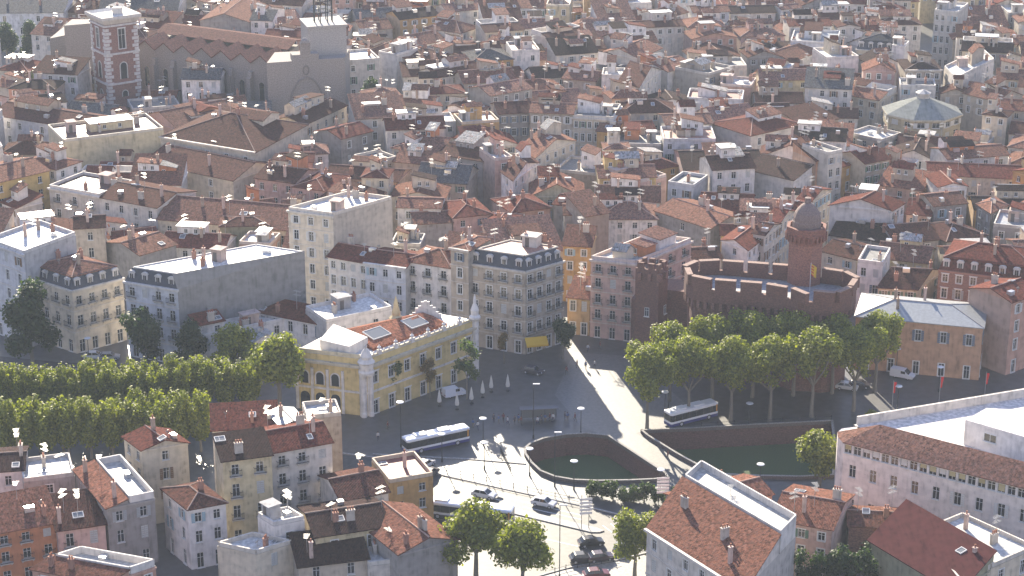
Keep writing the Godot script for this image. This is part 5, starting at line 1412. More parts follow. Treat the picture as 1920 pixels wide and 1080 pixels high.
		"T":
			var sp4 := 0.66 if opt.contains("L") else 0.45
			var rise4 := pitch * Lv * sp4
			slab(rf, P.call(-ou, -ovv, top - 0.1), P.call(1 + ou, -ovv, top - 0.1), P.call(1 + ou, sp4, top + rise4), P.call(-ou, sp4, top + rise4))
			mb.tri(B + up * h, B + V * sp4 + up * h, B + V * sp4 + up * (h + rise4))
			mb.tri(A + V * sp4 + up * h, A + up * h, A + V * sp4 + up * (h + rise4))
			var te := MB.new()
			te.col = Color(0.5, 0.48, 0.44)
			var fy := top + rise4 - 0.8 if opt.contains("L") else h + 0.1
			te.quad(P.call(0, sp4, fy), P.call(1, sp4, fy), P.call(1, 1, fy), P.call(0, 1, fy))
			part(o, "terrace", te.mesh(M["flat_roof"]))
			var pa := MB.new()
			pa.col = Color(0.66, 0.64, 0.6)
			var tp := top + rise4 + 0.25
			for e: Array in [[P.call(0, sp4 + 0.02, h), P.call(1, sp4 + 0.02, h)], [P.call(1, sp4 + 0.02, h), P.call(1, 1, h)], [P.call(1, 1, h), P.call(0, 1, h)], [P.call(0, 1, h), P.call(0, sp4 + 0.02, h)]]:
				var a0: Vector3 = e[0]
				var b0: Vector3 = e[1]
				var bs0 := wall_basis(a0, b0)
				pa.box((a0 + b0) * 0.5 - bs0.z * 0.14 + up * (tp - h) * 0.5, Vector3((b0 - a0).length() - 0.3, tp - h, 0.25), bs0)
			part(o, "parapet", pa.mesh(M["trim"]))
			for q in 4:
				var s := rng.randf_range(0.1, 0.9)
				var t := rng.randf_range(0.1, 0.4)
				spots.append([P.call(s, t, top + rise4 * t / sp4), 0.2])
			spots.append([P.call(0.4, 0.85, h + 0.1), -1.0])
		_:
			flat = true
			tile = false
			var ph := 0.7
			if roof == "F" or roof == "N":
				attic(o, A, B, E, D, h, opt, r[11], r[12] if roof == "N" else 0, roof == "F")
				top = h + 2.7
				ph = 0.25
				if roof == "F":
					mb.col = Color(0.27, 0.27, 0.265)
					mb.quad(B + up * h, E + up * h, E + up * (top + 0.3), B + u * -1.0 + up * (top + 0.3))
					mb.col = wc
			var i2 := 0.0 if roof == "f" else 0.95
			var q0: Vector3 = P.call(i2 / Lu, i2 / Lv, top)
			var q1: Vector3 = P.call(1 - i2 / Lu, i2 / Lv, top)
			var q2: Vector3 = P.call(1 - (i2 if roof == "N" else 0.0) / Lu, 1, top)
			var q3: Vector3 = P.call(i2 / Lu, 1, top)
			rf.quad(q0, q1, q2, q3)
			var pa := MB.new()
			pa.col = wc.lerp(Color(0.62, 0.6, 0.56), 0.5)
			for e: Array in [[q0, q1], [q1, q2], [q2, q3], [q3, q0]]:
				var a0: Vector3 = e[0]
				var b0: Vector3 = e[1]
				var bs0 := wall_basis(a0, b0)
				pa.box((a0 + b0) * 0.5 - bs0.z * 0.16 + up * (ph * 0.5 - 0.02), Vector3((b0 - a0).length() - 0.34, ph, 0.28), bs0)
			part(o, "parapet", pa.mesh(M["trim"]))
			for q in 7:
				spots.append([P.call(rng.randf_range(0.12, 0.88), rng.randf_range(0.12, 0.88), top), -1.0])
	var rmat: Material = M["tiles"] if tile else M["flat_roof"]
	if int(r[9]) == ROOF_ZINC:
		rmat = M["sheet_metal"]
	elif int(r[9]) == ROOF_MAROON:
		rmat = M["painted_sheet"]
	part(o, "wall", mb.mesh(M["brick"] if int(r[8]) == WALL_BRICK else M["plaster"]))
	part(o, "roof", rf.mesh(rmat))
	if not ridge.v.is_empty():
		part(o, "ridge_tiles", ridge.mesh(M["plaster"]))
	if opt.contains("C"):
		var cc := wc.lerp(Color(0.62, 0.59, 0.54), 0.6)
		cornice(o, [A, B] if int(r[12]) == 0 else [A, B, E], h - 0.1, 0.45, 0.35, cc)
		var fh := h / fl
		for k in range(1, fl):
			cornice(o, [A, B] if int(r[12]) == 0 else [A, B, E], k * fh, 0.12, 0.16, cc, "string_course")
	elif not flat or opt.contains("Q"):
		var f2 := MB.new()
		f2.col = wc * 1.08
		for e: Array in [[A, B], [B, E]]:
			var bs2 := wall_basis(e[0], e[1])
			f2.box((e[0] + e[1]) * 0.5 + up * (h - 0.22) + bs2.z * 0.08, Vector3((e[1] - e[0]).length() + 0.1, 0.3, 0.2), bs2)
		part(o, "eave_moulding", f2.mesh(M["trim"]))
	roof_clutter(o, spots, u, w, flat, pitch, roof, far, Lu * Lv)
	if opt.contains("R"):
		for e: Array in [[0.4, 0.06, 0.3, 0.14, 2.0], [0.45, 0.5, 0.45, 0.3, 2.6], [0.55, 0.25, 0.35, 0.18, 2.2]]:
			upper_block(o, A + U * e[0] + V * e[1], U * e[2], V * e[3], h - 0.3, h + e[4], wc)
	if far or opt.contains("U"):
		# raised rear storeys, stair heads and lean-tos that break up the old roofs
		for k in (2 if Lu * Lv > 95.0 else 1):
			if rng.randf() < 0.72:
				var s0 := rng.randf_range(0.04, 0.5)
				var t0 := rng.randf_range(0.3, 0.55)
				upper_block(o, A + U * s0 + V * t0, U * rng.randf_range(0.3, 0.46), V * rng.randf_range(0.3, 0.42), h - 0.5, h + rng.randf_range(1.6, 3.8), wc)

func upper_block(o: Node3D, a: Vector3, U: Vector3, V: Vector3, y0: float, y1: float, near: Color) -> void:
	var mb := MB.new()
	mb.col = near if rng.randf() < 0.4 else WALLS[[0, 1, 1, 2, 1, 5, 9][rng.randi() % 7]] * rng.randf_range(0.9, 1.05)
	var lo := [a, a + U, a + U + V, a + V]
	var up := Vector3.UP
	for i in 4:
		var p: Vector3 = lo[i]
		var q: Vector3 = lo[(i + 1) % 4]
		mb.quad(p + up * y0, q + up * y0, q + up * y1, p + up * y1)
	var rf := MB.new()
	rf.o = o.position
	rf.col = ROOFS[[0, 1, 2, 2, 10, 6, 4][rng.randi() % 7]] * rng.randf_range(0.8, 1.15)
	var kind: int = [0, 1, 2, 2, 0, 1, 3][rng.randi() % 7]
	var e := U.normalized() * 0.25
	var f := V.normalized() * 0.25
	var c0 := a - e - f + up * y1
	var c1 := a + U + e - f + up * y1
	var c2 := a + U + V + e + f + up * y1
	var c3 := a + V - e + f + up * y1
	var r := rng.randf_range(0.5, 1.3)
	var m := M["tiles"] as Material
	match kind:
		0:
			slab(rf, c0, c1, c2 + up * r, c3 + up * r)
			mb.quad(lo[2] + up * y1, lo[3] + up * y1, lo[3] + up * (y1 + r * 0.85), lo[2] + up * (y1 + r * 0.85))
			mb.tri(lo[1] + up * y1, lo[2] + up * y1, lo[2] + up * (y1 + r * 0.85))
			mb.tri(lo[3] + up * y1, lo[0] + up * y1, lo[3] + up * (y1 + r * 0.85))
		1:
			slab(rf, c0 + up * r, c1, c2, c3 + up * r)
			mb.tri(lo[0] + up * y1, lo[1] + up * y1, lo[0] + up * (y1 + r * 0.85))
			mb.quad(lo[3] + up * y1, lo[0] + up * y1, lo[0] + up * (y1 + r * 0.85), lo[3] + up * (y1 + r * 0.85))
			mb.tri(lo[2] + up * y1, lo[3] + up * y1, lo[3] + up * (y1 + r * 0.85))
		2:
			var m0 := (c0 + c3) * 0.5 + up * r
			var m1 := (c1 + c2) * 0.5 + up * r
			slab(rf, c0, c1, m1, m0)
			slab(rf, m0, m1, c2, c3)
			mb.tri(lo[1] + up * y1, lo[2] + up * y1, (lo[1] + lo[2]) * 0.5 + up * (y1 + r * 0.9))
			mb.tri(lo[3] + up * y1, lo[0] + up * y1, (lo[0] + lo[3]) * 0.5 + up * (y1 + r * 0.9))
		_:
			rf.col = [Color(0.6, 0.58, 0.55), Color(0.3, 0.29, 0.29), Color(0.45, 0.47, 0.49)][rng.randi() % 3]
			slab(rf, c0 + up * 0.12, c1 + up * 0.12, c2 + up * 0.12, c3 + up * 0.12, 0.2)
			m = M["flat_roof"] if rng.randf() < 0.6 else M["sheet_metal"]
	part(o, "upper_storey", mb.mesh(M["plaster"]))
	part(o, "upper_roof", rf.mesh(m))
	var bs := wall_basis(lo[0], lo[1])
	if y1 - y0 > 2.4:
		for k in (2 if U.length() > 4.5 else 1):
			part(o, "window", window_mesh(0.8, 1.0, 0), Transform3D(bs, a + U * (0.32 + 0.36 * k) + up * (y1 - 1.5) + bs.z * 0.17))

func roof_clutter(o: Node3D, spots: Array, u: Vector3, w: Vector3, flat: bool, pitch: float, roof: String, far: bool, area: float) -> void:
	var bs := Basis(u, Vector3.UP, u.cross(Vector3.UP)).orthonormalized()
	if not spots.is_empty() and rng.randf() < 0.55:
		var hm := MB.new()
		hm.box(Vector3(0, 0.25, 0), Vector3(rng.randf_range(0.8, 1.6), 0.9, rng.randf_range(0.7, 1.1)))
		part(o, "added_glint_box", hm.mesh(M["bright_metal"]), Transform3D(bs, spots[spots.size() - 1][0]))  # shiny metal box added to give the roofs sun glints
	var i := 0
	var nch := clampi(int(area / 45.0), 1, 3)
	if roof == "s" and area > 110.0 and not far:
		nch = 0
	for sp: Array in spots:
		var p: Vector3 = sp[0]
		var t: float = sp[1]
		if i < nch:
			part(o, "chimney", chimney_mesh(rng.randi() % 4), Transform3D(bs.rotated(Vector3.UP, 0.0 if rng.randf() < 0.5 else PI / 2), p - Vector3(0, 0.1, 0)))
		elif i < nch + 2:
			if rng.randf() < 0.55:
				part(o, "antenna", antenna_mesh([0, 1, 0, 1, 2][rng.randi() % 5]), Transform3D(Basis(Vector3.UP, rng.randf_range(-1.0, 1.0)), p - Vector3(0, 0.1, 0)))
		elif i == nch + 2:
			var roll := rng.randf()
			if flat:
				if roll < 0.6:
					roof_hut(o, p, bs)
				else:
					part(o, "skylight", skylight_mesh(1.6, 1.0), Transform3D(bs, p))
			elif t >= 0.0 and roll < 0.55:
				var sl := -pitch if t < 0.5 else pitch
				var q := Basis(bs.x, -atan(sl)) * bs if roof != "x" else bs
				part(o, "skylight", skylight_mesh([0.8, 1.1, 1.6][rng.randi() % 3], 1.2), Transform3D(q, p + Vector3(0, 0.02, 0)))
		i += 1

func roof_hut(o: Node3D, p: Vector3, bs: Basis) -> void:
	var f := MB.new()
	f.col = [Color(0.6, 0.57, 0.52), Color(0.5, 0.4, 0.36), Color(0.42, 0.42, 0.42)][rng.randi() % 3]
	var s := Vector3(rng.randf_range(2.0, 3.4), rng.randf_range(1.9, 2.6), rng.randf_range(1.8, 2.8))
	f.box(Vector3(0, s.y / 2, 0), s)
	f.box(Vector3(0, s.y + 0.08, 0.1), Vector3(s.x + 0.4, 0.16, s.z + 0.6))
	var m := f.mesh(M["plaster"])
	var g := MB.new()
	g.col = Color(0.1, 0.09, 0.085)
	g.box(Vector3(-s.x * 0.15, 0.95, s.z / 2), Vector3(0.85, 1.9, 0.06))
	g.into(m, M["paint"])
	part(o, "stair_hut", m, Transform3D(bs, p))

func attic(o: Node3D, A: Vector3, B: Vector3, E: Vector3, D: Vector3, h: float, opt: String, nf: int, nr: int, only_front := false) -> void:
	# steep slate storey with dormers
	var f := MB.new()
	f.col = Color(0.05, 0.058, 0.075)
	if opt.contains("Q"):
		f.col = Color(0.2, 0.075, 0.055)
	f.o = o.position
	var ins := 0.9
	var hh := 2.7
	var u := (B - A).normalized()
	var w := (E - B).normalized()
	var y0 := Vector3.UP * (h + 0.04)
	var y1 := Vector3.UP * (h + hh)
	var a1 := A + (u + w) * ins
	var b1 := B + (-u + w) * ins
	var e1 := E + (-u - w) * ins
	var d1 := D + (u - w) * ins
	f.quad(A + y0, B + y0, b1 + y1, a1 + y1)
	if not only_front:
		f.quad(B + y0, E + y0, e1 + y1, b1 + y1)
		f.quad(E + y0, D + y0, d1 + y1, e1 + y1)
	f.quad(D + y0, A + y0, a1 + y1, d1 + y1)
	part(o, "slate_attic", f.mesh(M["tiles"] if opt.contains("Q") else M["flat_roof"]))
	for e: Array in [[A, B, nf], [B, E, nr]]:
		var bs := wall_basis(e[0], e[1])
		var L: float = (e[1] - e[0]).length()
		for i in int(e[2]):
			part(o, "dormer", dormer_mesh(0), Transform3D(bs, e[0] + bs.x * (i + 0.5) * L / int(e[2]) + Vector3.UP * (h + 0.15) - bs.z * 0.22))

# ---------------------------------------------------------------- landmarks
func rel(a: Array, at: Vector3) -> Array:
	var r := []
	for i in range(0, a.size(), 2):
		r.append(Vector3(a[i], 0, a[i + 1]) - at)
	return r

func arch_mesh(w: float, h: float, c: Color) -> ArrayMesh:
	# surround of a round-headed opening of width w and springing height h
	var f := MB.new()
	f.col = c
	var t := 0.22
	for s: float in [-1, 1]:
		f.box(Vector3(s * (w / 2 + t / 2), h / 2, 0.06), Vector3(t, h, 0.14))
	var n := 9
	for i in n:
		var a := PI * i / n
		var b := PI * (i + 1) / n
		var p0 := Vector3(cos(a), sin(a), 0)
		var p1 := Vector3(cos(b), sin(b), 0)
		var z := Vector3(0, 0, 0.13)
		var c0 := Vector3(0, h, 0)
		f.quad(c0 + p0 * (w / 2 + t) + z, c0 + p1 * (w / 2 + t) + z, c0 + p1 * w / 2 + z, c0 + p0 * w / 2 + z)
		f.quad(c0 + p0 * (w / 2 + t), c0 + p1 * (w / 2 + t), c0 + p1 * (w / 2 + t) + z, c0 + p0 * (w / 2 + t) + z)
		f.quad(c0 + p0 * w / 2 + z, c0 + p1 * w / 2 + z, c0 + p1 * w / 2 - z, c0 + p0 * w / 2 - z)
	var m := f.mesh(M["trim"])
	var g := MB.new()
	g.quad(Vector3(-w / 2, 0, 0.02), Vector3(w / 2, 0, 0.02), Vector3(w / 2, h, 0.02), Vector3(-w / 2, h, 0.02))
	for i in n:
		var a := PI * i / n
		var b := PI * (i + 1) / n
		g.tri(Vector3(0, h, 0.02), Vector3(cos(a) * w / 2, h + sin(a) * w / 2, 0.02), Vector3(cos(b) * w / 2, h + sin(b) * w / 2, 0.02))
	g.into(m, M["glass"])
	return m

func build_theatre() -> void:
	var p: Array = PTS["theatre"]
	var at := Vector3(p[0], 0, p[1])
	var o := thing("theatre", "yellow ornate theatre with white corner turrets and red skylit roof on the square", "theatre", at)
	var q := rel(p, at)   # front corner, right end, back right, back left, left end
	var wc := Color(0.62, 0.50, 0.24)
	var white := Color(0.68, 0.66, 0.62)
	var mb := MB.new()
	mb.col = wc
	var H := 11.2
	var k0: Vector3 = q[0]
	var kr: Vector3 = q[1]
	var kl: Vector3 = q[4]
	var bs := wall_basis(k0, kr)
	add_windows(o, facade(mb, k0, kr, 0.0, H - 1.6, 2, 7, 0, 1.25), bs, "q", SHUTTERS[1], 2)
	mb.quad(k0 + Vector3.UP * (H - 1.6), kr + Vector3.UP * (H - 1.6), kr + Vector3.UP * H, k0 + Vector3.UP * H)
	var bl := wall_basis(kl, k0)
	mb.quad(kl, k0, k0 + Vector3.UP * H, kl + Vector3.UP * H)
	mb.col = white
	mb.ring([kr, q[2], q[3], kl], [kr + Vector3.UP * H, q[2] + Vector3.UP * H, q[3] + Vector3.UP * H, kl + Vector3.UP * H])
	part(o, "wall", mb.mesh(M["plaster"]))
	# left front: three arcades below, three arched lights above
	var Ll := (k0 - kl).length()
	for i in 3:
		part(o, "arcade", arch_mesh(1.9, 2.7, wc), Transform3D(bl, kl + bl.x * (1.9 + i * 3.0) + bl.z * 0.01))
		part(o, "arched_window", arch_mesh(1.5, 1.7, white), Transform3D(bl, kl + bl.x * (1.9 + i * 3.0) + Vector3(0, 5.2, 0) + bl.z * 0.01))
	for i in 4:
		var pm := MB.new()
		pm.col = white
		pm.box(Vector3(0, 4.2, 0.12), Vector3(0.5, 8.4, 0.3))
		part(o, "pilaster", pm.mesh(M["trim"]), Transform3D(bl, kl + bl.x * (0.4 + i * 3.0)))
	# mouldings
	cornice(o, [kl, k0, kr], H - 1.4, 0.7, 0.45, Color(0.5, 0.46, 0.36))
	cornice(o, [kl, k0, kr], 4.6, 0.25, 0.25, white, "string_course")
	# parapet wall with pedestals and urns on the long front
	var pw := MB.new()
	pw.col = Color(0.60, 0.54, 0.38)
	pw.box((k0 + kr) * 0.5 + Vector3(0, H + 0.2, 0) - bs.z * 0.3, Vector3((kr - k0).length() - 0.4, 0.4, 0.35), bs)
	pw.box((k0 + kl) * 0.5 + Vector3(0, H + 0.35, 0) - bl.z * 0.3, Vector3(Ll - 0.4, 0.7, 0.35), bl)
	part(o, "parapet", pw.mesh(M["trim"]))
	for i in 6:
		var u := MB.new()
		u.col = white
		u.box(Vector3(0, 0.45, 0), Vector3(0.8, 0.9, 0.6))
		u.lathe(Vector3(0, 0.9, 0), [Vector2(0.16, 0), Vector2(0.18, 0.1), Vector2(0.4, 0.35), Vector2(0.36, 0.55), Vector2(0.1, 0.7), Vector2(0.14, 0.85), Vector2(0, 1.0)], 8)
		part(o, "urn", u.mesh(M["trim"]), Transform3D(bs, k0 + bs.x * (3.4 + i * 4.1) + Vector3(0, H, 0) - bs.z * 0.3))
	for i in 19:
		var bm := MB.new()
		bm.col = white
		bm.lathe(Vector3(0, 0.4, 0), [Vector2(0.14, 0), Vector2(0.18, 0.12), Vector2(0.1, 0.3), Vector2(0.16, 0.38), Vector2(0.16, 0.45), Vector2(0, 0.46)], 6)
		part(o, "baluster", bm.mesh(M["trim"]), Transform3D(bs, k0 + bs.x * (2.0 + i * 1.28) + Vector3(0, H, 0) - bs.z * 0.3))
	# corner turret of paired white columns with a bulbous head
	var tw := MB.new()
	tw.col = white
	for s: float in [-1, 1]:
		tw.lathe(Vector3(s * 0.85, 0, 0.2), [Vector2(0.62, 0), Vector2(0.62, 0.8), Vector2(0.48, 1.0), Vector2(0.46, 8.2), Vector2(0.7, 8.5), Vector2(0.7, 8.9), Vector2(0.4, 9.4)], 10)
	tw.box(Vector3(0, 6.0, -0.3), Vector3(2.9, 12.0, 1.0))
	tw.lathe(Vector3(0, 9.0, -0.1), [Vector2(1.7, 0), Vector2(1.8, 0.5), Vector2(1.5, 0.9), Vector2(1.6, 2.2), Vector2(1.9, 2.5), Vector2(1.2, 3.2), Vector2(1.3, 3.7), Vector2(0.7, 4.8), Vector2(0.25, 5.3), Vector2(0.3, 5.8), Vector2(0, 6.2)], 12)
	var mid := wall_basis(kl + (k0 - kl) * 0.5, k0 + (kr - k0) * 0.4)
	part(o, "corner_turret", tw.mesh(M["trim"]), Transform3D(mid.scaled(Vector3(0.85, 0.93, 0.85)), k0 - mid.z * 0.2))
	var pn := MB.new()
	pn.col = white
	pn.lathe(Vector3.ZERO, [Vector2(0.75, 0), Vector2(0.75, 11.2), Vector2(1.1, 11.6), Vector2(1.1, 12.0), Vector2(0.7, 12.4), Vector2(0.8, 13.3), Vector2(0.5, 14.2), Vector2(0.3, 14.7), Vector2(0.35, 15.1), Vector2(0.1, 16.4), Vector2(0, 16.5)], 10)
	part(o, "pinnacle", pn.mesh(M["trim"]), Transform3D(Basis.IDENTITY, kr - bs.x * 0.3))
	# white flat roofs round the tiled roof
	var fl := MB.new()
	fl.col = Color(0.62, 0.61, 0.6)
	fl.cap(q, H - 0.02)
	part(o, "flat_roof", fl.mesh(M["flat_roof"]))
	var rq := rel(PTS["theatre_roof"], at)   # front left, front right, back right, back left
	var rf := MB.new()
	rf.col = Color(0.5, 0.2, 0.12)
	rf.o = at
	var y0 := Vector3.UP * (H + 0.5)
	var y1 := Vector3.UP * (H + 1.9)
	var ra: Vector3 = rq[0].lerp(rq[3], 0.62) + (rq[1] - rq[0]) * 0.16
	var rb: Vector3 = rq[1].lerp(rq[2], 0.62) + (rq[0] - rq[1]) * 0.16
	rf.quad(rq[0] + y0, rq[1] + y0, rb + y1, ra + y1)
	rf.tri(rq[1] + y0, rq[2] + y0, rb + y1)
	rf.quad(rq[2] + y0, rq[3] + y0, ra + y1, rb + y1)
	rf.tri(rq[3] + y0, rq[0] + y0, ra + y1)
	rf.ring([rq[0] + Vector3.UP * (H - 0.1), rq[1] + Vector3.UP * (H - 0.1), rq[2] + Vector3.UP * (H - 0.1), rq[3] + Vector3.UP * (H - 0.1)], [rq[0] + y0, rq[1] + y0, rq[2] + y0, rq[3] + y0])
	part(o, "tiled_roof", rf.mesh(M["tiles"]))
	var rdir: Vector3 = (rq[1] - rq[0]).normalized()
	var depth: float = (rq[3] - rq[0]).length()
	var tilt := atan(1.4 / (depth * 0.62))
	var rbs := wall_basis(rq[0], rq[1])
	for s: float in [0.2, 0.68]:
		var c: Vector3 = rq[0].lerp(rq[1], s).lerp(rq[3].lerp(rq[2], s), 0.34) + Vector3.UP * (H + 0.5 + 1.4 * 0.34 / 0.62 + 0.1)
		part(o, "skylight", skylight_mesh(4.2, 3.2), Transform3D(Basis(rbs.x, tilt) * rbs, c))
	# curved white gable behind the roof and the small gilded spire
	var gq := rel(PTS["theatre_gable"], at)
	var gb := wall_basis(gq[0], gq[1])
	var gL: float = (gq[1] - gq[0]).length()
	var gm := MB.new()
	gm.col = white
	var steps := [0.9, 1.3, 2.2, 2.6, 3.4, 3.6, 3.4, 2.6, 2.2, 1.3, 0.9]
	for i in 11:
		gm.box(Vector3((i + 0.5) * gL / 11, steps[i] / 2, 0), Vector3(gL / 11, steps[i], 0.4))
	part(o, "stepped_gable", gm.mesh(M["trim"]), Transform3D(gb, gq[0] + Vector3(0, H, 0)))
	var sp := MB.new()
	sp.col = Color(0.66, 0.56, 0.30)
	sp.lathe(Vector3.ZERO, [Vector2(1.5, 0), Vector2(1.4, 0.9), Vector2(0.8, 1.5), Vector2(0.85, 2.0), Vector2(0.45, 3.4), Vector2(0.5, 3.6), Vector2(0.08, 5.2), Vector2(0, 5.3)], 8)
	part(o, "spire", sp.mesh(M["trim"]), Transform3D(Basis.IDENTITY, gq[2] + Vector3(0, H, 0)))
	# left white attic block
	var wq := rel(PTS["theatre_attic"], at)
	var wm := MB.new()
	wm.col = white
	wm.prism(wq, H - 0.1, H + 1.9)
	part(o, "white_attic", wm.mesh(M["trim"]))

func along(pts: Array, step: float) -> Array:
	# evenly spaced [point, outward basis] on an open line
	var out := []
	var carry := step * 0.5
	for i in pts.size() - 1:
		var a: Vector3 = pts[i]
		var b: Vector3 = pts[i + 1]
		var L := (b - a).length()
		var bs := wall_basis(a, b)
		var x := carry
		while x < L:
			out.append([a + bs.x * x, bs])
			x += step
		carry = x - L
	return out

func closed(a: Array) -> Array:
	var r := a.duplicate()
	r.append(a[0])
	return r

func build_fort() -> void:
	var p: Array = PTS["fort"]
	var at := Vector3(PTS["fort_at"][0], 0, PTS["fort_at"][1])
	var o := thing("brick_fort", "dark red brick fort with curved battlements and a domed turret behind the plane trees", "fort", at)
	var q := rel(p, at)
	var bc := Color(0.215, 0.095, 0.072)
	var body := MB.new()
	body.col = bc
	var small := []
	var cen := Vector3.ZERO
	for v: Vector3 in q:
		cen += v / q.size()
	for v: Vector3 in q:
		small.append(v + (cen - v).normalized() * 1.25)
	body.prism(small, 0, 16.0)
	# overhanging parapet: outer and inner skin with slots
	var inner := []
	for v: Vector3 in q:
		inner.append(v + (cen - v).normalized() * 1.1)
	var lo := []
	var hi := []
	for v: Vector3 in q:
		lo.append(v + Vector3.UP * 15.6)
		hi.append(v + Vector3.UP * 18.2)
	body.ring(lo, hi)
	var il := []
	var ih := []
	for v: Vector3 in inner:
		il.append(v + Vector3.UP * 16.0)
		ih.append(v + Vector3.UP * 18.2)
	il.reverse()
	ih.reverse()
	body.ring(il, ih)
	ih.reverse()
	for i in q.size():
		var j := (i + 1) % q.size()
		body.quad(hi[i], hi[j], ih[j], ih[i])
		body.quad(lo[j], lo[i], small[i] + Vector3.UP * 15.6, small[j] + Vector3.UP * 15.6)
	part(o, "wall", body.mesh(M["brick"]))
	var fl := MB.new()
	fl.col = Color(0.3, 0.3, 0.31)
	fl.cap(small, 17.3)
	part(o, "terrace", fl.mesh(M["flat_roof"]))
	var mer := MB.new()
	mer.col = bc
	mer.box(Vector3(0, 1.0, -0.5), Vector3(3.9, 2.0, 1.0))
	mer.col = Color(0.34, 0.2, 0.16)
	mer.box(Vector3(0, 2.06, -0.5), Vector3(4.0, 0.14, 1.12))
	var mm := mer.mesh(M["brick"])
	for e: Array in along(closed(q), 4.8):
		part(o, "merlon", mm, Transform3D(e[1], e[0] + Vector3.UP * 18.2))
	var cor := MB.new()
	cor.col = Color(0.30, 0.14, 0.105)
	cor.hexa(Vector3(0, 1.0, -0.6), Vector3(0.6, 0, 0), Vector3(0, 0, 1.25), Vector3(0, 1.5, 0))
	cor.hexa(Vector3(0, 0.0, -0.95), Vector3(0.6, 0, 0), Vector3(0, 0, 0.7), Vector3(0, 1.0, 0))
	var cm := cor.mesh(M["brick"])
	for e: Array in along(q.slice(0, int(PTS["fort_front"][0])), 1.5):
		part(o, "corbel", cm, Transform3D(e[1], e[0] + Vector3.UP * 13.2))
	# small dark windows with pale frames in the round wall
	for e: Array in along(q.slice(1, int(PTS["fort_front"][0])), 8.5):
		part(o, "window", window_mesh(1.1, 1.3, 1), Transform3D(e[1], e[0] + Vector3.UP * 10.2 - (e[1] as Basis).z * 1.0))
	# turret
	var tq := Vector3(PTS["fort_turret"][0], 0, PTS["fort_turret"][1]) - at
	var tm := MB.new()
	tm.col = Color(0.36, 0.155, 0.11)
	tm.lathe(Vector3.ZERO, [Vector2(3.35, 0), Vector2(3.35, 9.0)], 8)
	tm.col = Color(0.30, 0.115, 0.085)
	tm.lathe(Vector3.ZERO, [Vector2(3.45, 8.4), Vector2(3.95, 10.2), Vector2(3.95, 11.6), Vector2(3.3, 11.6), Vector2(3.3, 11.0), Vector2(0, 11.0)], 8)
	for k in 28:
		var a := TAU * k / 28
		var bsn := Basis(Vector3.UP, a)
		tm.box(bsn * Vector3(0, 9.6, 3.72), Vector3(0.3, 1.3, 0.5), bsn)
	part(o, "turret", tm.mesh(M["brick"]), Transform3D(Basis(Vector3.UP, 0.2), tq + Vector3.UP * 17.0))
	var dm := MB.new()
	dm.col = Color(0.27, 0.19, 0.165)
	dm.lathe(Vector3.ZERO, [Vector2(2.75, 0), Vector2(2.75, 1.5), Vector2(2.65, 1.6), Vector2(2.6, 2.2), Vector2(2.35, 3.1), Vector2(1.85, 3.9), Vector2(1.2, 4.6), Vector2(0.62, 5.0), Vector2(0.55, 5.9), Vector2(0.62, 6.0), Vector2(0.0, 6.1)], 16)
	part(o, "dome", dm.mesh(M["stone"]), Transform3D(Basis.IDENTITY, tq + Vector3.UP * 28.0))
	# lower gate tower on the left with its own battlements
	for s: Array in [["fort_gate", 18.6, 1], ["fort_curtain", 13.2, 0], ["fort_low", 11.0, 0]]:
		var g := rel(PTS[s[0]], at)
		var gm := MB.new()
		gm.col = bc
		gm.prism(g, 0, s[1])
		part(o, "gate_tower" if s[2] == 1 else "curtain_wall", gm.mesh(M["brick"]))
		var sm := MB.new()
		sm.col = bc
		sm.box(Vector3(0, 0.6, -0.3), Vector3(1.1, 1.2, 0.6))
		var smm := sm.mesh(M["brick"])
		if s[2] == 1:
			for e: Array in along(closed(g), 2.1):
				part(o, "merlon", smm, Transform3D(e[1], e[0] + Vector3.UP * float(s[1])))
			for e: Array in along(g.slice(0, 3), 2.0):
				part(o, "corbel", cm, Transform3D(e[1], e[0] + Vector3.UP * 15.4 + (e[1] as Basis).z * 0.55))
			for e: Array in along(g.slice(0, 3), 5.0):
				part(o, "window", window_mesh(0.9, 1.8, 0), Transform3D(e[1], e[0] + Vector3.UP * 9.0 + (e[1] as Basis).z * 0.18))
	# flag
	var fq := Vector3(PTS["fort_flag"][0], 0, PTS["fort_flag"][1]) - at
	var f := thing("flag", "yellow flag hanging on a white pole on the fort terrace", "flag", at + fq + Vector3.UP * 17.3)
	var pm := MB.new()
	pm.col = Color(0.6, 0.6, 0.6)
	pm.tube([Vector3.ZERO, Vector3(0, 5.6, 0)], [0.07, 0.05], 6)
	part(f, "pole", pm.mesh(M["paint"]))
	var cl := MB.new()
	for i in 6:
		for j in 8:
			cl.col = Color(0.55, 0.36, 0.03) if j % 2 == 0 else Color(0.45, 0.05, 0.03)
			if i > 2 and j % 2 == 1:
				cl.col = Color(0.55, 0.36, 0.03)
			var pt := func(a: int, b: int) -> Vector3:
				return Vector3(0.08 + a * 0.17, 5.4 - b * 0.28 - a * 0.12, sin(a * 1.3 + b * 0.5) * 0.12)
			cl.quad(pt.call(i, j + 1), pt.call(i + 1, j + 1), pt.call(i + 1, j), pt.call(i, j))
	part(f, "cloth", cl.mesh(M["cloth"]))

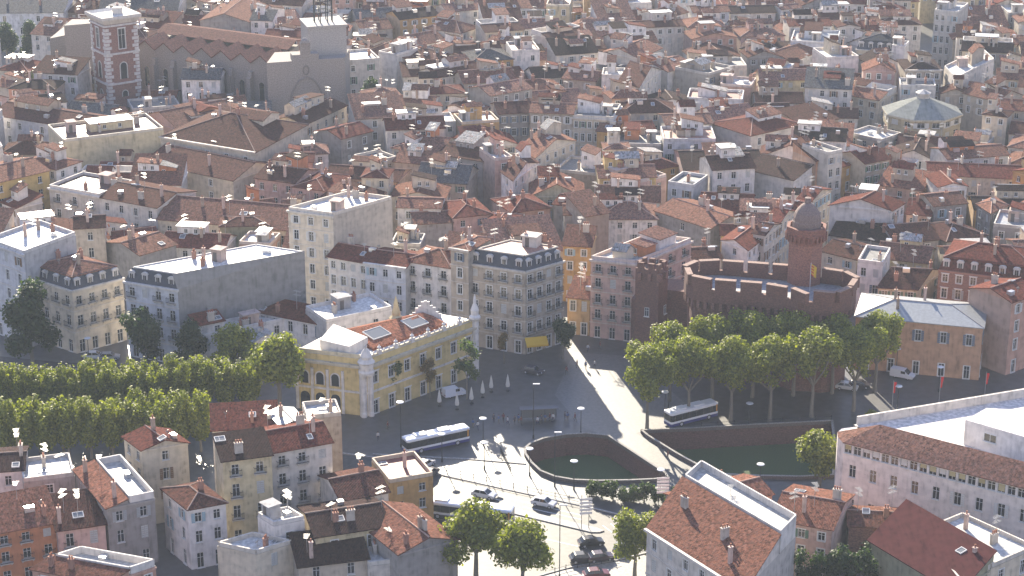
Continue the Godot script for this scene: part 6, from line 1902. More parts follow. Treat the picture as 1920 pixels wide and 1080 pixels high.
func build_cathedral() -> void:
	var at := Vector3(PTS["nave"][0], 0, PTS["nave"][1])
	var o := thing("cathedral", "hazy stone cathedral with saw-tooth chapel roofs and pointed west front", "cathedral", at)
	var stone := Color(0.33, 0.29, 0.26)
	var n := rel(PTS["nave"], at)    # front left, front right, back right, back left
	var mb := MB.new()
	mb.col = stone
	mb.prism(n, 0, 17.0)
	var bs := wall_basis(n[0], n[1])
	var L: float = (n[1] - n[0]).length()
	var dep: float = (n[3] - n[0]).length()
	var back: Vector3 = (n[3] - n[0]) / dep
	var nb := 7
	var bw := L / nb
	var roofs := MB.new()
	roofs.col = Color(0.29, 0.125, 0.10)
	roofs.o = at
	for i in nb:
		var a: Vector3 = n[0] + bs.x * bw * i
		var b: Vector3 = a + bs.x * bw
		var m: Vector3 = (a + b) * 0.5 + Vector3.UP * 19.3
		var rr := dep * 0.55
		mb.tri(a + Vector3.UP * 17.0, b + Vector3.UP * 17.0, m)
		var a1 := a + Vector3.UP * 17.05 + bs.z * 0.4
		var b1 := b + Vector3.UP * 17.05 + bs.z * 0.4
		var m1 := m + Vector3.UP * 0.1 + bs.z * 0.4
		slab(roofs, m1, m1 + back * rr, a1 + back * rr, a1, 0.3)
		slab(roofs, b1, b1 + back * rr, m1 + back * rr, m1, 0.3)
		# pier and window recess below each gable
		var pr := MB.new()
		pr.col = stone * 1.05
		pr.hexa(Vector3(0, 0, 0.9), Vector3(1.3, 0, 0), Vector3(0, 0, 2.0), Vector3(0, 13.0, 0))
		pr.hexa(Vector3(0, 13.0, 0.6), Vector3(1.2, 0, 0), Vector3(0, 0, 1.3), Vector3(0, 1.6, -0.3))
		part(o, "buttress", pr.mesh(M["stone"]), Transform3D(bs, a))
		part(o, "arched_window", arch_mesh(1.6, 5.0, stone), Transform3D(bs, a + bs.x * bw * 0.5 + Vector3(0, 6.0, 0) + bs.z * 0.02))
	part(o, "wall", mb.mesh(M["stone"]))
	part(o, "chapel_roofs", roofs.mesh(M["tiles"]))
	# high nave roof behind
	var nr := MB.new()
	nr.col = Color(0.24, 0.11, 0.09)
	nr.o = at
	var c0: Vector3 = n[0] + back * dep * 0.55 + Vector3.UP * 18.6
	var c1: Vector3 = n[1] + back * dep * 0.55 + Vector3.UP * 18.6
	var cr := back * dep * 0.3 + Vector3.UP * 1.4
	slab(nr, c0, c1, c1 + cr, c0 + cr)
	slab(nr, c0 + cr, c1 + cr, c1 + back * dep * 0.6, c0 + back * dep * 0.6)
	part(o, "nave_roof", nr.mesh(M["tiles"]))
	# west front
	var w := rel(PTS["front"], at)
	var wb := wall_basis(w[0], w[1])
	var WL: float = (w[1] - w[0]).length()
	var fm := MB.new()
	fm.col = stone * 1.08
	fm.prism(w, 0, 19.5)
	fm.hexa(w[0] + wb.x * WL * 0.5 - wb.z * 1.6 + Vector3.UP * 19.5, wb.x * WL * 0.34, wb.z * 3.0, Vector3.UP * 1.6)
	part(o, "west_front", fm.mesh(M["stone"]))
	var big := MB.new()
	big.col = stone * 0.85
	for s: float in [-1, 1]:
		var prev := Vector3.ZERO
		for i in 13:
			var tt := i / 12.0
			var pt := Vector3(s * 5.4 * sqrt(maxf(0.0, 1.0 - pow(tt, 1.7))), 3.0 + tt * 12.0, 0.1)
			if i > 0:
				big.tube([prev, pt], [0.28, 0.28], 5)
			prev = pt
	part(o, "portal_arch", big.mesh(M["stone"]), Transform3D(wb, w[0] + wb.x * WL * 0.5))
	part(o, "portal", arch_mesh(3.2, 5.0, stone), Transform3D(wb, w[0] + wb.x * WL * 0.5 + wb.z * 0.05))
	var om := MB.new()
	om.col = stone * 0.8
	for i in 16:
		var a := TAU * i / 16
		var b := TAU * (i + 1) / 16
		om.tube([Vector3(cos(a) * 0.8, sin(a) * 1.2, 0.1), Vector3(cos(b) * 0.8, sin(b) * 1.2, 0.1)], [0.2, 0.2], 5)
	part(o, "oval_window", om.mesh(M["stone"]), Transform3D(wb, w[0] + wb.x * WL * 0.5 + Vector3.UP * 16.8))
	var bell := MB.new()
	bell.col = stone
	bell.box(Vector3(0, 1.6, -0.6), Vector3(2.6, 3.2, 1.2))
	bell.lathe(Vector3(0, 3.2, -0.6), [Vector2(1.3, 0), Vector2(1.1, 0.6), Vector2(0.5, 1.2), Vector2(0, 1.4)], 8)
	part(o, "bell_gable", bell.mesh(M["stone"]), Transform3D(wb, w[0] + wb.x * WL * 0.5 + Vector3.UP * 21.0))
	# square belfry with the open iron cage
	var c := Vector3(PTS["belfry"][0], 0, PTS["belfry"][1]) - at
	var bt := MB.new()
	bt.col = Color(0.46, 0.43, 0.40)
	bt.box(c + Vector3(0, 13.5, 0), Vector3(10.5, 27.0, 10.5), wb)
	bt.box(c + Vector3(0, 27.3, 0), Vector3(11.1, 0.6, 11.1), wb)
	part(o, "belfry", bt.mesh(M["stone"]))
	var cage := MB.new()
	for k in 8:
		var a := TAU * k / 8 + 0.2
		var b := TAU * (k + 1) / 8 + 0.2
		var p0 := c + Vector3(cos(a) * 2.6, 27.5, sin(a) * 2.6)
		var p1 := c + Vector3(cos(b) * 2.6, 27.5, sin(b) * 2.6)
		cage.tube([p0, p0 + Vector3.UP * 9.0, c + Vector3(0, 42.0, 0)], [0.16, 0.14, 0.06], 5)
		for y: float in [3.0, 6.0, 9.0]:
			cage.tube([p0 + Vector3.UP * y, p1 + Vector3.UP * y], [0.1, 0.1], 4)
	part(o, "iron_cage", cage.mesh(M["iron"]))
	# apse walls on the left
	for k in range(0, (PTS["apse"] as Array).size(), 9):
		var ap: Array = PTS["apse"].slice(k, k + 9)
		var am := MB.new()
		am.col = stone * rng.randf_range(0.95, 1.15)
		am.prism(rel(ap.slice(0, 8), at), 0, ap[8])
		part(o, "apse_wall", am.mesh(M["stone"]))
	# brick bell tower with stone quoins: a thing of its own
	var t := rel(PTS["bell_tower"], Vector3.ZERO)
	var tc: Vector3 = (t[0] + t[2]) * 0.5
	var bt2 := thing("bell_tower", "tall brick bell tower with white stone corners and flared white top rim", "tower", tc)
	for i in t.size():
		t[i] -= tc
	var tm := MB.new()
	tm.col = Color(0.33, 0.16, 0.125)
	tm.prism(t, 0, 27.0, false)
	part(bt2, "wall", tm.mesh(M["brick"]))
	var qm := MB.new()
	qm.col = Color(0.6, 0.58, 0.55)
	for i in 4:
		var j := (i + 1) % 4
		var tb := wall_basis(t[i], t[j])
		var TL: float = (t[j] - t[i]).length()
		for k in 26:
			var lw := 1.7 if k % 2 == 0 else 1.1
			qm.box(t[i] + tb.x * lw / 2 + Vector3.UP * (0.5 + k) + tb.z * 0.05, Vector3(lw, 0.8, 0.16), tb)
			qm.box(t[j] - tb.x * lw / 2 + Vector3.UP * (0.5 + k) + tb.z * 0.05, Vector3(lw, 0.8, 0.16), tb)
		var cen: Vector3 = (t[i] + t[j]) * 0.5
		for y: float in [10.4, 18.8, 26.6]:
			qm.box(cen + Vector3.UP * y + tb.z * 0.12, Vector3(TL + 0.4, 0.5, 0.4), tb)
		part(bt2, "belfry_opening", window_mesh(2.0, 5.6, 2), Transform3D(tb, cen + Vector3.UP * 20.0 + tb.z * 0.2))
		part(bt2, "niche_window", arch_mesh(1.9, 3.6, Color(0.62, 0.6, 0.56)), Transform3D(tb, cen + Vector3.UP * 11.6 + tb.z * 0.04))
		part(bt2, "round_window", arch_mesh(1.5, 0.9, Color(0.62, 0.6, 0.56)), Transform3D(tb, cen + Vector3.UP * 6.6 + tb.z * 0.04))
	part(bt2, "quoins", qm.mesh(M["trim"]))
	var rim := MB.new()
	rim.col = Color(0.62, 0.59, 0.53)
	var sq := []
	for e: float in [1.02, 1.22, 1.22, 0.9]:
		sq.append(e)
	for s in 3:
		var lo2 := []
		var hi2 := []
		var ys := [27.0, 28.4, 29.2, 28.6]
		for v: Vector3 in t:
			lo2.append(v * sq[s] + Vector3.UP * ys[s])
			hi2.append(v * sq[s + 1] + Vector3.UP * ys[s + 1])
		rim.ring(lo2, hi2)
	var tp := []
	for v: Vector3 in t:
		tp.append(v * 0.92)
	rim.cap(tp, 28.6)
	rim.box(Vector3(1.0, 29.4, -1.5), Vector3(2.4, 1.8, 2.2))
	part(bt2, "top_rim", rim.mesh(M["trim"]))

func build_strip_building() -> void:
	var p: Array = PTS["strip"]       # front left, front right, back right, back left + rounding
	var at := Vector3(p[0], 0, p[1])
	var o := thing("office_building", "long white building with a strip of attic windows and red tiled roof, lower right", "building", at)
	var q := rel(p, at)
	var white := Color(0.72, 0.665, 0.62)
	var H := 12.5
	var mb := MB.new()
	mb.col = white
	var f0: Vector3 = q[0]
	var f1: Vector3 = q[1]
	var bs := wall_basis(f0, f1)
	var L := (f1 - f0).length()
	add_windows(o, facade(mb, f0, f1, 0.0, H - 2.2, 2, 9, 0, 1.15), bs, "q", SHUTTERS[1], 0)
	# strip of lights between posts
	mb.quad(f0 + Vector3.UP * (H - 2.2), f1 + Vector3.UP * (H - 2.2), f1 + Vector3.UP * (H - 1.9), f0 + Vector3.UP * (H - 1.9))
	mb.quad(f0 + Vector3.UP * (H - 0.4), f1 + Vector3.UP * (H - 0.4), f1 + Vector3.UP * H, f0 + Vector3.UP * H)
	var rest := q.slice(1)
	rest.append(f0)
	for i in rest.size() - 1:
		mb.quad(rest[i], rest[i + 1], rest[i + 1] + Vector3.UP * H, rest[i] + Vector3.UP * H)
	mb.cap(q, H - 0.05)
	mb.quad(f0 - bs.z * 0.5 + Vector3.UP * (H - 2.2), f1 - bs.z * 0.5 + Vector3.UP * (H - 2.2), f1 - bs.z * 0.5 + Vector3.UP * H, f0 - bs.z * 0.5 + Vector3.UP * H)
	part(o, "wall", mb.mesh(M["plaster"]))
	var n := 20
	var pw := L / n
	var post := MB.new()
	post.col = Color(0.66, 0.64, 0.62)
	post.box(Vector3(0, 0.75, -0.1), Vector3(0.32, 1.5, 0.24))
	var pm := post.mesh(M["trim"])
	var blind := [Color(0.42, 0.36, 0.2), Color(0.55, 0.53, 0.5), Color(0.36, 0.3, 0.16)]
	for i in n:
		part(o, "post", pm, Transform3D(bs, f0 + bs.x * pw * (i + 0.02) + Vector3.UP * (H - 1.9)))
		var nd := part(o, "strip_window", window_mesh(snappedf(pw - 0.36, 0.05), 1.5, 0), Transform3D(bs, f0 + bs.x * pw * (i + 0.5) + Vector3.UP * (H - 1.9) - bs.z * 0.02))
		if rng.randf() < 0.55:
			var bm := MB.new()
			bm.col = blind[rng.randi() % 3]
			var bh := rng.randf_range(0.5, 1.3)
			bm.box(Vector3(0, 1.46 - bh / 2, -0.1), Vector3(pw - 0.6, bh, 0.02))
			part(nd, "blind", bm.mesh(M["cloth"]))
	# roof slope from the eave to the ridge line
	var rr := rel(PTS["strip_ridge"], at)
	var rf := MB.new()
	rf.col = Color(0.36, 0.19, 0.14)
	rf.o = at
	var e0 := f0 + bs.z * 0.45 + Vector3.UP * (H + 0.05)
	var e1 := f1 + bs.z * 0.45 + Vector3.UP * (H + 0.05)
	var r0: Vector3 = rr[0] + Vector3.UP * 14.8
	var r1: Vector3 = rr[1] + Vector3.UP * 14.8
	slab(rf, e0, e1, r1, r0)
	var lastp: Vector3 = q[q.size() - 1]
	var tip: Vector3 = q[q.size() - 2]
	rf.tri(lastp + Vector3.UP * (H + 0.05), e0, r0)
	rf.tri(tip + Vector3.UP * (H + 0.05), lastp + Vector3.UP * (H + 0.05), r0)
	part(o, "tiled_roof", rf.mesh(M["tiles"]))
	var wl := MB.new()
	wl.col = white
	wl.quad(r1 + Vector3.DOWN * 2.3, r0 + Vector3.DOWN * 2.3, r0, r1)
	var back0: Vector3 = q[3]
	var back1: Vector3 = q[2]
	wl.cap([r0, r1, back1, back0], H + 0.35)
	part(o, "roof_terrace", wl.mesh(M["flat_roof"]))
	var pw2 := MB.new()
	pw2.col = Color(0.68, 0.63, 0.56)
	var bb := wall_basis(back1, back0)
	pw2.box((back0 + back1) * 0.5 + Vector3.UP * (H + 0.9) - bb.z * 0.25, Vector3((back0 - back1).length() - 1.0, 1.9, 0.4), bb)
	part(o, "parapet", pw2.mesh(M["trim"]))
	var ph := rel(PTS["strip_penthouse"], at)
	var pm2 := MB.new()
	pm2.col = Color(0.7, 0.68, 0.67)
	pm2.prism(ph, H + 0.3, 17.2)
	part(o, "penthouse", pm2.mesh(M["plaster"]))
	var pb := wall_basis(ph[0], ph[1])
	part(o, "penthouse_window", window_mesh(2.2, 1.4, 0), Transform3D(pb, ph[0] + pb.x * 4.6 + Vector3.UP * 14.6 + pb.z * 0.18))

func build_octagon() -> void:
	var at := Vector3(PTS["octagon"][0], 0, PTS["octagon"][1])
	var o := thing("market_hall", "octagonal beige hall with pale faceted metal roof, upper right", "building", at)
	var mb := MB.new()
	mb.col = Color(0.42, 0.37, 0.26)
	var pts := []
	for k in 8:
		var a := TAU * (k + 0.5) / 8
		pts.append(Vector3(cos(a) * 10.2, 0, -sin(a) * 10.2))
	for k in 8:
		var a: Vector3 = pts[k]
		var b: Vector3 = pts[(k + 1) % 8]
		add_windows(o, facade(mb, a, b, 0.0, 9.5, 3, 2, 0, 1.9), wall_basis(a, b), "q", SHUTTERS[1], 0)
	part(o, "wall", mb.mesh(M["plaster"]))
	for k in 8:
		var rm := MB.new()
		rm.col = Color(0.25, 0.265, 0.245)
		var a: Vector3 = pts[k] * 1.05 + Vector3.UP * 9.5
		var b: Vector3 = pts[(k + 1) % 8] * 1.05 + Vector3.UP * 9.5
		rm.quad(a, b, pts[(k + 1) % 8] * 0.16 + Vector3.UP * 13.0, pts[k] * 0.16 + Vector3.UP * 13.0)
		rm.quad(a + Vector3.DOWN * 0.3, b + Vector3.DOWN * 0.3, b, a)
		part(o, "roof_panel", rm.mesh(M["painted_sheet"]))
	var ln := MB.new()
	ln.col = Color(0.5, 0.48, 0.44)
	ln.lathe(Vector3.UP * 12.6, [Vector2(1.7, 0), Vector2(1.7, 1.4), Vector2(2.1, 1.5), Vector2(2.1, 1.8), Vector2(0, 2.6)], 8)
	part(o, "lantern", ln.mesh(M["trim"]))
	cornice(o, closed(pts), 9.3, 0.5, 0.35, Color(0.5, 0.46, 0.36))

# ---------------------------------------------------------------- vegetation
# crown of leaf-sized faces; lobes are [centre, radii]
func crown_mesh(lobes: Array, count: int, leaf: float, base: Color, tip: Color, sd: int) -> ArrayMesh:
	var r := RandomNumberGenerator.new()
	r.seed = sd
	var v := PackedVector3Array()
	var nn := PackedVector3Array()
	var cc := PackedColorArray()
	var vol := 0.0
	var cum := []
	for l: Array in lobes:
		vol += l[1].x * l[1].y * l[1].z
		cum.append(vol)
	for i in count:
		var t := r.randf() * vol
		var k := 0
		while cum[k] < t:
			k += 1
		var d := Vector3(r.randfn(), r.randfn(), r.randfn()).normalized()
		var rad := pow(r.randf(), 0.45)
		var p: Vector3 = lobes[k][0] + d * lobes[k][1] * rad
		p += Vector3(r.randfn(), r.randfn(), r.randfn()) * leaf * 0.35
		var n := (d + Vector3(r.randfn(), r.randfn() + 0.5, r.randfn()) * 0.7).normalized()
		var x := n.cross(Vector3(r.randfn(), r.randfn(), r.randfn())).normalized()
		var y := n.cross(x)
		var s := leaf * r.randf_range(0.6, 1.25)
		var c := base.lerp(tip, clampf(r.randf() * 0.8 + r.randfn() * 0.15, 0, 1))
		var a := p - x * s * 0.5
		var b := p - y * s * 0.42 + n * s * 0.12
		var e := p + x * s * 0.6
		var f := p + y * s * 0.42 + n * s * 0.12
		for q: Vector3 in [a, e, b, a, f, e]:
			v.append(q)
			nn.append(n)
			cc.append(c)
	var arr := []
	arr.resize(Mesh.ARRAY_MAX)
	arr[Mesh.ARRAY_VERTEX] = v
	arr[Mesh.ARRAY_NORMAL] = nn
	arr[Mesh.ARRAY_COLOR] = cc
	var m := ArrayMesh.new()
	m.add_surface_from_arrays(Mesh.PRIMITIVE_TRIANGLES, arr)
	m.surface_set_material(0, M["leaves"])
	return m

func trunk_mesh(h: float, r0: float, limbs: Array, sd: int) -> ArrayMesh:
	var r := RandomNumberGenerator.new()
	r.seed = sd
	var f := MB.new()
	f.tube([Vector3(0, -0.3, 0), Vector3(0.03, h * 0.3, 0.02), Vector3(-0.05, h * 0.7, 0.05), Vector3(0.0, h, 0)], [r0 * 1.25, r0, r0 * 0.85, r0 * 0.7], 8)
	for l: Vector3 in limbs:
		var mid := Vector3(l.x * 0.55, h + (l.y - h) * 0.4, l.z * 0.55)
		f.tube([Vector3(0, h * 0.92, 0), mid, l], [r0 * 0.55, r0 * 0.38, r0 * 0.12], 6)
		for k in 2:
			f.tube([mid, mid.lerp(l, 0.5) + Vector3(r.randfn(), r.randfn() * 0.5 + 0.6, r.randfn()) * 0.7, l + Vector3(r.randfn(), 0.4, r.randfn()) * 1.1], [r0 * 0.28, r0 * 0.18, r0 * 0.05], 5)
	return f.mesh(M["bark"])

func tree_kind(kind: String) -> Array:
	# [[trunk, crown], ...] variants
	if cache.has("tree_" + kind):
		return cache["tree_" + kind]
	var out := []
	for k in 4:
		var r := RandomNumberGenerator.new()
		r.seed = kind.hash() + k * 77
		var lobes := []
		var limbs := []
		var cnt := 3600
		var leaf := 0.42
		var c0 := Color(0.11, 0.135, 0.022)
		var c1 := Color(0.37, 0.37, 0.055)
		var th := 3.0
		var r0 := 0.25
		match kind:
			"plane":
				th = 6.4
				r0 = 0.34
				cnt = 9500
				leaf = 0.48
				for i in 12:
					var a := TAU * i / 12 + r.randf()
					var d := r.randf_range(1.6, 4.3)
					var p := Vector3(cos(a) * d, r.randf_range(11.0, 15.4) - d * 0.3, sin(a) * d)
					lobes.append([p, Vector3(1.75, 2.3, 1.75) * r.randf_range(0.8, 1.15)])
					if i % 2 == 0:
						limbs.append(p)
				lobes.append([Vector3(0, 13.4, 0), Vector3(3.0, 3.4, 3.0)])
				for i in 4:
					var a := TAU * r.randf()
					lobes.append([Vector3(cos(a) * 1.8, r.randf_range(7.4, 9.6), sin(a) * 1.8), Vector3(0.8, 1.2, 0.8)])
			"alley":
				th = 2.6
				r0 = 0.2
				cnt = 3400
				leaf = 0.4
				c1 = Color(0.37, 0.37, 0.055)
				lobes.append([Vector3(0, 4.3, 0), Vector3(1.8, 2.4, 1.8)])
				for i in 7:
					var a := TAU * i / 7 + r.randf()
					var d := r.randf_range(0.4, 1.9)
					lobes.append([Vector3(cos(a) * d, r.randf_range(5.4, 8.4), sin(a) * d), Vector3(0.62, 2.0, 0.62)])
				limbs = [Vector3(0.8, 5.5, 0.2), Vector3(-0.7, 5.6, 0.5), Vector3(0.1, 6, -0.8)]
			"broad":
				th = 4.0
				r0 = 0.3
				cnt = 5500
				leaf = 0.45
				for i in 11:
					var a := TAU * i / 11 + r.randf()
					var d := r.randf_range(1.0, 3.0)
					var p := Vector3(cos(a) * d, r.randf_range(5.0, 9.6) - d * 0.2, sin(a) * d)
					lobes.append([p, Vector3(1.5, 1.5, 1.5) * r.randf_range(0.75, 1.2)])
					if i % 3 == 0:
						limbs.append(p)
				lobes.append([Vector3(0, 7.5, 0), Vector3(2.4, 3.0, 2.4)])
			"dark":
				th = 4.5
				r0 = 0.3
				cnt = 5500
				leaf = 0.5
				c0 = Color(0.025, 0.05, 0.02)
				c1 = Color(0.07, 0.105, 0.035)
				for i in 10:
					var a := TAU * i / 10 + r.randf()
					var d := r.randf_range(0.8, 2.6)
					var p := Vector3(cos(a) * d, r.randf_range(5.0, 11.5) - d * 0.6, sin(a) * d)
					lobes.append([p, Vector3(1.4, 1.7, 1.4) * r.randf_range(0.8, 1.2)])
					if i % 3 == 0:
						limbs.append(p)
				lobes.append([Vector3(0, 8, 0), Vector3(2.0, 3.8, 2.0)])
			"young":
				th = 3.2
				r0 = 0.11
				cnt = 1500
				leaf = 0.32
				c0 = Color(0.06, 0.1, 0.04)
				c1 = Color(0.15, 0.19, 0.06)
				for i in 8:
					var a := TAU * r.randf()
					var d := r.randf_range(0.2, 1.2)
					lobes.append([Vector3(cos(a) * d, r.randf_range(3.4, 7.4), sin(a) * d), Vector3(0.75, 0.9, 0.75)])
				limbs = [Vector3(0.5, 5.6, 0.1), Vector3(-0.4, 6.2, 0.2), Vector3(0, 7, 0)]
			"autumn":
				th = 3.2
				r0 = 0.11
				cnt = 1300
				leaf = 0.32
				c0 = Color(0.12, 0.09, 0.03)
				c1 = Color(0.3, 0.17, 0.05)
				for i in 7:
					var a := TAU * r.randf()
					var d := r.randf_range(0.2, 1.0)
					lobes.append([Vector3(cos(a) * d, r.randf_range(3.4, 6.8), sin(a) * d), Vector3(0.7, 0.9, 0.7)])
				limbs = [Vector3(0.5, 5.6, 0.1), Vector3(-0.4, 6.2, 0.2)]
			"hedge":
				th = 0.6
				r0 = 0.08
				cnt = 1100
				leaf = 0.3
				c0 = Color(0.03, 0.06, 0.02)
				c1 = Color(0.1, 0.14, 0.04)
				for i in 6:
					lobes.append([Vector3(r.randf_range(-1, 1), r.randf_range(0.7, 1.9), r.randf_range(-0.7, 0.7)), Vector3(0.7, 0.7, 0.6)])
				limbs = [Vector3(0.4, 1.4, 0), Vector3(-0.5, 1.3, 0.2)]
			"ivy":
				th = 2.0
				r0 = 0.1
				cnt = 5000
				leaf = 0.34
				c0 = Color(0.02, 0.05, 0.015)
				c1 = Color(0.075, 0.11, 0.03)
				for i in 16:
					lobes.append([Vector3(r.randf_range(-3.2, 3.2), r.randf_range(0.8, 6.6), r.randf_range(-0.5, 0.5)), Vector3(1.1, 1.2, 0.7)])
				limbs = [Vector3(1.4, 5, 0), Vector3(-1.5, 4.6, 0)]
		out.append([trunk_mesh(th, r0, limbs, k + 3), crown_mesh(lobes, cnt, leaf, c0, c1, kind.hash() + k)])
	cache["tree_" + kind] = out
	return out

func plant(kind: String, called: String, label: String, cat: String, group: String, at: Vector3, size: float, i: int, turn := -9.0) -> Node3D:
	var va: Array = tree_kind(kind)[i % 4]
	var o := thing(called, label, cat, at, turn if turn > -8.0 else fmod(i * 2.39, TAU), group)
	part(o, "trunk", va[0])
	part(o, "crown", va[1])
	o.scale = Vector3.ONE * size
	return o

# ---------------------------------------------------------------- vehicles, people, street furniture
func wheel_mesh(r: float, w: float) -> ArrayMesh:
	var key := "wh%.2f" % r
	if cache.has(key):
		return cache[key]
	var f := MB.new()
	var g := MB.new()
	g.col = Color(0.4, 0.4, 0.42)
	for k in 14:
		var a := TAU * k / 14
		var b := TAU * (k + 1) / 14
		var p := Vector3(cos(a), sin(a), 0) * r
		var q := Vector3(cos(b), sin(b), 0) * r
		var z := Vector3(0, 0, w / 2)
		f.quad(p + z, p - z, q - z, q + z)
		f.quad(p * 0.62 + z, p + z, q + z, q * 0.62 + z)
		f.quad(p - z, p * 0.62 - z, q * 0.62 - z, q - z)
		g.tri(z * 0.9, p * 0.62 + z * 0.9, q * 0.62 + z * 0.9)
		g.tri(-z * 0.9, q * 0.62 - z * 0.9, p * 0.62 - z * 0.9)
	var m := f.mesh(M["rubber"])
	g.into(m, M["paint"])
	cache[key] = m
	return m

func extrude(f: MB, prof: Array, w0: float, top_in := 0.0, y_ref := 0.0, y_top := 1.0) -> void:
	# side outline (x, y) swept across the width, leaning in towards the top
	var L := []
	var R := []
	for p: Vector2 in prof:
		var w := w0 - top_in * clampf((p.y - y_ref) / (y_top - y_ref), 0, 1)
		L.append(Vector3(p.x, p.y, w))
		R.append(Vector3(p.x, p.y, -w))
	var n := prof.size()
	for i in n:
		var j := (i + 1) % n
		f.quad(L[j], L[i], R[i], R[j])
	for i in range(1, n - 1):
		f.tri(L[0], L[i], L[i + 1])
		f.tri(R[0], R[i + 1], R[i])

func car(called: String, label: String, at: Vector3, turn: float, c: Color, kind := 0) -> void:
	var o := thing(called, label, "van" if kind == 1 else "car", at, turn)
	var f := MB.new()
	f.col = c
	var g := MB.new()
	var hl := 2.05 if kind == 0 else 2.3
	if kind == 0:
		extrude(f, [Vector2(-2.05, 0.32), Vector2(2.0, 0.3), Vector2(2.08, 0.55), Vector2(1.95, 0.78), Vector2(1.0, 0.94), Vector2(-1.85, 0.98), Vector2(-2.1, 0.8)], 0.86, 0.06, 0.5, 1.0)
		extrude(g, [Vector2(-1.78, 0.96), Vector2(1.05, 0.93), Vector2(0.32, 1.42), Vector2(-1.25, 1.44)], 0.8, 0.16, 0.95, 1.44)
		extrude(f, [Vector2(-1.3, 1.42), Vector2(0.36, 1.4), Vector2(0.2, 1.47), Vector2(-1.15, 1.48)], 0.66)
		for s: float in [-1, 1]:
			f.tube([Vector3(-0.45, 0.94, s * 0.8), Vector3(-0.45, 1.44, s * 0.65)], [0.05, 0.05], 4)
			f.tube([Vector3(-1.7, 0.96, s * 0.79), Vector3(-1.27, 1.44, s * 0.64)], [0.07, 0.07], 4)
			f.tube([Vector3(1.03, 0.93, s * 0.79), Vector3(0.34, 1.42, s * 0.64)], [0.04, 0.04], 4)
	else:
		extrude(f, [Vector2(-2.25, 0.32), Vector2(2.2, 0.3), Vector2(2.3, 0.6), Vector2(2.1, 0.9), Vector2(1.35, 1.05), Vector2(0.5, 1.8), Vector2(-2.2, 1.85), Vector2(-2.3, 0.8)], 0.92, 0.1, 0.9, 1.85)
		extrude(g, [Vector2(1.3, 1.08), Vector2(1.36, 1.1), Vector2(0.56, 1.78), Vector2(0.5, 1.74)], 0.78)
		for s: float in [-1, 1]:
			g.box(Vector3(0.3, 1.38, s * 0.885), Vector3(0.85, 0.5, 0.03))
	part(o, "body", f.mesh(M["car_paint"]))
	part(o, "windows", g.mesh(M["glass"]))
	for sx: float in [-1.28, 1.3]:
		for s: float in [-1, 1]:
			part(o, "wheel", wheel_mesh(0.31, 0.2), Transform3D(Basis.IDENTITY, Vector3(sx, 0.31, s * 0.78)))
	for s: float in [-1, 1]:
		var hm := MB.new()
		hm.col = Color(0.7, 0.7, 0.7)
		hm.box(Vector3(hl - 0.03, 0.66, s * 0.62), Vector3(0.1, 0.14, 0.3))
		part(o, "headlight", hm.mesh(M["car_paint"]))
		var tm := MB.new()
		tm.col = Color(0.3, 0.02, 0.02)
		tm.box(Vector3(-hl - 0.01, 0.76, s * 0.66), Vector3(0.08, 0.18, 0.24))
		part(o, "tail_light", tm.mesh(M["car_paint"]))

func round_rect(l: float, w: float, r: float, ins := 0.0) -> Array:
	var out := []
	for e: Array in [[1, 1, 0], [1, -1, 1], [-1, -1, 2], [-1, 1, 3]]:
		for k in 4:
			var a: float = PI / 2 - PI / 2 * (e[2] + k / 3.0)
			out.append(Vector3(e[0] * (l / 2 - r - ins) + cos(a) * r, 0, e[1] * (w / 2 - r - ins) + sin(a) * r))
	out.reverse()
	return out

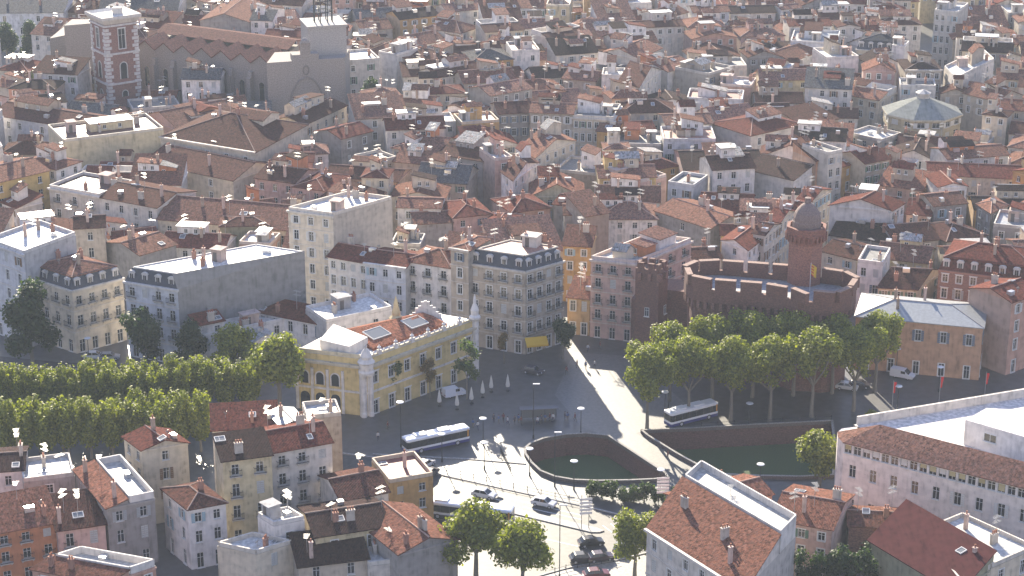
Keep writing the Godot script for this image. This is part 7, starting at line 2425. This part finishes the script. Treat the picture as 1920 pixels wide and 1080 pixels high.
func bus(label: String, at: Vector3, turn: float, L := 12.0, dark := false) -> void:
	var o := thing("city_bus", label, "bus", at, turn)
	var blue := Color(0.03, 0.035, 0.16)
	var white := Color(0.7, 0.71, 0.72)
	var band := [[0.3, 0.85, blue, "paint", "skirt"], [0.85, 1.25, white, "car_paint", "side_panel"], [1.25, 2.5, Color(0.02, 0.022, 0.026), "glass", "window_band"], [2.5, 2.85, white, "car_paint", "top_panel"]]
	if dark:
		band[0][2] = Color(0.05, 0.05, 0.06)
	for b: Array in band:
		var f := MB.new()
		f.col = b[2]
		var pts := round_rect(L, 2.5, 0.3, 0.0 if b[4] != "window_band" else 0.02)
		f.prism(pts, b[0], b[1], false)
		part(o, b[4], f.mesh(M[b[3]]))
	var rf := MB.new()
	rf.col = Color(0.74, 0.75, 0.75)
	var a := round_rect(L, 2.5, 0.3)
	var c := round_rect(L - 0.5, 2.0, 0.3)
	var lo := []
	var hi := []
	for i in a.size():
		lo.append(a[i] + Vector3.UP * 2.85)
		hi.append(c[i] + Vector3.UP * 3.0)
	rf.ring(lo, hi)
	rf.cap(c, 3.0)
	part(o, "roof", rf.mesh(M["car_paint"]))
	for x: float in [-0.25, 0.12]:
		var u := MB.new()
		u.col = Color(0.66, 0.67, 0.67)
		u.box(Vector3(x * L, 3.12, 0), Vector3(2.2, 0.25, 1.5))
		part(o, "roof_unit", u.mesh(M["paint"]))
	for k in int(L / 1.55):
		var pm := MB.new()
		pm.col = Color(0.05, 0.05, 0.055)
		for s: float in [-1, 1]:
			pm.box(Vector3(-L / 2 + 0.9 + k * 1.55, 1.87, s * 1.245), Vector3(0.09, 1.24, 0.03))
		part(o, "window_post", pm.mesh(M["paint"]))
	var sign := MB.new()
	sign.col = Color(0.5, 0.22, 0.03)
	sign.box(Vector3(L / 2 - 0.42, 2.0, -1.245), Vector3(0.3, 1.3, 0.04))
	sign.box(Vector3(L / 2 - 0.42, 2.0, 1.245), Vector3(0.3, 1.3, 0.04))
	part(o, "end_panel", sign.mesh(M["paint"]))
	for sx: float in [-0.28, 0.3]:
		for s: float in [-1, 1]:
			part(o, "wheel", wheel_mesh(0.48, 0.3), Transform3D(Basis.IDENTITY, Vector3(sx * L, 0.48, s * 1.12)))

func sdf_person(p: Vector3, bones: Array) -> float:
	var d := 10.0
	for b: Array in bones:
		var a: Vector3 = b[0]
		var ab: Vector3 = b[1] - a
		var t := clampf((p - a).dot(ab) / ab.length_squared(), 0, 1)
		var q := p.distance_to(a + ab * t) - lerpf(b[2], b[3], t)
		var h := clampf(0.5 + 0.5 * (d - q) / 0.05, 0, 1)
		d = lerpf(d, q, h) - 0.05 * h * (1 - h)
	return d

func person_mesh(walk: float, shirt: Color, legs: Color, hair: Color) -> ArrayMesh:
	var s := walk
	var bones := [
		[Vector3(-0.09, 0.92, 0), Vector3(-0.1, 0.5, 0.2 * s), 0.095, 0.065], [Vector3(-0.1, 0.5, 0.2 * s), Vector3(-0.1, 0.07, 0.1 * s - 0.05 * s), 0.06, 0.042], [Vector3(-0.1, 0.05, 0.05 * s), Vector3(-0.1, 0.04, 0.05 * s + 0.16), 0.045, 0.04],
		[Vector3(0.09, 0.92, 0), Vector3(0.1, 0.5, -0.1 * s), 0.095, 0.065], [Vector3(0.1, 0.5, -0.1 * s), Vector3(0.1, 0.07, -0.38 * s), 0.06, 0.042], [Vector3(0.1, 0.05, -0.38 * s), Vector3(0.1, 0.04, -0.38 * s + 0.16), 0.045, 0.04],
		[Vector3(0, 0.95, 0), Vector3(0, 1.2, 0.01), 0.15, 0.15], [Vector3(-0.1, 1.34, 0), Vector3(0.1, 1.34, 0), 0.12, 0.12],
		[Vector3(-0.2, 1.39, 0), Vector3(-0.26, 1.1, -0.08 * s), 0.06, 0.05], [Vector3(-0.26, 1.1, -0.08 * s), Vector3(-0.25, 0.84, 0.1), 0.045, 0.035], [Vector3(-0.25, 0.82, 0.1), Vector3(-0.24, 0.72, 0.13), 0.04, 0.025],
		[Vector3(0.2, 1.39, 0), Vector3(0.26, 1.1, 0.08 * s), 0.06, 0.05], [Vector3(0.26, 1.1, 0.08 * s), Vector3(0.25, 0.86, 0.24 * s + 0.06), 0.045, 0.035], [Vector3(0.25, 0.84, 0.24 * s + 0.06), Vector3(0.24, 0.74, 0.26 * s + 0.08), 0.04, 0.025],
		[Vector3(0, 1.42, 0), Vector3(0, 1.55, 0.02), 0.055, 0.055], [Vector3(0, 1.59, 0.02), Vector3(0, 1.68, 0.01), 0.085, 0.095], [Vector3(0, 1.6, 0.1), Vector3(0, 1.58, 0.11), 0.02, 0.02]]
	var cs := 0.055
	var org := Vector3(-0.44, -0.06, -0.5)
	var nx := 17
	var ny := 35
	var nz := 18
	var val := PackedFloat32Array()
	val.resize(nx * ny * nz)
	for k in nz:
		for j in ny:
			for i in nx:
				val[(k * ny + j) * nx + i] = sdf_person(org + Vector3(i, j, k) * cs, bones)
	var vid := {}
	var pos := PackedVector3Array()
	for k in nz - 1:
		for j in ny - 1:
			for i in nx - 1:
				var sum := Vector3.ZERO
				var cnt := 0
				for e: Array in EDGES:
					var a: Vector3i = e[0] + Vector3i(i, j, k)
					var b: Vector3i = e[1] + Vector3i(i, j, k)
					var va := val[(a.z * ny + a.y) * nx + a.x]
					var vb := val[(b.z * ny + b.y) * nx + b.x]
					if (va < 0) != (vb < 0):
						sum += Vector3(a).lerp(Vector3(b), va / (va - vb))
						cnt += 1
				if cnt > 0:
					vid[Vector3i(i, j, k)] = pos.size()
					pos.append(org + sum / cnt * cs)
	var f := MB.new()
	var skin := Color(0.42, 0.25, 0.17)
	var pick := func(p: Vector3) -> Color:
		if p.y > 1.62 or (p.y > 1.52 and p.z < 0.0):
			return hair
		if p.y > 1.46 or (absf(p.x) > 0.19 and p.y < 0.95):
			return skin
		if p.y > 0.95:
			return shirt
		return legs if p.y > 0.09 else Color(0.03, 0.03, 0.03)
	for k in range(1, nz - 1):
		for j in range(1, ny - 1):
			for i in range(1, nx - 1):
				var v0 := val[(k * ny + j) * nx + i] < 0
				for ax in 3:
					var st: Vector3i = [Vector3i(1, 0, 0), Vector3i(0, 1, 0), Vector3i(0, 0, 1)][ax]
					var b := Vector3i(i, j, k) + st
					var v1 := val[(b.z * ny + b.y) * nx + b.x] < 0
					if v0 == v1:
						continue
					var t1: Vector3i = [Vector3i(0, 1, 0), Vector3i(0, 0, 1), Vector3i(1, 0, 0)][ax]
					var t2: Vector3i = [Vector3i(0, 0, 1), Vector3i(1, 0, 0), Vector3i(0, 1, 0)][ax]
					var c := Vector3i(i, j, k)
					var q := [c - t1 - t2, c - t2, c, c - t1]
					var ok := true
					for z: Vector3i in q:
						ok = ok and vid.has(z)
					if not ok:
						continue
					var P := []
					for z: Vector3i in q:
						P.append(pos[vid[z]])
					f.col = pick.call((P[0] + P[2]) * 0.5)
					if v0:
						f.quad(P[0], P[1], P[2], P[3])
					else:
						f.quad(P[3], P[2], P[1], P[0])
	return f.mesh(M["cloth"])

const EDGES := [[Vector3i(0, 0, 0), Vector3i(1, 0, 0)], [Vector3i(0, 1, 0), Vector3i(1, 1, 0)], [Vector3i(0, 0, 1), Vector3i(1, 0, 1)], [Vector3i(0, 1, 1), Vector3i(1, 1, 1)],
	[Vector3i(0, 0, 0), Vector3i(0, 1, 0)], [Vector3i(1, 0, 0), Vector3i(1, 1, 0)], [Vector3i(0, 0, 1), Vector3i(0, 1, 1)], [Vector3i(1, 0, 1), Vector3i(1, 1, 1)],
	[Vector3i(0, 0, 0), Vector3i(0, 0, 1)], [Vector3i(1, 0, 0), Vector3i(1, 0, 1)], [Vector3i(0, 1, 0), Vector3i(0, 1, 1)], [Vector3i(1, 1, 0), Vector3i(1, 1, 1)]]

func lamp(label: String, at: Vector3, h: float, disc := true) -> void:
	var o := thing("street_lamp", label, "lamp", at, 0.0, "street lamps of the square")
	var f := MB.new()
	f.lathe(Vector3.ZERO, [Vector2(0.16, 0), Vector2(0.16, 0.6), Vector2(0.08, 0.7), Vector2(0.06, h)], 7)
	part(o, "post", f.mesh(M["iron"]))
	var g := MB.new()
	g.col = Color(0.62, 0.62, 0.6)
	if disc:
		g.lathe(Vector3.UP * h, [Vector2(0.1, -0.25), Vector2(0.55, 0.0), Vector2(0.68, 0.08), Vector2(0.62, 0.16), Vector2(0.0, 0.24)], 14)
	else:
		g.box(Vector3(0.5, h, 0), Vector3(1.2, 0.14, 0.34))
	part(o, "lamp_head", g.mesh(M["car_paint"]))

func parasol_closed(label: String, at: Vector3) -> void:
	var o := thing("closed_parasol", label, "parasol", at, 0.0, "folded parasols in front of the theatre")
	var f := MB.new()
	f.lathe(Vector3.ZERO, [Vector2(0.35, 0), Vector2(0.35, 0.12), Vector2(0.04, 0.14), Vector2(0.04, 3.1)], 8)
	part(o, "pole", f.mesh(M["iron"]))
	var g := MB.new()
	g.col = Color(0.6, 0.57, 0.5)
	for k in 10:
		var a := TAU * k / 10
		var b := TAU * (k + 0.5) / 10
		var c := TAU * (k + 1) / 10
		var p := [Vector2(0.36, 0.9), Vector2(0.4, 1.3), Vector2(0.2, 2.6), Vector2(0.03, 3.4)]
		for i in 3:
			var u := func(an: float, q: Vector2, s: float) -> Vector3:
				return Vector3(cos(an) * q.x * s, q.y, -sin(an) * q.x * s)
			g.quad(u.call(a, p[i], 1.0), u.call(b, p[i], 0.72), u.call(b, p[i + 1], 0.72), u.call(a, p[i + 1], 1.0))
			g.quad(u.call(b, p[i], 0.72), u.call(c, p[i], 1.0), u.call(c, p[i + 1], 1.0), u.call(b, p[i + 1], 0.72))
	part(o, "canopy", g.mesh(M["cloth"]))

func sign_stack(label: String, at: Vector3, turn: float, n: int) -> void:
	var o := thing("direction_sign", label, "sign", at, turn)
	for s: float in [-0.6, 0.6]:
		var f := MB.new()
		f.tube([Vector3(s, 0, 0), Vector3(s, 3.0 + n * 0.62, 0)], [0.06, 0.06], 6)
		part(o, "post", f.mesh(M["iron"]))
	for k in n:
		var g := MB.new()
		g.col = Color(0.7, 0.7, 0.68)
		g.box(Vector3(0, 2.9 + k * 0.62, 0.1), Vector3(1.9, 0.42, 0.06))
		g.hexa(Vector3(0.95, 2.69 + k * 0.62, 0.1), Vector3(0.3, 0, 0), Vector3(0, 0, 0.05), Vector3(0, 0.42, 0))
		part(o, "sign_panel", g.mesh(M["paint"]))

func rail_line(called: String, label: String, pts: Array, step: float, h: float) -> void:
	var at: Vector3 = pts[0]
	var o := thing(called, label, "railing", at)
	var q := []
	for p: Vector3 in pts:
		q.append(p - at)
	var f := MB.new()
	f.box(Vector3(0, h / 2, 0), Vector3(0.09, h, 0.09))
	f.lathe(Vector3(0, h, 0), [Vector2(0.08, 0), Vector2(0.09, 0.08), Vector2(0, 0.15)], 6)
	var pm := f.mesh(M["iron"])
	for e: Array in along(q, step):
		part(o, "post", pm, Transform3D(e[1], e[0]))
	var r := MB.new()
	for i in q.size() - 1:
		for y: float in [0.35, 0.9]:
			r.tube([q[i] + Vector3.UP * h * y, q[i + 1] + Vector3.UP * h * y], [0.035, 0.035], 5)
	part(o, "rail", r.mesh(M["iron"]))

func sheet(called: String, pts: Array, y: float, m: String, kind := "structure") -> void:
	var f := MB.new()
	f.cap(pts, y)
	ground_piece(called, f.mesh(M[m]), kind)

func strip_along(f: MB, pts: Array, w: float, y0: float, y1: float) -> void:
	for i in pts.size() - 1:
		var a: Vector3 = pts[i]
		var b: Vector3 = pts[i + 1]
		var bs := wall_basis(a, b)
		f.box((a + b) * 0.5 + Vector3.UP * (y0 + y1) * 0.5, Vector3((b - a).length() + w * 0.6, y1 - y0, w), bs)

func build_ground() -> void:
	var p1 := PackedVector2Array()
	for v: Vector3 in pl(PTS["pit1"]):
		p1.append(Vector2(v.x, v.z))
	var p2 := PackedVector2Array()
	for v: Vector3 in pl(PTS["pit2"]):
		p2.append(Vector2(v.x, v.z))
	var cuts := [-1500.0, PTS["cuts"][0], PTS["cuts"][1], 1500.0]
	var f := MB.new()
	for i in 3:
		var rect := PackedVector2Array([Vector2(cuts[i], 300), Vector2(cuts[i + 1], 300), Vector2(cuts[i + 1], -2500), Vector2(cuts[i], -2500)])
		for a: PackedVector2Array in Geometry2D.clip_polygons(rect, p1):
			for b: PackedVector2Array in Geometry2D.clip_polygons(a, p2):
				var q := []
				for v in b:
					q.append(Vector3(v.x, 0, v.y))
				f.cap(q, 0.0)
	ground_piece("ground", f.mesh(M["plaza"]))
	sheet("road", pl(PTS["road"]), 0.005, "asphalt")
	sheet("boulevard", pl(PTS["boulevard"]), 0.005, "asphalt")
	sheet("footpath", pl(PTS["footpath"]), 0.006, "pavement")
	sheet("sunlit_strip_sheet", pl(PTS["sunlit_strip"]), 0.005, "sunlit_strip_paving")  # paler paving tone laid along the sunlit strip, whitening it by colour
	for k in ["pit1", "pit2"]:
		var q := pl(PTS[k])
		var w := MB.new()
		w.col = Color(0.17, 0.085, 0.068)
		var lo := []
		var hi := []
		for v: Vector3 in q:
			lo.append(v + Vector3.DOWN * 3.6)
			hi.append(v)
		lo.reverse()
		hi.reverse()
		w.ring(lo, hi)
		ground_piece("quay_wall", w.mesh(M["brick"]))
		sheet("basin_floor", q, -3.6, "turf")
		var c := MB.new()
		c.col = Color(0.15, 0.125, 0.11)
		strip_along(c, closed(q), 0.36, 0.002, 0.6)
		c.col = Color(0.34, 0.32, 0.29)
		strip_along(c, closed(q), 0.42, 0.6, 0.68)
		ground_piece("basin_parapet_wall", c.mesh(M["stone"]))
	for k in PTS["kerbs"]:
		var f2 := MB.new()
		strip_along(f2, pl(k), 0.35, 0.0, 0.13)
		ground_piece("kerb", f2.mesh(M["kerb"]))
	for k in PTS["marks"]:
		var f3 := MB.new()
		var q := pl(k)
		for i in q.size() - 1:
			var bs := wall_basis(q[i], q[i + 1])
			var a: Vector3 = q[i]
			var b: Vector3 = q[i + 1]
			var z := bs.z * 0.09
			f3.quad(a + z + Vector3.UP * 0.01, b + z + Vector3.UP * 0.01, b - z + Vector3.UP * 0.01, a - z + Vector3.UP * 0.01)
		ground_piece("road_marking_line", f3.mesh(M["road_paint"]))
	var isl := MB.new()
	isl.prism(pl(PTS["island"]), 0.0, 0.16)
	ground_piece("traffic_island_kerb", isl.mesh(M["kerb"]))

func _ready() -> void:
	rng.seed = 20240
	# ---- camera
	var cam := Camera3D.new()
	cam.name = "camera"
	cam.position = Vector3(0, 150, 0)
	cam.rotation_degrees = Vector3(-20, 0, 0)
	cam.fov = 16.0
	cam.near = 1.0
	cam.far = 4000.0
	add_child(cam)
	cam.current = true
	# ---- sky, air and exposure
	var sky_mat := ProceduralSkyMaterial.new()
	sky_mat.sky_top_color = Color(0.34, 0.40, 0.54)
	sky_mat.sky_horizon_color = Color(0.73, 0.71, 0.67)
	sky_mat.sky_curve = 0.12
	sky_mat.ground_bottom_color = Color(0.22, 0.2, 0.19)
	sky_mat.ground_horizon_color = Color(0.5, 0.5, 0.52)
	sky_mat.sun_angle_max = 40.0
	var sky := Sky.new()
	sky.sky_material = sky_mat
	var env := Environment.new()
	env.background_mode = Environment.BG_SKY
	env.sky = sky
	env.background_energy_multiplier = 1.25
	env.tonemap_mode = Environment.TONE_MAPPER_LINEAR
	env.tonemap_exposure = 3.3
	env.fog_enabled = true
	env.fog_density = 0.00015
	env.fog_light_color = Color(0.90, 0.95, 1.0)
	env.sdfgi_enabled = true
	env.ssao_enabled = true
	env.ssil_enabled = true
	var we := WorldEnvironment.new()
	we.name = "air"
	we.environment = env
	add_child(we)
	# ---- low sun ahead of the camera, a little to the left
	var sun := DirectionalLight3D.new()
	sun.name = "sun"
	sun.rotation_degrees = Vector3(-23, 180 + 13, 0)
	sun.light_energy = 1.6
	sun.light_color = Color(1.0, 0.95, 0.86)
	sun.light_angular_distance = 0.5
	sun.shadow_enabled = true
	add_child(sun)

	make_materials()
	build_ground()
	build_theatre()
	build_fort()
	build_cathedral()
	build_strip_building()
	build_octagon()
	var last: Node3D = null
	for r: Array in HOUSES:
		if (r[15] as String).contains("annex"):
			house_into(last, r, false)
		else:
			last = house(r, false)
	for r: Array in INFILL:
		var u := Vector3(cos(r[2]), 0, -sin(r[2])) * float(r[3])
		var v := Vector3(-sin(r[2]), 0, -cos(r[2])) * float(r[4])
		var fl := maxi(2, roundi(r[5] / 3.2))
		var words: String = ["", "small ", "broad "][r[10]] + WALL_WORDS[r[7]] + " house with " + ROOF_WORDS[r[8]] + " " + ROOF_KINDS[r[6]] + " " + ["right of", "left of", "in front of", "behind"][r[11]] + " the " + LANDMARKS[r[12]]
		var called: String = {"g": "town_house", "s": "town_house", "x": "gabled_house", "h": "hip_roofed_house", "f": "terrace_roofed_house", "T": "terrace_roofed_house"}[r[6]]
		house([r[0] - (u.x + v.x) / 2, r[1] - (u.z + v.z) / 2, u.x, u.z, v.x, v.z, r[5], r[6], r[7], r[8], fl, maxi(1, roundi(r[3] / 3.3)), r[9], 0, 0, "", words, called, "house"], true)
	# ---- trees
	var i := 0
	for t: Array in TREES:
		plant(t[0], t[1], t[2], t[3], t[4], Vector3(t[5], t[6], t[7]), t[8], i, t[9])
		i += 1
	# ---- square: lamps, signs, railings
	for l: Array in LAMPS:
		lamp(l[0], Vector3(l[1], l[2], l[3]), l[4], l[5])
	for l: Array in SIGNS:
		sign_stack(l[0], Vector3(l[1], 0, l[2]), l[3], l[4])
	for l: Array in PARASOLS:
		parasol_closed(l[0], Vector3(l[1], 0, l[2]))
	for l: Array in RAILS:
		rail_line(l[0], l[1], pl(l[2]), l[3], l[4])
	for l: Array in BUSES:
		bus(l[0], Vector3(l[1], 0.01, l[2]), l[3], l[4], l[5])
	for l: Array in CARS:
		car(l[0], l[1], Vector3(l[2], 0.01, l[3]), l[4], l[5], l[6])
	# ---- people
	var looks := [[0.0, Color(0.06, 0.06, 0.08), Color(0.03, 0.035, 0.05), Color(0.03, 0.02, 0.015)], [1.0, Color(0.5, 0.48, 0.45), Color(0.04, 0.05, 0.09), Color(0.05, 0.03, 0.02)],
		[1.0, Color(0.16, 0.05, 0.05), Color(0.05, 0.05, 0.05), Color(0.12, 0.07, 0.03)], [0.0, Color(0.08, 0.12, 0.22), Color(0.18, 0.15, 0.11), Color(0.04, 0.03, 0.02)]]
	var bodies := []
	for k: Array in looks:
		bodies.append(person_mesh(k[0], k[1], k[2], k[3]))
	for l: Array in PEOPLE:
		var o := thing("person", l[0], "person", Vector3(l[1], 0.01, l[2]), l[3], "people on the square")
		part(o, "body", bodies[int(l[4])])
	extras()

func extras() -> void:
	var spots := [69.71, -345.71, 78.8, -348.18, 87.56, -349.93]
	var names := ["red pennant on a thin pole, leftmost above the white parapet", "red pennant on a thin pole, middle above the white parapet", "red pennant on a thin pole, rightmost above the white parapet"]
	for i in 3:
		var o := thing("pennant", names[i], "flag", Vector3(spots[i * 2], 0, spots[i * 2 + 1]), 0.0, "red pennants on the right street")
		var f := MB.new()
		f.tube([Vector3.ZERO, Vector3(0, 6.2, 0)], [0.07, 0.05], 6)
		part(o, "pole", f.mesh(M["alu"]))
		var g := MB.new()
		g.col = Color(0.5, 0.02, 0.02)
		for k in 8:
			var w0 := 0.5 - k * 0.03
			var w1 := 0.5 - (k + 1) * 0.03
			var z0 := sin(k * 0.9) * 0.08
			var z1 := sin((k + 1) * 0.9) * 0.08
			g.quad(Vector3(0.06, 5.9 - (k + 1) * 0.27, z1 * 0.3), Vector3(0.06 + w1, 5.9 - (k + 1) * 0.27, z1), Vector3(0.06 + w0, 5.9 - k * 0.27, z0), Vector3(0.06, 5.9 - k * 0.27, z0 * 0.3))
		part(o, "cloth", g.mesh(M["cloth"]))
	# bus stop shelter on the square
	var s := thing("bus_shelter", "glass bus stop shelter behind the waiting people on the square", "shelter", Vector3(4.85, 0, -342.3), 0.12)
	for x: float in [-3.2, -1.1, 1.1, 3.2]:
		var f := MB.new()
		f.box(Vector3(x, 1.2, 0), Vector3(0.09, 2.4, 0.09))
		part(s, "post", f.mesh(M["iron"]))
	var r := MB.new()
	r.col = Color(0.1, 0.1, 0.11)
	r.box(Vector3(0, 2.45, 0.5), Vector3(7.0, 0.12, 1.5))
	part(s, "roof", r.mesh(M["paint"]))
	for x: float in [-2.15, 0.0, 2.15]:
		var g := MB.new()
		g.box(Vector3(x, 1.3, 0), Vector3(2.0, 1.9, 0.02))
		part(s, "pane", g.mesh(M["skylight_glass"]))
	# yellow awning of the corner shop
	var aw := thing("shop_awning", "yellow awning over the shop at the foot of the mansard corner block", "awning", Vector3(4.6, 3.1, -372.99), 0.25)
	var am := MB.new()
	am.col = Color(0.55, 0.33, 0.03)
	am.quad(Vector3(-2.2, -0.1, 1.6), Vector3(2.2, -0.1, 1.6), Vector3(2.2, 1.0, 0), Vector3(-2.2, 1.0, 0))
	am.quad(Vector3(-2.2, -0.5, 1.62), Vector3(2.2, -0.5, 1.62), Vector3(2.2, -0.1, 1.6), Vector3(-2.2, -0.1, 1.6))
	part(aw, "canvas", am.mesh(M["cloth"]))
	var af := MB.new()
	for x: float in [-2.1, 2.1]:
		af.tube([Vector3(x, -0.15, 1.55), Vector3(x, 0.3, 0)], [0.04, 0.04], 5)
	part(aw, "frame", af.mesh(M["iron"]))
	# rack of bicycles is a low barrier seen edge on
	rail_line("cycle_stand", "row of cycle stands at the edge of the sunlit pavement", pl([-2.06, -328.33, -0.18, -319.55]), 0.7, 0.85)
